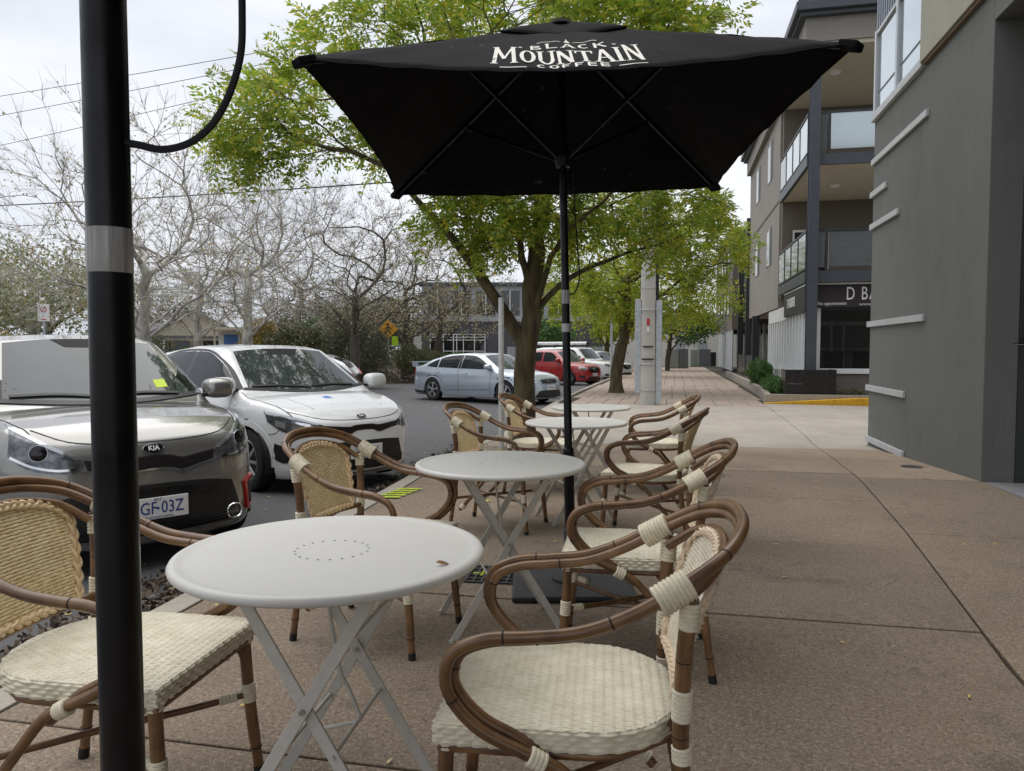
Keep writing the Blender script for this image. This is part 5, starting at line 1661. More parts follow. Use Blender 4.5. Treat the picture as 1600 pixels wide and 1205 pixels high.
# --- silver sedan turning out of the bays
P3 = dict(L=4.95, W=1.868, zb=.16, wr=.335, wheels=(-.93, -3.77), crown=.05, bow=.10,
          wl=([.1, .2, .45, .62, .80, .95, 1.05], [.92, .965, 1.0, 1.0, .985, .955, .93]),
          plan=([-5, -4.5, -3.5, -1.4, -.7, -.25, 0], [.88, .95, 1.0, 1.0, .985, .95, .92]),
          top=([-5.0, -4.85, -4.2, -3.7, -1.45, -1.2, -.7, -.35, -.15, .1], [1.02, 1.06, 1.05, .99, .97, .965, .90, .83, .76, .6]),
          xf=([.1, .17, .24, .40, .55, .66, .74, .82, 1.0], [-.10, -.03, .0, .0, -.01, -.05, -.10, -.2, -.4]),
          xr=([.1, .3, .6, .9, 1.05, 1.1], [-4.84, -4.93, -4.95, -4.90, -4.88, -4.8]),
          cf=(.20, .60), cr=(.15, .45),
          roof=([-4.6, -4.35, -3.9, -3.3, -2.6, -2.2, -1.95, -1.10, -.9, -.5], [.7, 1.04, 1.26, 1.41, 1.445, 1.425, 1.39, .97, .9, .6]),
          wg=([.8, .97, 1.15, 1.36, 1.48], [.985, .955, .86, .73, .67]))
HD3 = math.atan2(-.464, .886)
def near_side(rx, ry, P, hd, wheel):
    """origin of a car whose right-hand wheel stands at rx, ry"""
    wx = P['wheels'][wheel]; lx, ly = wx, -(P['W'] / 2 - .05)
    return (rx - (lx * math.cos(hd) - ly * math.sin(hd)), ry - (lx * math.sin(hd) + ly * math.cos(hd)))
xy = near_side(-7.04, 21.56, P3, HD3, 1)
c3 = Car('silver_sedan', 'silver blue sedan with rear spoiler on the road behind the tree trunk', 'paint_silver', P3, (*xy, zr(21)), HD3, hi=False)
c3.patch('windscreen', [(-.72, .99), (0, .968), (.72, .99)], [(-.56, 1.35), (0, 1.385), (.56, 1.35)], 'windscreen', sides=(1,), ns=18, ntt=8)
c3.patch('side_window', [(-1.42, .99), (-1.85, 1.22), (-2.2, 1.345), (-2.62, 1.37)], [(-1.45, .975), (-1.85, .975), (-2.2, .98), (-2.62, .985)], 'side_glass', 'side', ns=12, ntt=6)
c3.patch('side_window', [(-2.75, 1.37), (-3.2, 1.34), (-3.55, 1.265)], [(-2.75, .985), (-3.2, 1.0), (-3.55, 1.0)], 'side_glass', 'side', ns=10, ntt=6)
c3.patch('side_window', [(-3.60, 1.25), (-3.85, 1.16), (-4.02, 1.06)], [(-3.60, 1.005), (-3.85, 1.01), (-4.02, 1.03)], 'side_glass', 'side', ns=6, ntt=4)
c3.line('door_pillar', [(-2.68, .985), (-2.70, 1.37)], 'gloss_black', 'side', .09, .004)
c3.line('door_seam', [(-1.40, .95), (-1.45, .6), (-1.48, .26)], w=.010)
c3.line('door_seam', [(-2.68, .98), (-2.70, .6), (-2.68, .26)], w=.010)
c3.line('door_seam', [(-3.6, .98), (-3.5, .75), (-3.3, .55)], w=.010)
c3.line('body_crease', [(-1.5, .40), (-2.6, .36), (-3.3, .34)], 'seam_dark', 'side', .012, .002)
c3.line('door_handle', [(-2.35, .84), (-2.55, .845)], 'paint_silver', 'side', .035, .025)
c3.line('door_handle', [(-3.45, .87), (-3.65, .875)], 'paint_silver', 'side', .035, .025)
c3.patch('headlamp', [(.50, .70), (.62, .735), (.76, .77)], [(.50, .62), (.62, .60), (.77, .66)], 'lamp_clear', off=.006, ns=10, ntt=6)
c3.patch('grille', [(-.36, .70), (0, .715), (.36, .70)], [(-.33, .60), (0, .59), (.33, .60)], 'black_plastic', sides=(1,), ns=14, ntt=4)
c3.patch('lower_grille', [(-.45, .40), (0, .42), (.45, .40)], [(-.62, .22), (0, .21), (.62, .22)], 'black_plastic', sides=(1,), ns=16, ntt=5)
c3.patch('fog_lamp', [(.66, .36), (.78, .38)], [(.68, .28), (.79, .30)], 'black_plastic', ns=6, ntt=4)
c3.badge(.655, w=.16, h=.07, txt='')
c3.plate(.48, 'YFH\u00b7512')
c3.patch('tail_lamp', [(.62, .98), (.80, .96)], [(.62, .80), (.81, .78)], 'accent_red', 'rear', ns=8, ntt=6)
c3.line('rear_skirt', [(-4.0, .24), (-4.5, .26), (-4.80, .30)], 'black_plastic', 'side', .08, .004)
c3.mirrors(-1.50, 1.04, 'paint_silver', (.10, .18, .12), .10)
c3.wheels(5, dual=True)
sp = MB().box(-4.93, -4.62, -.70, .70, 1.135, 1.165)
sp.build('spoiler', MATS['paint_silver'], c3.o, smooth=False, bevel=.012)
for sg in (1, -1):
    box('spoiler_leg', (-4.88, -4.68, sg * .66 - .03, sg * .66 + .03, 1.0, 1.134), MATS['paint_silver'], c3.o)

# --- red crossover and white ute farther along, angle parked
P4 = dict(L=4.31, W=1.81, zb=.20, wr=.34, wheels=(-.85, -3.43), crown=.05, bow=.10,
          wl=([.1, .25, .5, .75, .95, 1.1], [.93, .97, 1.0, 1.0, .965, .94]),
          plan=([-4.4, -3.8, -3, -1.2, -.6, -.2, 0], [.9, .96, 1.0, 1.0, .985, .95, .92]),
          top=([-4.4, -4.0, -1.35, -1.1, -.6, -.25, -.08, .1], [1.06, 1.08, 1.06, 1.05, .99, .92, .82, .6]),
          xf=([.1, .2, .3, .5, .65, .8, .95, 1.1], [-.12, -.03, 0, 0, -.01, -.04, -.14, -.4]),
          xr=([.1, .3, .7, 1.0, 1.1], [-4.2, -4.3, -4.3, -4.22, -4.15]), cf=(.18, .55), cr=(.12, .4),
          roof=([-4.5, -4.3, -4.1, -3.5, -2.6, -2.0, -1.75, -1.05, -.9, -.5], [.5, 1.05, 1.38, 1.58, 1.635, 1.62, 1.57, 1.05, .95, .6]),
          wg=([.8, 1.06, 1.3, 1.55, 1.68], [.985, .955, .87, .76, .70]))
c4 = Car('red_crossover', 'red crossover parked beyond the silver sedan, right of the street tree', 'paint_red', P4, (-3.45, 34.4, zr(34.4)), math.atan2(-.50, .866), hi=False, group='cars parked nose to the kerb')
P5 = dict(L=5.3, W=1.90, zb=.26, wr=.38, wheels=(-.92, -4.12), crown=.04, bow=.08,
          wl=([.1, .3, .6, .95, 1.1, 1.2], [.95, .98, 1.0, 1.0, .97, .95]),
          plan=([-5.4, -4.8, -3, -1.2, -.6, -.2, 0], [.93, .98, 1.0, 1.0, .985, .96, .94]),
          top=([-5.4, -5.0, -1.55, -1.3, -.6, -.2, -.05, .1], [1.16, 1.18, 1.16, 1.15, 1.09, 1.02, .92, .6]),
          xf=([.1, .3, .4, .6, .8, .95, 1.05, 1.2], [-.12, -.03, 0, 0, -.02, -.04, -.12, -.4]),
          xr=([.1, .3, .7, 1.0, 1.1], [-5.2, -5.3, -5.3, -5.28, -5.25]), cf=(.12, .45), cr=(.05, .3),
          roof=([-5.35, -5.2, -5.0, -4.4, -2.9, -2.3, -2.05, -1.35, -1.2, -.5], [.5, 1.2, 1.72, 1.80, 1.83, 1.81, 1.77, 1.15, 1.0, .6]),
          wg=([.9, 1.16, 1.4, 1.70, 1.85], [.985, .955, .88, .79, .74]))
c5 = Car('white_ute', 'white ute with canopy and a long tube on its roof racks beside the red crossover', 'paint_white', P5, (-2.75, 38.6, zr(38.6)), math.atan2(-.50, .866), hi=False, group='cars parked nose to the kerb')
P6 = dict(P4); P6['L'] = 4.31
c6 = Car('pearl_wagon', 'pale wagon half hidden behind the concrete power pole and the ute', 'paint_pearl', P4, (-2.45, 43.0, zr(43)), math.atan2(-.50, .866), hi=False, group='cars parked nose to the kerb')
for c, H_, gm_ in ((c4, 0, 'paint_red'), (c5, .12, 'paint_white'), (c6, 0, 'paint_pearl')):
    k = 1 + (.16 if c is c5 else 0); dz = .10 if c is c5 else 0
    zt = 1.72 if c is c5 else 1.55; zb_ = 1.20 if c is c5 else 1.08
    c.patch('windscreen', [(-.68, zb_ + .02), (0, zb_ - .01), (.68, zb_ + .02)], [(-.56, zt - .03), (0, zt), (.56, zt - .03)], 'windscreen', sides=(1,), ns=14, ntt=7)
    x0 = -1.75 if c is c5 else -1.45
    c.patch('side_window', [(x0, zb_ + .02), (x0 - .45, zt - .08), (x0 - .95, zt - .03)], [(x0 - .05, zb_), (x0 - .45, zb_), (x0 - .95, zb_)], 'side_glass', 'side', ns=10, ntt=5)
    c.patch('side_window', [(x0 - 1.05, zt - .03), (x0 - 1.7, zt - .05), (x0 - 2.3, zt - .12)], [(x0 - 1.05, zb_), (x0 - 1.7, zb_ + .02), (x0 - 2.3, zb_ + .05)], 'side_glass', 'side', ns=10, ntt=5)
    c.line('door_seam', [(x0 - 1.0, zb_), (x0 - 1.0, .35)], w=.012)
    c.line('door_seam', [(x0 + .05, zb_ - .05), (x0 + .0, .35)], w=.012)
    c.patch('headlamp', [(.46, .80 + dz), (.60, .84 + dz), (.76, .88 + dz)], [(.48, .72 + dz), (.60, .70 + dz), (.77, .77 + dz)], 'lamp_clear', off=.008, ns=8, ntt=5)
    c.patch('grille', [(-.42, .84 + dz), (0, .86 + dz), (.42, .84 + dz)], [(-.34, .62 + dz), (0, .58), (.34, .62 + dz)], 'gloss_black', sides=(1,), ns=12, ntt=5)
    c.patch('lower_grille', [(-.40, .40), (0, .40), (.40, .40)], [(-.5, .28), (0, .27), (.5, .28)], 'black_plastic', sides=(1,), ns=12, ntt=3)
    c.patch('fog_lamp', [(.60, .44), (.76, .46)], [(.62, .34), (.77, .36)], 'black_plastic', ns=6, ntt=4)
    c.badge(.74 + dz, w=.14, h=.14, txt='')
    c.plate(.50, {c4: 'YKG\u00b718B', c5: 'YLD\u00b724T', c6: 'YBN\u00b761C'}[c])
    c.mirrors(x0 + .02, zb_ + .07, gm_ if c is not c5 else 'black_plastic', (.10, .18, .15), .12)
    c.wheels(6)
# canopy racks and the tube
for x in (-2.4, -3.6, -4.8):
    MB().box(x - .03, x + .03, -.68, .68, 1.87, 1.91).build('roof_rack', MATS['black_plastic'], c5.o, smooth=False)
    for sg in (1, -1): box('rack_foot', (x - .04, x + .04, sg * .64 - .03, sg * .64 + .03, 1.74, 1.869), MATS['black_plastic'], c5.o)
tb = MB().tube([(-1.6, -.4, 2.0), (-5.3, -.4, 2.0)], .085, 16)
t_ = tb.build('roof_tube', MATS['white_paint'], c5.o)
MB().tube([(-1.56, -.4, 2.0), (-1.60, -.4, 2.0)], .09, 16).build('tube_cap', MATS['black_plastic'], t_)
# --- pale hatch seen over the white hatch's bonnet
c7 = Car('silver_hatchback', 'pale silver hatchback parked far behind the white hatchback', 'paint_pearl', P2, (-12.9, 19.2, zr(19)), math.atan2(-.25, -.97), hi=False)
c7.patch('side_window', [(-1.16, 1.00), (-1.55, 1.22), (-1.95, 1.35), (-2.30, 1.375)], [(-1.18, .98), (-1.55, .975), (-1.95, .98), (-2.30, .985)], 'side_glass', 'side', ns=12, ntt=6)
c7.patch('side_window', [(-2.42, 1.375), (-2.9, 1.35), (-3.30, 1.24), (-3.48, 1.13)], [(-2.42, .985), (-2.9, 1.0), (-3.30, 1.03), (-3.48, 1.06)], 'side_glass', 'side', ns=12, ntt=6)
c7.patch('rear_window', [(-.5, 1.02), (0, 1.0), (.5, 1.02)], [(-.46, 1.28), (0, 1.30), (.46, 1.28)], 'side_glass', 'rear', sides=(1,), ns=10, ntt=5)
c7.patch('tail_lamp', [(.62, .98), (.74, .97)], [(.62, .80), (.76, .80)], 'accent_red', 'rear', ns=6, ntt=5)
c7.line('door_seam', [(-2.35, .98), (-2.36, .6), (-2.33, .28)], w=.012)
c7.line('door_handle', [(-3.2, .90), (-3.4, .905)], 'paint_pearl', 'side', .035, .02)
c7.wheels(6)
# ------------------------------------------------------------------ trees and planting
mat('bark_ash', (.085, .062, .036), .95, var=.5, vscale=9, stretch=(1, 1, .25), color2=(.155, .125, .062), bump=1.0, bscale=26, bdist=.03)
mat('bark_pale', (.36, .325, .28), .9, var=.5, vscale=5, stretch=(1, 1, .5), color2=(.58, .55, .49), bump=.4, bscale=20, bdist=.01)
mat('bark_dark', (.085, .07, .056), .95, var=.4, vscale=8, stretch=(1, 1, .3), bump=.7, bscale=20, bdist=.02)
leaf_mat('leaf_ash', (.17, .28, .03), (.30, .40, .045), (.60, .52, .06), .5)
leaf_mat('leaf_ash_far', (.20, .31, .025), (.36, .45, .04), (.62, .55, .06), .5)
leaf_mat('leaf_sparse', (.34, .29, .18), (.50, .44, .30), (.42, .29, .14), .4)
leaf_mat('leaf_sparse_green', (.32, .32, .18), (.50, .46, .30), (.48, .30, .10), .4)
leaf_mat('leaf_poplar', (.13, .18, .06), (.40, .42, .29), (.34, .27, .07), .35)
leaf_mat('leaf_gum', (.045, .060, .030), (.085, .095, .050), (.14, .12, .06), .25)
leaf_mat('leaf_olive', (.060, .075, .030), (.10, .115, .045), (.17, .14, .06), .25)
leaf_mat('leaf_hedge', (.035, .095, .015), (.065, .16, .025), (.10, .20, .04), .3)
leaf_mat('leaf_gold', (.20, .17, .05), (.33, .24, .06), (.40, .24, .05), .35)
leaf_mat('leaf_litter', (.050, .036, .027), (.10, .072, .052), (.20, .15, .10), 0.0, .9)
leaf_mat('leaf_fallen', (.45, .33, .10), (.50, .42, .20), (.38, .24, .07), .1, .7)

def grow(root, limbs, targets, seg=.35, seed=1, wob=.12, bias=.6, up=.08):
    """skeleton grown towards target points; nodes carry parent ids"""
    g = np.random.default_rng(seed)
    P = [np.array(root, float)]; par = [-1]
    def path(i0, pts):
        i = i0
        for p in pts:
            P.append(np.array(p, float)); par.append(i); i = len(P) - 1
        return i
    for (start, pts) in limbs:
        i0 = 0 if start is None else start
        pp = catmull([P[i0]] + [np.array(q, float) for q in pts], 5)[1:]
        path(i0, pp)
    dirv = [np.array([0, 0, 1.])] + [(P[q] - P[par[q]]) / (np.linalg.norm(P[q] - P[par[q]]) + 1e-9) for q in range(1, len(P))]
    nk = [0] * len(P)
    for q in par:
        if q >= 0: nk[q] += 1
    order = np.argsort(np.linalg.norm(targets - np.array(limbs[0][1][-1]), axis=1))
    for k in order:
        t = targets[k]
        A = np.array(P)
        d = np.linalg.norm(A - t, axis=1)
        ca_ = ((t - A) * np.array(dirv)).sum(1) / (d + 1e-9)
        cost = d * (1 + .75 * (1 - ca_)) + .35 * np.maximum(0, np.array(nk) - 1) + bias * np.maximum(0, A[:, 2] - t[2]) + .6 * (A[:, 2] < limbs[0][1][0][2] * .98) * 5
        i = int(np.argmin(cost))
        D = t - P[i]; L = np.linalg.norm(D)
        n = max(1, int(L / seg))
        prev = P[i] - P[par[i]] if par[i] >= 0 else np.array([0, 0, 1.])
        prev = prev / (np.linalg.norm(prev) + 1e-9)
        j = i
        for q in range(1, n + 1):
            s_ = q / n
            b = P[i] + D * s_ + prev * L * .18 * s_ * (1 - s_) + np.array([0, 0, up]) * L * s_ * (1 - s_)
            if q < n: b = b + g.normal(0, wob * seg, 3)
            v_ = b - P[j]; P.append(b); par.append(j); dirv.append(v_ / (np.linalg.norm(v_) + 1e-9)); nk[j] += 1; nk.append(0); j = len(P) - 1
    P = np.array(P); par = np.array(par)
    has = par >= 0
    for _ in range(3):                       # relax kinks
        cs = np.zeros_like(P); cn_ = np.zeros(len(P))
        np.add.at(cs, par[has], P[has]); np.add.at(cn_, par[has], 1)
        ok = has & (cn_ > 0) & (P[:, 2] > limbs[0][1][0][2])
        mean = cs[ok] / cn_[ok][:, None]
        P[ok] = P[ok] * .5 + .25 * P[par[ok]] + .25 * mean
    return P, par

def skeleton_mesh(P, par, r_tip, r_root, expo=2.4, rmin=.0, floor=None):
    n = len(P)
    acc = np.zeros(n)
    kids = [[] for _ in range(n)]
    for i in range(n):
        if par[i] >= 0: kids[par[i]].append(i)
    for i in range(n - 1, -1, -1):
        if not kids[i]: acc[i] = 1.0
        if par[i] >= 0: acc[par[i]] += acc[i]
    mx = acc[0]
    ex = math.log(r_root / r_tip) / math.log(mx)
    rad = r_tip * acc ** ex
    if floor is not None: rad = np.maximum(rad, floor)
    mb = MB()
    done = set()
    stack = [(0, None)]
    while stack:
        s0, p0 = stack.pop()
        ch = [] if p0 is None else [p0]
        i = s0
        while True:
            ch.append(i)
            if not kids[i]: break
            ks = sorted(kids[i], key=lambda q: -acc[q])
            for q in ks[1:]: stack.append((q, i))
            i = ks[0]
        if len(ch) < 2: continue
        rr = [float(rad[q]) for q in ch]
        if p0 is not None: rr[0] = min(rr[0], rr[1] * 1.25)
        R0 = max(rr)
        if R0 < rmin: continue
        mb.tube([tuple(P[q]) for q in ch], rr, 12 if R0 > .08 else (7 if R0 > .03 else (4 if R0 > .012 else 3)), caps=False)
    return mb, rad, kids

def leaf_quads(C, D, N, L, W):
    """rhombic leaflets: centre C, direction D, normal N -> verts, faces"""
    S = np.cross(N, D); S /= np.linalg.norm(S, axis=1, keepdims=True) + 1e-9
    L = np.asarray(L)[:, None]; W = np.asarray(W)[:, None]
    a = C - D * L * .5; b = C + S * W * .5 - D * L * .06; c = C + D * L * .5; d = C - S * W * .5 - D * L * .06
    V = np.stack([a, b, c, d], 1).reshape(-1, 3)
    F = np.arange(len(V)).reshape(-1, 4)
    return V, F

def pinnate(tips, dirs, g, per=3, pairs=5, leaf_len=.24, lw=(.062, .021), droop=.35):
    """compound leaves at the twig tips"""
    nrm = lambda a: a / (np.linalg.norm(a, axis=-1, keepdims=True) + 1e-9)
    T = np.repeat(np.asarray(tips), per, 0); Dv = np.repeat(np.asarray(dirs), per, 0); n = len(T)
    ax = nrm(Dv * .55 + nrm(g.normal(0, 1, (n, 3))) * .8 + np.array([0, 0, -.05]))
    sd_ = nrm(np.cross(ax, np.array([0, 0, 1.]) + g.normal(0, .35, (n, 3))))
    nn = np.cross(sd_, ax)
    Ls = (leaf_len * g.uniform(.7, 1.2, n))[:, None]
    o = T + g.normal(0, .05, (n, 3))
    C, D, N, LL, WW = [], [], [], [], []
    dn = np.array([0, 0, -1.])
    for k in range(pairs):
        s_ = (k + .8) / pairs
        q = o + ax * Ls * s_ + dn * droop * Ls * s_ * s_
        for sg in (1, -1):
            d = nrm(ax * .45 + sd_ * sg * .85 + dn * .25 + g.normal(0, .12, (n, 3)))
            l = lw[0] * g.uniform(.8, 1.2, n)
            C.append(q + d * l[:, None] * .5); D.append(d); N.append(nrm(nn + g.normal(0, .25, (n, 3)))); LL.append(l); WW.append(lw[1] * g.uniform(.85, 1.2, n))
    d = nrm(ax + dn * droop)
    C.append(o + ax * Ls + dn * droop * Ls + d * .03); D.append(d); N.append(nn); LL.append(np.full(n, lw[0])); WW.append(np.full(n, lw[1]))
    return leaf_quads(np.concatenate(C), np.concatenate(D), np.concatenate(N), np.concatenate(LL), np.concatenate(WW))

def simple_leaves(C, g, size, aspect=.55, hang=.0):
    n = len(C)
    D = g.normal(0, 1, (n, 3)); D[:, 2] -= hang; D /= np.linalg.norm(D, axis=1, keepdims=True)
    N = g.normal(0, 1, (n, 3)); N[:, 2] += .6; N -= D * (N * D).sum(1, keepdims=True); N /= np.linalg.norm(N, axis=1, keepdims=True) + 1e-9
    s_ = size * g.uniform(.65, 1.3, n)
    return leaf_quads(np.asarray(C), D, N, s_, s_ * aspect)

def crown_targets(g, n, blobs):
    """points spread through a union of ellipsoids (cx,cy,cz,rx,ry,rz,weight), denser to the outside"""
    w = np.array([b[6] for b in blobs], float); w /= w.sum()
    out = []
    for _ in range(n):
        b = blobs[g.choice(len(blobs), p=w)]
        v = g.normal(0, 1, 3); v /= np.linalg.norm(v)
        r = g.uniform(.18, 1.0) ** .55
        out.append([b[0] + v[0] * b[3] * r, b[1] + v[1] * b[4] * r, b[2] + v[2] * b[5] * r])
    return np.array(out)

def plant_tree(name, label, loc, limbs, blobs, n, r_root, r_tip, bark, leaf, mode, seed, group=None, seg=.4, twigs=3, leaf_kw=None, twig_len=.45, flare=0.0, wob=.12, limb_r=None):
    g = np.random.default_rng(seed)
    o = thing(name, label, 'tree', loc, 0, group)
    T = crown_targets(g, n, blobs)
    P, par = grow((0, 0, 0), limbs, T, seg, seed, wob)
    fl_ = np.zeros(len(P)); k_ = 1
    for q, (st_, pts_) in enumerate(limbs):
        m_ = 5 * len(pts_)
        if limb_r and q < len(limb_r): fl_[k_:k_ + m_] = np.linspace(limb_r[q][0], limb_r[q][1], m_)
        k_ += m_
    mb, rad, kids = skeleton_mesh(P, par, r_tip, r_root, floor=fl_)
    # twigs at the ends
    tips, dirs = [], []
    tw = MB()
    for i in range(len(P)):
        thin = rad[i] < r_tip * 2.2
        if par[i] < 0 or not thin: continue
        if kids[i] and g.random() > .5: continue
        d = P[i] - P[par[i]]; d /= np.linalg.norm(d) + 1e-9
        for _ in range(twigs):
            a = g.normal(0, 1, 3); a /= np.linalg.norm(a)
            dd = d * .85 + a * .6 + np.array([0, 0, .15]); dd /= np.linalg.norm(dd)
            L = twig_len * g.uniform(.5, 1.2)
            m_ = P[i] + dd * L * .5 + g.normal(0, .04 * L, 3)
            e = P[i] + dd * L + np.array([0, 0, -.05 * L])
            tw.tube([tuple(P[i]), tuple(m_), tuple(e)], [r_tip * .75, r_tip * .6, r_tip * .4], 3, caps=False)
            tips.append(e); dirs.append(dd)
            if mode == 'pinnate': tips.append(m_); dirs.append(dd)
    if flare:
        for i, v in enumerate(mb.v):
            if v[2] < .5 and math.hypot(v[0], v[1]) < r_root * 2:
                k = 1 + flare * (1 - max(0, v[2]) / .5) ** 2 * (1 + .35 * math.sin(math.atan2(v[1], v[0]) * 4))
                mb.v[i] = (v[0] * k, v[1] * k, v[2])
    tr = mb.build('trunk', MATS[bark], o, angle=180)
    tw.build('twigs', MATS[bark], tr, kind='stuff', angle=180)
    tips = np.array(tips); dirs = np.array(dirs)
    kw = leaf_kw or {}
    if mode == 'pinnate':
        V, F = pinnate(tips, dirs, g, **kw)
    else:
        k = kw.get('count', 2)
        sel = np.repeat(np.arange(len(tips)), k)
        if 'prob' in kw: sel = sel[g.random(len(sel)) < kw['prob']]
        C = tips[sel] - dirs[sel] * (g.uniform(0, 1, (len(sel), 1)) * twig_len * .9) + g.normal(0, kw.get('spread', .08), (len(sel), 3))
        V, F = simple_leaves(C, g, kw.get('size', .07), kw.get('aspect', .6), kw.get('hang', .3))
    link('crown', npmesh('crown', V, F, MATS[leaf], False), o, kind='stuff')
    return o

# street ash beside the tables (crown reaches over the umbrella)
zt = zf(10.4)
plant_tree('street_tree', 'street tree with yellow green feathery leaves and forked mossy trunk behind the tables', (-2.06, 10.45, zt - .05),
    [(None, [(.02, 0, .6), (.0, 0, 1.1), (.06, .0, 1.55), (.12, .02, 2.2), (.16, .1, 3.0), (.25, .3, 4.2)]),
     (14, [(-.25, -.1, 1.95), (-.55, -.25, 2.45), (-.95, -.3, 3.0), (-1.5, -.5, 3.6), (-2.2, -.8, 4.2)]),
     (17, [(.45, -.2, 2.75), (.9, -.5, 3.2), (1.6, -.9, 3.7)]),
     (18, [(.6, .1, 2.45), (1.3, .2, 2.75), (2.2, .2, 3.0)]),
     (20, [(-.2, .5, 3.2), (-.5, 1.2, 4.0)]),
     (21, [(-.1, -.5, 3.3), (-.4, -1.3, 4.0), (-.8, -2.2, 4.7)])],
    [(-.3, -.4, 5.2, 2.6, 2.4, 1.5, 3.0), (-2.6, -.8, 4.6, 1.35, 1.2, .85, .75), (1.5, -.5, 5.3, 1.3, 1.4, 1.0, .8), (1.6, .2, 3.40, 1.3, 1.0, .55, .8), (-.2, -.2, 3.30, 1.05, 1.0, .55, .85), (-3.7, -.8, 4.45, .55, .6, .55, .25)],
    760, .150, .0052, 'bark_ash', 'leaf_ash', 'pinnate', 5, 'green street trees along the footpath', seg=.33, twigs=2, twig_len=.36,
    leaf_kw=dict(per=3, pairs=5, leaf_len=.27, lw=(.098, .036)), flare=.35, wob=.10, limb_r=[(.150, .03), (.105, .02), (.05, .012), (.05, .012), (.06, .015), (.05, .012)])
plant_tree('street_tree', 'green street tree with leaning trunk just left of the concrete power pole', (-1.80, 25.0, zf(25) - .05),
    [(None, [(.0, 0, .7), (.12, 0, 1.4), (.28, .0, 2.1), (.3, 0, 3.0), (.35, .1, 4.2)]),
     (11, [(.1, .1, 2.6), (-.4, 0, 3.2), (-1.0, -.1, 3.9)]),
     (13, [(.9, -.2, 2.9), (1.8, -.3, 3.5), (2.8, -.4, 4.1)])],
    [(.3, 0, 4.6, 2.6, 2.4, 1.9, 2.2), (2.4, -.3, 4.5, 1.9, 1.4, 1.2, 1.5), (-1.2, 0, 3.6, 1.5, 1.4, 1.2, .8), (.9, -.2, 3.2, 1.9, 1.4, .6, .8)],
    560, .20, .008, 'bark_ash', 'leaf_ash_far', 'pinnate', 8, 'green street trees along the footpath', seg=.45, twigs=2, twig_len=.45,
    leaf_kw=dict(per=3, pairs=4, leaf_len=.30, lw=(.12, .045)), flare=.4)
plant_tree('street_tree', 'green street tree farther along, behind the concrete power pole', (-.9, 40.0, zf(40) - .05),
    [(None, [(.0, 0, 1.0), (.1, 0, 2.0), (.1, 0, 3.0), (.2, 0, 4.2)]), (9, [(.9, 0, 2.9), (1.9, 0, 3.6)]), (9, [(-.8, 0, 3.0), (-1.6, 0, 3.8)])],
    [(.3, 0, 4.8, 3.4, 2.6, 2.0, 2.5), (2.2, 0, 3.7, 2.2, 1.8, 1.1, 1.2), (-2.0, 0, 4.0, 2.0, 1.8, 1.2, 1.0)],
    280, .18, .010, 'bark_ash', 'leaf_ash_far', 'leaves', 9, 'green street trees along the footpath', seg=.6, twigs=3, twig_len=.6,
    leaf_kw=dict(count=16, size=.17, aspect=.45, spread=.25))
plant_tree('street_tree', 'small dark green tree at the far end of the footpath by the cream wall', (-.3, 52.5, zf(52) - .05),
    [(None, [(.0, 0, .8), (.1, 0, 1.5), (.2, 0, 2.4), (.3, 0, 3.2)]), (8, [(.8, 0, 2.2), (1.6, 0, 2.7)])],
    [(.4, 0, 3.4, 2.4, 2.0, 1.3, 2), (1.8, 0, 2.8, 1.6, 1.4, .9, 1)],
    160, .17, .012, 'bark_dark', 'leaf_hedge', 'leaves', 12, 'green street trees along the footpath', seg=.6, twigs=3, twig_len=.5,
    leaf_kw=dict(count=16, size=.18, aspect=.6, spread=.22))
plant_tree('street_tree', 'yellow green tree standing between the red crossover and the power pole', (-4.5, 52.0, -.6),
    [(None, [(.0, 0, 1.0), (.1, 0, 2.0), (.1, 0, 3.2), (.2, 0, 5)]), (9, [(1.2, 0, 3.2), (2.2, 0, 4.2)]), (9, [(-.8, 0, 3.4), (-2.0, 0, 4.4)])],
    [(.3, 0, 5.2, 3.6, 2.6, 2.4, 2.5), (1.5, 0, 3.4, 2.6, 1.8, 1.2, 1.2)],
    260, .18, .012, 'bark_ash', 'leaf_ash_far', 'leaves', 19, 'green street trees along the footpath', seg=.7, twigs=3, twig_len=.7,
    leaf_kw=dict(count=16, size=.22, aspect=.45, spread=.3))

# autumn trees across the road, mostly bare
bare = [
    (-12.4, 15.7, 7.6, 'large pale bare tree behind the black foreground pole, far left', 3.3, .17, 'bark_pale', 21, 'leaf_sparse_green'),
    (-13.2, 21.5, 8.2, 'tall bare tree with mottled pale trunk above the white hatchback roof', 3.4, .17, 'bark_pale', 22, 'leaf_sparse'),
    (-12.0, 27.0, 8.2, 'bare brownish tree with dark trunk behind the pale silver hatchback', 3.4, .19, 'bark_dark', 23, 'leaf_sparse'),
    (-13.4, 36.4, 8.6, 'sparse tree with low forked limbs behind the yellow warning sign', 4.0, .22, 'bark_dark', 24, 'leaf_sparse_green'),
    (-12.9, 40.5, 8.6, 'sparse tree with spreading limbs in front of the grey office building', 4.2, .24, 'bark_dark', 25, 'leaf_sparse_green'),
    (-17.5, 33.0, 9.2, 'bare tree farther back between the brownish tree and the warning sign', 4.0, .2, 'bark_pale', 26, 'leaf_sparse'),
    (-20.5, 29.5, 9.0, 'bare tree far back above the gabled shop', 4.0, .2, 'bark_pale', 27, 'leaf_sparse_green'),
]
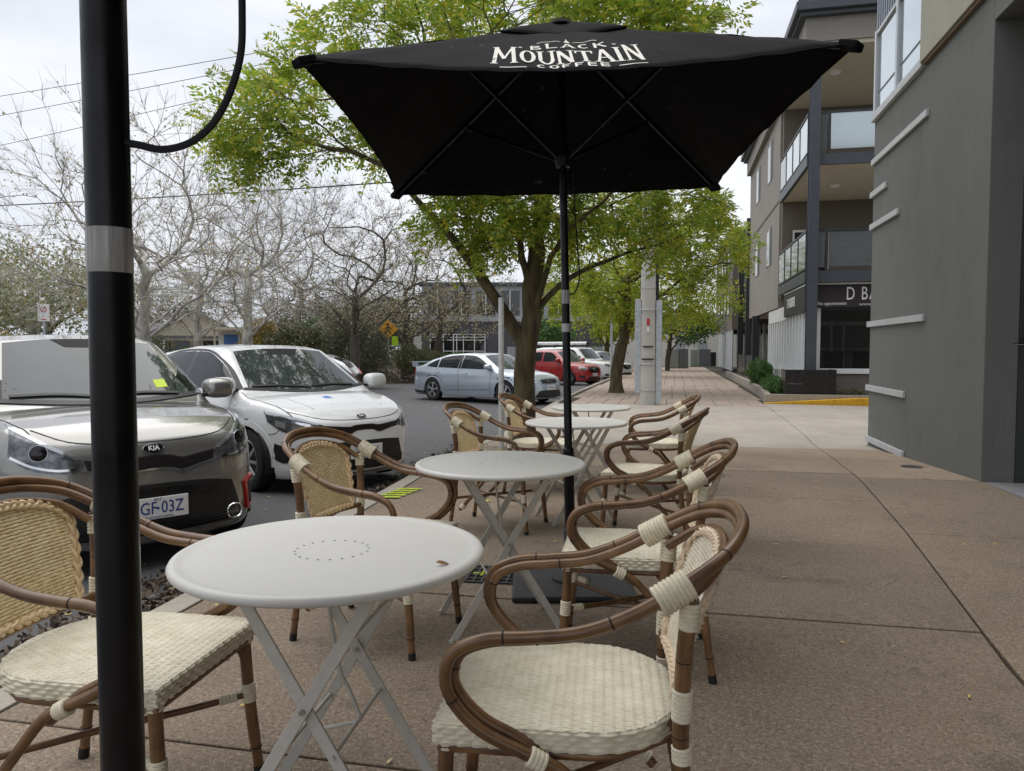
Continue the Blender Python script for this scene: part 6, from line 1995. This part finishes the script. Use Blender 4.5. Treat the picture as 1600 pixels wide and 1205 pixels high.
for (x, y, h, lab, rx, rr, bk, sd_, lf) in bare:
    g = np.random.default_rng(sd_)
    f_ = h * .24
    limbs = [(None, [(.05, 0, f_ * .5), (.0, .05, f_), (.1, 0, h * .42), (.05, .1, h * .55)])]
    for k in range(5):
        a = k * 1.257 + g.uniform(-.4, .4)
        limbs.append((9 + k % 3, [(math.cos(a) * rx * .28, math.sin(a) * rx * .28, f_ * 1.25 + .15 * k), (math.cos(a) * rx * .62, math.sin(a) * rx * .62, h * (.42 + .05 * (k % 3)))]))
    plant_tree('bare_tree', lab, (x, y, zr(y) + .1), limbs,
        [(0, 0, h * .62, rx, rx, h * .36, 2.0), (0, 0, h * .40, rx * 1.1, rx * 1.1, h * .16, .9)], 700, rr, .0058, bk, lf, 'leaves', sd_, 'nearly bare trees across the road',
        seg=.42, twigs=6, twig_len=.62, leaf_kw=dict(count=2, prob=.40 if 'sparse tree' not in lab else .9, size=.07 if 'sparse tree' not in lab else .10, aspect=.7, spread=.08), wob=.12)

def bush(name, label, loc, blobs, n, leaf, size, seed, cat='shrub', group=None, aspect=.45, bark='bark_dark', up=.3, stems=10):
    """shrub: stems from the ground and leaves through its volume, denser at the surface"""
    g = np.random.default_rng(seed)
    o = thing(name, label, cat, loc, 0, group)
    w = np.array([b[3] * b[4] * b[5] for b in blobs]); w = w / w.sum()
    idx = g.choice(len(blobs), n, p=w)
    B = np.array(blobs)[idx]
    v = g.normal(0, 1, (n, 3)); v /= np.linalg.norm(v, axis=1, keepdims=True)
    lump = 1 + .16 * np.sin(v[:, 0] * 7 + seed) * np.sin(v[:, 1] * 6 + 1.3 * seed) + .10 * np.sin(v[:, 2] * 9 + v[:, 0] * 5)
    r = g.uniform(.25, 1, n) ** .40 * lump
    C = B[:, :3] + v * B[:, 3:6] * r[:, None]
    C[:, 2] = np.maximum(C[:, 2], .02)
    V, F = simple_leaves(C, g, size, aspect, -up)
    link('foliage', npmesh('foliage', V, F, MATS[leaf], False), o, kind='stuff')
    st = MB()
    for k in range(stems):
        b = blobs[k % len(blobs)]
        e = np.array(b[:3]) + g.normal(0, .35, 3) * np.array(b[3:6])
        s0 = np.array([b[0] * .7 + g.normal(0, .06), b[1] * .7 + g.normal(0, .06), 0])
        st.tube([tuple(s0), tuple((s0 + e) / 2 + g.normal(0, .05, 3)), tuple(e)], [.02, .015, .006], 5)
    st.build('stems', MATS[bark], o, kind='stuff')
    return o

bush('clipped_shrub', 'rounded clipped green shrub in the bed beside the white shopfront', (3.02, 27.6, -.03), [(0, 0, .45, .44, .95, .46)], 9000, 'leaf_hedge', .06, 31, group='shrubs in the garden bed')
bush('low_shrub', 'low spreading green shrub beside the black planter box', (2.92, 23.2, -.03), [(0, -.6, .20, .30, .9, .24), (0.05, .7, .22, .33, .9, .26)], 9000, 'leaf_hedge', .055, 32, group='shrubs in the garden bed')
bush('small_plant', 'small reddish green plants at the foot of the barber shop wall', (4.9, 21.1, -.03), [(-.3, 0, .1, .35, .16, .13), (.6, .05, .1, .4, .16, .12)], 900, 'leaf_olive', .06, 33, 'plant')
# verge across the road
vg = MB()
def verge_z(x, y):
    return zr(y) + .10 + .35 * max(0, min(1, (math.hypot(x + 11, y - 30) - 2) / 14)) + .04 * math.sin(x * 1.3) * math.sin(y * 1.1)
edge_pts = [(-40, 18.5), (-26, 22.5), (-19, 26.5), (-15.0, 31.2), (-12.4, 34.4), (-9.6, 40), (-9, 52)]
V = []; Fq = []
for i, (x, y) in enumerate(edge_pts):
    far_ = [(-60, 40), (-50, 55), (-40, 70), (-32, 80), (-24, 85), (-16, 88), (-10, 90)][i]
    for k in range(11):
        t = (k / 10) ** 1.6
        xx, yy = x + (far_[0] - x) * t, y + (far_[1] - y) * t
        V.append((xx, yy, zr(y) + (-.3 if k == 0 else .10 + min(.32, .8 * t) + .03 * math.sin(xx * 2) * math.sin(yy * 1.7))))
for i in range(len(edge_pts) - 1):
    for k in range(10):
        a = i * 11 + k
        Fq.append((a, a + 1, a + 12, a + 11))
vg.add(V, Fq)
vg.build('verge', M['soil'], kind='structure')
g = np.random.default_rng(3)
def litter(name, fn, n, size, seed, leaf='leaf_litter', flat=.5):
    g = np.random.default_rng(seed)
    C = np.array([fn(g) for _ in range(n)])
    V, F = simple_leaves(C, g, size, .6)
    V = V.reshape(-1, 4, 3); c = V.mean(1, keepdims=True)
    V[:, :, 2] = c[:, :, 2] + (V[:, :, 2] - c[:, :, 2]) * flat
    link(name, npmesh(name, V.reshape(-1, 3), F, MATS[leaf], False), None, kind='stuff', label=None)
    return bpy.data.objects[-1] if False else None
def verge_pt(g):
    i = g.integers(1, len(edge_pts) - 1); t = g.random()
    x = edge_pts[i][0] * (1 - t) + edge_pts[i + 1 if i + 1 < len(edge_pts) else i][0] * t
    y = edge_pts[i][1] * (1 - t) + edge_pts[i + 1 if i + 1 < len(edge_pts) else i][1] * t
    s_ = g.random() ** 1.5 * 5
    return (x - s_ * .6, y + s_ * .8, zr(y) + .16 + .06 * s_)
litter('verge_litter', verge_pt, 9000, .16, 41)
litter('gutter_litter', lambda g: ((lambda y: (kx(y) - .02 - abs(g.normal(0, .15)), y, zr(y) + .012 + .02 * g.random()))(g.uniform(-1, 12.2))), 4500, .05, 42, flat=.7)
litter('gutter_mulch', lambda g: ((lambda y: (kx(y) - .01 - g.random() ** 1.5 * .5, y, zr(y) + .02 + .04 * g.random()))(g.uniform(-1, 4.6))), 5000, .045, 43, flat=.9)
litter('road_litter', lambda g: (lambda y: (g.uniform(-9, -2.9), y, zr(y) + .006))(g.uniform(3, 24)), 700, .045, 44, 'leaf_fallen', .25)
litter('pit_litter', lambda g: (g.normal(-.35, .35) - 0, g.normal(7.6, .45), zf(7.6) + .004), 500, .04, 46, 'leaf_litter', .3)
litter('tree_pit_litter', lambda g: (g.normal(-2.05, .25), g.normal(10.3, .6), zf(10.3) + .01), 500, .05, 47, 'leaf_litter', .4)

# fallen leaves lying on the paving, one by one
lm = MB()
lm.add([(-.02, 0, .002), (-.006, .008, .005), (.008, .007, .004), (.022, 0, .001), (.008, -.007, .003), (-.006, -.008, .002)], [(0, 5, 4, 3, 2, 1)])
fl = []
for i, nm in enumerate(('leaf_yellow', 'leaf_tan', 'leaf_brown')):
    mat(nm, [(.55, .38, .10), (.50, .38, .20), (.26, .14, .06)][i], .75, var=.2, vscale=60)
    me_ = lm.mesh('fallen_leaf', MATS[nm], smooth=False); fl.append(me_)
g = np.random.default_rng(77)
spots = [(-.98, 1.93), (-.62, 1.36), (-.12, 1.55), (-1.18, 1.60), (1.05, 2.9), (.72, 3.35), (.95, 3.9), (.62, 4.3), (1.75, 3.6), (2.1, 4.7), (1.9, 3.1), (-.2, 2.35), (-.75, 2.5), (-1.45, 2.3), (1.1, 5.4)]
while len(spots) < 90:
    x, y = g.uniform(-2.3, 2.6), 1.3 + 12 * g.random() ** 1.3
    if x > -1.7 and y < 3 and g.random() < .6: continue
    spots.append((x, y))
for (x, y) in spots:
    c_ = int(g.choice(3, p=[.5, .3, .2]))
    zone = 'on the driveway crossing' if y > 11.7 else ('on the paving right of the long joint' if x > jx(y) else ('on the open paving between the chairs and the long joint' if x > .3 else ('on the paving between the chairs and the kerb' if x < -1.6 else ('under the tables nearest the camera' if y < 4 else 'under the farther tables'))))
    o = link('fallen_leaf', fl[c_], None, (x, y, zf(y) + .005), (g.uniform(-.12, .12), g.uniform(-.12, .12), g.uniform(0, 6.28)),
             'small ' + ('yellow', 'tan', 'brown')[c_] + ' fallen leaf lying ' + zone, 'leaf', 'dry leaves scattered on the footpath')
    s_ = g.uniform(.6, 1.1); o.scale = (s_, s_ * g.uniform(.6, 1.1), s_)
cl_ = link('fallen_leaf', fl[2], None, (-.525, 1.67, .7385), (.2, .25, .8), 'small dry curled leaf lying on top of the nearest table', 'leaf', 'dry leaves scattered on the footpath')
tp = MB().grid(lambda i, j: ((i - .5) * .07 + .008 * math.sin(9 * j), (j - .5) * .05 + .008 * math.sin(8 * i), .004 + .006 * abs(math.sin(7 * i + 5 * j))), 10, 8)
mat('tissue', (.62, .52, .50), .9, var=.1, vscale=40)
tp.build('crumpled_tissue', MATS['tissue'], loc=(-.94, 1.36, .002), label='crumpled pale tissue lying on the paving by the nearest table', cat='litter')
# ------------------------------------------------------------------ street furniture and background
layered('pole_concrete', (.50, .48, .44), [(2., 4, .35, .7, (.42, .40, .365), .8, 'n'), (30., 5, .55, .75, (.20, .19, .17), .5, 'n')], rough=.9, bump=.4, bscale=60)
mat('galvanised', (.46, .49, .52), .5, metal=.25, var=.18, vscale=12)
mat('post_white', (.55, .55, .53), .5, var=.22, vscale=14, bump=.1)
mat('sign_yellow', (.66, .32, .01), .5, var=.08)
mat('sign_lime', (.45, .75, .03), .5)
mat('sign_red', (.5, .03, .03), .5)
mat('brick_red', (.25, .065, .045), .85, var=.25, vscale=14)
mat('roof_tile_grey', (.115, .11, .11), .85, var=.2, vscale=8)
mat('wall_cream', (.50, .45, .34), .9, var=.08)
mat('wall_white', (.62, .60, .55), .9, var=.08)
mat('office_grey', (.085, .085, .092), .85, var=.1)
mat('office_pale', (.33, .35, .38), .6, var=.1)
mat('cabinet_green', (.20, .215, .19), .6, var=.1)
mat('cabinet_grey', (.105, .11, .115), .6, var=.1)

pp = thing('power_pole', 'tall concrete power pole with grey metal conduit covers at the far kerb', 'pole', (-.61, 19.72, zf(19.7)))
sh = MB().lathe([(.225, -.1), (.222, 0), (.20, 2.5), (.175, 5.5), (.135, 11.2), (.0001, 11.21)], 12)
sh.build('shaft', MATS['pole_concrete'], pp, angle=50)
for (x0, x1, h) in ((-.335, -.18, 2.72), (.20, .35, 2.68)):
    box('conduit_cover', (x0, x1, -.11, .05, .05 if x0 > 0 else .30, h), MATS['galvanised'], pp, .012)
for z in (.38, 1.05, 2.45):
    MB().tube([(.228 * math.cos(a), .228 * math.sin(a), z) for a in np.linspace(0, 2 * math.pi, 25)[:-1]], .012, 6, closed=True).build('strap', MATS['galvanised'], pp)
for z in (3.0, 3.35):
    MB().tube([(.199 * math.cos(a), .199 * math.sin(a), z) for a in np.linspace(0, 2 * math.pi, 25)[:-1]], .007, 6, closed=True).build('strap', MATS['galvanised'], pp)
MB().tube([(.23, -.02, 2.68), (.20, -.02, 6), (.17, -.02, 10.5)], .035, 8).build('cable_duct', MATS['black_plastic'], pp)
box('tag', (-.03, .04, -.228, -.205, 2.05, 2.22), MATS['sign_red'], pp)
box('tag', (-.02, .03, -.228, -.205, 1.88, 2.0), MATS['white_paint'], pp)
for z, w_ in ((1.48, .14), (1.16, .16)):
    box('stencil_band', (-w_, w_, -.2275, -.205, z, z + .035), MATS['seam_dark'], pp)
MB().bar((-1.1, 0, 10.55), (1.1, 0, 10.55), .10, .12).build('crossarm', MATS['bark_dark'], pp, smooth=False)
for i, (x, z, x2, y2, z2, r_) in enumerate(((-.9, 10.7, -44, 27.5, 11.4, .010), (-.3, 10.7, -44, 28.5, 10.6, .010), (.5, 10.65, -44, 30, 9.4, .010), (-.1, 6.2, -44, 27.5, 7.7, .020))):
    pts = []
    a = np.array([-.61 + x, 19.72, z - .2]); b = np.array([x2, y2, z2])
    for k in range(25):
        t = k / 24
        p = a + (b - a) * t; p[2] -= .55 * 4 * t * (1 - t) * .5
        pts.append(tuple(p))
    lab = ['topmost thin power line crossing the sky at left', 'second thin power line crossing the sky at left', 'third thin power line, just above the bare trees', 'thick black service cable passing in front of the bare trees'][i]
    MB().tube(pts, r_, 6).build('power_line', MATS['rubber_black'], label=lab, cat='cable', group='overhead power lines')

wp_ = thing('sign_post', 'weathered white metal post in front of the street tree trunk', 'post', (-2.16, 9.44, zf(9.44)))
MB().lathe([(.036, 0), (.036, 2.02), (.03, 2.03), (.0001, 2.03)], 14).build('tube', MATS['post_white'], wp_)
MB().lathe([(.0375, .005), (.0375, .07), (.036, .072)], 14).build('paint_ring', MATS['spray_yellow'], wp_)
tp_ = thing('light_post', 'thin grey post beside the far tree trunk near the red crossover', 'post', (-2.55, 32.4, -.28))
MB().lathe([(.06, 0), (.05, 3.0), (.0001, 3.01)], 10).build('tube', MATS['galvanised'], tp_)
MB().lathe([(.06, 3.0), (.09, 3.05), (.09, 3.2), (.0001, 3.25)], 10).build('cap', MATS['galvanised'], tp_)

ws = thing('warning_sign', 'yellow diamond pedestrian warning sign on a grey post across the road', 'sign', (-13.32, 33.95, -.10), R(12))
MB().lathe([(.035, 0), (.035, 2.75), (.0001, 2.76)], 10).build('post', MATS['galvanised'], ws)
dm = MB().prism([(0, -.47), (.47, 0), (0, .47), (-.47, 0)], -.055, -.04, 'xz')
do = dm.build('board', MATS['sign_yellow'], ws, smooth=False, bevel=.01); do.location = (0, 0, 2.28)
fg = MB()
fg.lathe([(.0001, 0), (.06, .001)], 12, (0, -.058, .22), 'y')
fg.bar((0, -.058, .13), (0, -.058, -.02), .11, .004, up=(0, 1, 0))
fg.bar((-.03, -.058, -.03), (-.15, -.058, -.24), .06, .004, up=(0, 1, 0)); fg.bar((.03, -.058, -.03), (.13, -.058, -.24), .06, .004, up=(0, 1, 0))
fg.bar((-.05, -.058, .1), (-.17, -.058, -.02), .04, .004, up=(0, 1, 0)); fg.bar((.05, -.058, .1), (.17, -.058, -.02), .04, .004, up=(0, 1, 0))
fg.build('pictogram', MATS['seam_dark'], do, smooth=False, kind='stuff')
lt = thing('lime_sign', 'small lime green sign on a post just behind the yellow warning sign', 'sign', (-13.38, 35.0, -.05), R(12))
MB().lathe([(.03, 0), (.03, 1.9), (.0001, 1.91)], 8).build('post', MATS['galvanised'], lt)
box('board', (-.15, .15, -.05, -.035, 1.45, 1.9), MATS['sign_lime'], lt)
wsn = thing('white_sign', 'small white sign on a post in front of the grey office building', 'sign', (-13.95, 40.0, 0), R(12))
MB().lathe([(.03, 0), (.03, 1.9), (.0001, 1.91)], 8).build('post', MATS['galvanised'], wsn)
box('board', (-.22, .22, -.05, -.035, 1.2, 1.95), MATS['white_paint'], wsn)
pk = thing('parking_sign', 'white no turning sign on a post above the champagne car roof at far left', 'sign', (-18.07, 18.72, 0), R(35))
MB().lathe([(.03, 0), (.03, 2.5), (.0001, 2.51)], 8).build('post', MATS['galvanised'], pk)
pb = box('board', (-.15, .15, -.05, -.035, 2.05, 2.56), MATS['white_paint'], pk)
MB().tube([(.075 * math.cos(a), -.055, 2.40 + .075 * math.sin(a)) for a in np.linspace(0, 2 * math.pi, 25)[:-1]], .010, 6, closed=True).build('red_ring', MATS['sign_red'], pb)
MB().bar((-.05, -.055, 2.35), (.05, -.055, 2.45), .014, .004, up=(0, 1, 0)).build('arrow', MATS['seam_dark'], pb, smooth=False)
box('red_bar', (-.07, .07, -.054, -.051, 2.09, 2.12), MATS['sign_red'], pb)

# office building
ob = thing('office_building', 'two storey dark grey office building with white framed windows beyond the sedan', 'building', (-22.6, 64.5, -.6), R(12))
box('wall', (0, 17, 0, 6, 0, 4.3), MATS['office_grey'], ob)
box('upper_wall', (.4, 17, .6, 6, 4.3, 7.6), MATS['office_pale'], ob)
box('roof', (.1, 17.3, .3, 6.2, 7.6, 7.85), MATS['steel_blue_grey'], ob)
box('ledge', (-.1, 17.1, -.12, .58, 4.3, 4.45), MATS['office_pale'], ob)
w_ = box('window', (1.2, 6.2, -.06, -.01, .6, 3.1), MATS['dark_glass'], ob)
for x in (1.2, 2.4, 3.3, 3.6, 4.2, 5.2, 6.15): box('frame', (x, x + .07, -.12, -.062, .6, 3.1), MATS['frame_white'], w_)
for z in (1.6, 2.6, 2.85, 3.1): box('frame', (1.2, 6.22, -.14, -.122, z, z + .06), MATS['frame_white'], w_)
for k in range(7):
    u_ = box('window', (1.0 + k * 2.2, 2.7 + k * 2.2, .52, .59, 4.9, 7.1), MATS['dark_glass'], ob)
    box('frame', (1.8 + k * 2.2, 1.88 + k * 2.2, .46, .518, 4.9, 7.1), MATS['frame_white'], u_)
w2_ = box('window', (9, 14, -.06, -.01, .6, 3.1), MATS['dark_glass'], ob)
for x in (9, 10.3, 11.6, 12.9, 13.95): box('frame', (x, x + .07, -.12, -.062, .6, 3.1), MATS['frame_white'], w2_)

def gable(name, label, loc, rz, w, d, h, rise, wall, roof, over=.4, cat='house', front_gable=True):
    o = thing(name, label, cat, loc, rz)
    box('wall', (-w / 2, w / 2, 0, d, 0, h), MATS[wall], o)
    g_ = MB()
    if front_gable:
        g_.prism([(-w / 2, h + .002), (w / 2, h + .002), (0, h + rise)], .01, d - .01, 'xz')
        g_.build('gable', MATS[wall], o, smooth=False)
        r_ = MB()
        for sg in (1, -1):
            a = (sg * (w / 2 + over), -over, h - over * rise / (w / 2)); b = (0, -over, h + rise); t_ = .12
            r_.add([a, (a[0], d + over, a[2]), (0, d + over, b[2]), b, (a[0], a[1], a[2] + t_), (a[0], d + over, a[2] + t_), (0, d + over, b[2] + t_), (0, -over, b[2] + t_)],
                   [(0, 1, 2, 3), (7, 6, 5, 4), (0, 4, 5, 1), (3, 7, 4, 0), (1, 5, 6, 2)])
        r_.build('roof', MATS[roof], o, smooth=False)
    else:
        r_ = MB()
        r_.add([(-w / 2 - over, -over, h), (w / 2 + over, -over, h), (w / 2 + over, d + over, h), (-w / 2 - over, d + over, h), (-w / 2 - over, d / 2, h + rise), (w / 2 + over, d / 2, h + rise)],
               [(0, 1, 5, 4), (2, 3, 4, 5), (0, 4, 3), (1, 2, 5)])
        r_.build('roof', MATS[roof], o, smooth=False)
    return o
gs = gable('gabled_shop', 'cream gabled shop with grey roof beyond the bare trees at left', (-37.4, 53.6, 0), R(30), 7.0, 9, 2.35, 1.9, 'wall_cream', 'roof_tile_grey', cat='building')
box('verandah_roof', (-5.0, 3.2, -2.2, -.4, 2.05, 2.25), MATS['roof_tile_grey'], gs)
for x in (-4.8, -2.2, .4, 3.0): box('post', (x, x + .14, -2.1, -1.96, 0, 2.05), MATS['frame_white'], gs)
box('window', (-3.0, -.5, -.06, -.005, .5, 1.9), MATS['dark_glass'], gs)
box('window', (.5, 2.8, -.06, -.005, .5, 1.9), MATS['dark_glass'], gs)
box('shop_sign', (3.0, 4.6, -.5, -.4, 1.3, 2.5), MATS['permit_blue'], gs)
gh2 = gable('annex', 'low cream annex with small paned windows left of the gabled shop', (-42.5, 51.5, 0), R(30), 4.6, 6, 2.2, 1.2, 'wall_cream', 'roof_tile_grey', cat='building', front_gable=False)
w_ = box('window', (.2, 1.4, -.06, -.005, .7, 1.8), MATS['dark_glass'], gh2)
for x in (.2, .78, 1.34): box('frame', (x, x + .07, -.1, -.062, .7, 1.8), MATS['frame_white'], w_)
bs = thing('bus_shelter', 'small bus shelter with flat cream roof and advertising panel behind the mottled tree', 'shelter', (-25.4, 40.6, 0), R(30))
box('roof', (-1.5, 1.6, -.8, .9, 2.35, 2.52), MATS['wall_cream'], bs)
for x in (-1.4, 1.35): box('post', (x, x + .1, -.6, -.5, 0, 2.35), MATS['wall_cream'], bs)
box('panel', (-1.2, 1.2, .6, .68, .5, 2.3), MATS['white_paint'], bs)
box('poster', (-.9, -.1, .58, .597, 1.3, 2.1), MATS['permit_blue'], bs)
box('end_panel', (1.1, 1.34, -.4, .5, .5, 2.3), MATS['sign_lime'], bs)
rh = gable('red_roofed_house', 'house with red tiled roof and white gable between the trees', (-11.8, 75, -.6), R(75), 7, 9, 3.2, 3.0, 'wall_white', 'brick_red')
cw = thing('end_wall', 'long cream building wall closing the end of the footpath', 'building', (-6.0, 66.5, -.4), R(4))
box('wall', (0, 14, 0, 5, 0, 4.4), MATS['wall_white'], cw)
box('roof', (-.2, 14.2, -.2, 5.2, 4.4, 4.6), MATS['office_pale'], cw)
for x in (6.3, 8.2): box('window', (x, x + .8, -.06, -.005, 1.3, 2.2), MATS['office_pale'], cw)
for (x0, x1, y, h, m_, lab) in ((-.48, .45, 58.8, 1.5, 'cabinet_green', 'pale green utility cabinet at the end of the footpath, left of the dark one'), (.47, 1.2, 58.9, 1.52, 'cabinet_grey', 'dark grey utility cabinet at the end of the footpath beside the pale green one'),
                          (1.55, 2.3, 64.9, 1.45, 'cabinet_green', 'pale panel cabinet against the cream wall, middle of the row'), (2.32, 3.15, 64.9, 1.5, 'cabinet_grey', 'dark bin enclosure against the cream wall'), (3.18, 3.6, 64.9, 1.25, 'granite_black', 'black bin at the right end of the enclosure row')):
    ub = thing('utility_cabinet', lab, 'cabinet', (x0, y, -.29), 0, 'utility cabinets at the end of the footpath')
    w_ = x1 - x0
    box('body', (0, w_, 0, .6, .06, h), MATS[m_], ub, .01); box('plinth', (-.03, w_ + .03, -.03, .63, 0, .058), MATS['kerb_concrete'], ub)
    box('door', (.03, w_ / 2 - .01, -.02, -.002, .12, h - .06), MATS[m_], ub, .004); box('door', (w_ / 2 + .01, w_ - .03, -.02, -.002, .12, h - .06), MATS[m_], ub, .004)
fw = thing('boundary_fence', 'grey metal fence behind the red crossover', 'fence', (-13.0, 59, -.6), R(12))
for k in range(24): box('panel', (k * .32, k * .32 + .30, 0, .05, 0, 2.0), MATS['office_pale'], fw)

# greenery across the road
bush('large_shrub', 'big dark feathery shrub left of the yellow warning sign', (-12.6, 28.6, -.15), [(0, 0, 1.3, 1.5, 1.2, 1.3), (-.5, .3, 1.9, 1.0, .9, .85), (.8, 0, .8, .9, .8, .8)], 15000, 'leaf_gum', .14, 51, group='shrubs on the far verge', aspect=.18)
bush('loose_shrub', 'olive green loose shrub right of the yellow warning sign', (-12.4, 34.9, 0), [(-.2, 0, .7, .9, .8, .75), (.7, .2, .5, .6, .6, .55)], 6000, 'leaf_olive', .13, 52, group='shrubs on the far verge', aspect=.25)
bush('loose_shrub', 'pale olive shrub in front of the office hedge', (-12.9, 38.5, 0), [(0, 0, .6, 1.1, .8, .65)], 4000, 'leaf_olive', .13, 53, group='shrubs on the far verge', aspect=.25)
bush('olive_shrub', 'broad yellow green shrub above the roof of the white hatchback', (-16.0, 29.6, .1), [(0, 0, 1.2, 1.3, 1.0, 1.1), (1.2, .2, 1.0, .9, .8, .95)], 9000, 'leaf_olive', .13, 54, group='shrubs on the far verge')
bush('gold_shrub', 'golden brown shrub beside the bus shelter', (-18.2, 31.0, .1), [(0, 0, 1.3, 1.1, 1.0, 1.2)], 5000, 'leaf_gold', .14, 55, group='shrubs on the far verge')
bush('dark_shrub', 'dark green shrub behind the golden one', (-17.6, 35.0, .2), [(0, 0, 1.3, 1.6, 1.2, 1.3)], 6000, 'leaf_hedge', .15, 56, group='shrubs on the far verge')
bush('clipped_hedge', 'bright green clipped hedge in front of the office windows', (-15.2, 48.0, -.2), [(-1.2, 0, .6, 1.1, .6, .6), (0, .2, .6, 1.1, .6, .6), (1.2, .4, .6, 1.1, .6, .6)], 7000, 'leaf_hedge', .12, 57, 'hedge')
bush('clipped_hedge', 'low green hedge in front of the gabled shop annex', (-26.6, 35.4, .0), [(-.9, 0, .65, 1.2, .7, .6), (.9, .4, .65, 1.2, .7, .6)], 5000, 'leaf_hedge', .13, 58, 'hedge')
bush('round_shrub', 'round dark green bush in front of the red roofed house', (-9.9, 60, -.6), [(0, 0, 2.2, 2.3, 1.6, 1.9)], 8000, 'leaf_hedge', .22, 59)
bush('autumn_shrub', 'golden leafed shrub below the silvery trees at far left', (-19.6, 17.4, 0), [(0, 0, 1.1, 1.7, 1.0, 1.0)], 5000, 'leaf_gold', .11, 60, group='shrubs on the far verge')
bush('autumn_shrub', 'low brown green shrub between the parking sign and the black pole', (-17.0, 20.6, 0), [(0, 0, 1.0, 1.6, 1.0, .95)], 5000, 'leaf_olive', .11, 61, group='shrubs on the far verge')
plant_tree('poplar_tree', 'silvery leafed tree at the left edge of the picture', (-20.4, 20.6, 0),
    [(None, [(0, 0, 1), (.05, 0, 2), (0, .1, 3), (.1, 0, 4)]), (9, [(.8, 0, 2.6), (1.3, 0, 3.2)]), (10, [(-.8, 0, 3), (-1.5, .2, 3.8)])],
    [(0, 0, 3.1, 2.3, 1.6, 1.6, 2), (-1.4, 0, 4.0, 1.2, 1.2, 1.0, .8)], 240, .15, .008, 'bark_pale', 'leaf_poplar', 'leaves', 62, seg=.5, twigs=3, twig_len=.5, leaf_kw=dict(count=12, size=.12, aspect=.65, spread=.2))
plant_tree('poplar_tree', 'golden autumn tree behind the silvery tree at far left', (-24.5, 25.5, 0),
    [(None, [(0, 0, 1), (.05, 0, 2), (0, .1, 3), (.1, 0, 4)]), (9, [(.8, 0, 2.6), (1.3, 0, 3.2)]), (10, [(-.8, 0, 3), (-1.5, .2, 3.8)])],
    [(0, 0, 3.6, 2.8, 1.8, 1.7, 2), (2.6, 0, 3.2, 1.5, 1.2, 1.2, .8)], 220, .15, .010, 'bark_dark', 'leaf_gold', 'leaves', 63, seg=.5, twigs=3, twig_len=.55, leaf_kw=dict(count=9, size=.14, aspect=.65, spread=.22))
gums = [(-17, 88, 9.5, 4.2, 'tall grey green gum tree behind the office building'), (-12.0, 92, 8.0, 4.0, 'grey green gum tree behind the red roofed house'), (-5.5, 95, 7.5, 4.0, 'gum tree far beyond the red crossover'),
        (-34, 66, 7.0, 4.5, 'dark tree behind the gabled shop, right side'), (-47, 64, 7.5, 4.5, 'dark tree behind the gabled shop, left side'), (-26, 58, 6.5, 4.2, 'dark tree behind the bus shelter'),
        (-60, 55, 7.5, 5, 'dark tree at the far left skyline'), (-21.5, 50, 5.4, 3.6, 'olive tree behind the bare trees near the office'), (-30, 84, 8.5, 5, 'gum tree on the skyline above the office roof')]
for i, (x, y, h, rx, lab) in enumerate(gums):
    plant_tree('gum_tree', lab, (x, y, -.6), [(None, [(0, 0, h * .2), (.1, 0, h * .35), (0, .1, h * .5), (.1, 0, h * .65)]), (10, [(rx * .3, 0, h * .55), (rx * .6, 0, h * .65)]), (10, [(-rx * .3, 0, h * .55), (-rx * .6, 0, h * .6)])],
        [(0, 0, h * .66, rx, rx * .7, h * .30, 2), (rx * .4, 0, h * .45, rx * .8, rx * .6, h * .2, 1), (-rx * .5, 0, h * .5, rx * .7, rx * .6, h * .2, 1)], 150, .22, .02, 'bark_dark', 'leaf_gum' if i != 7 else 'leaf_olive', 'leaves', 80 + i, 'dark evergreen trees on the skyline',
        seg=.9, twigs=3, twig_len=.8, leaf_kw=dict(count=14, size=.34, aspect=.4, spread=.4))

dl = MB().lathe([(.0001, .004), (.085, .004), (.10, .007), (.115, .006), (.118, .0)], 24)
dl.build('floor_drain', MATS['steel_dark'], loc=(2.72, 9.37, zf(9.37) + .006), label='small round dark floor drain in the paving near the grey wall', cat='drain')
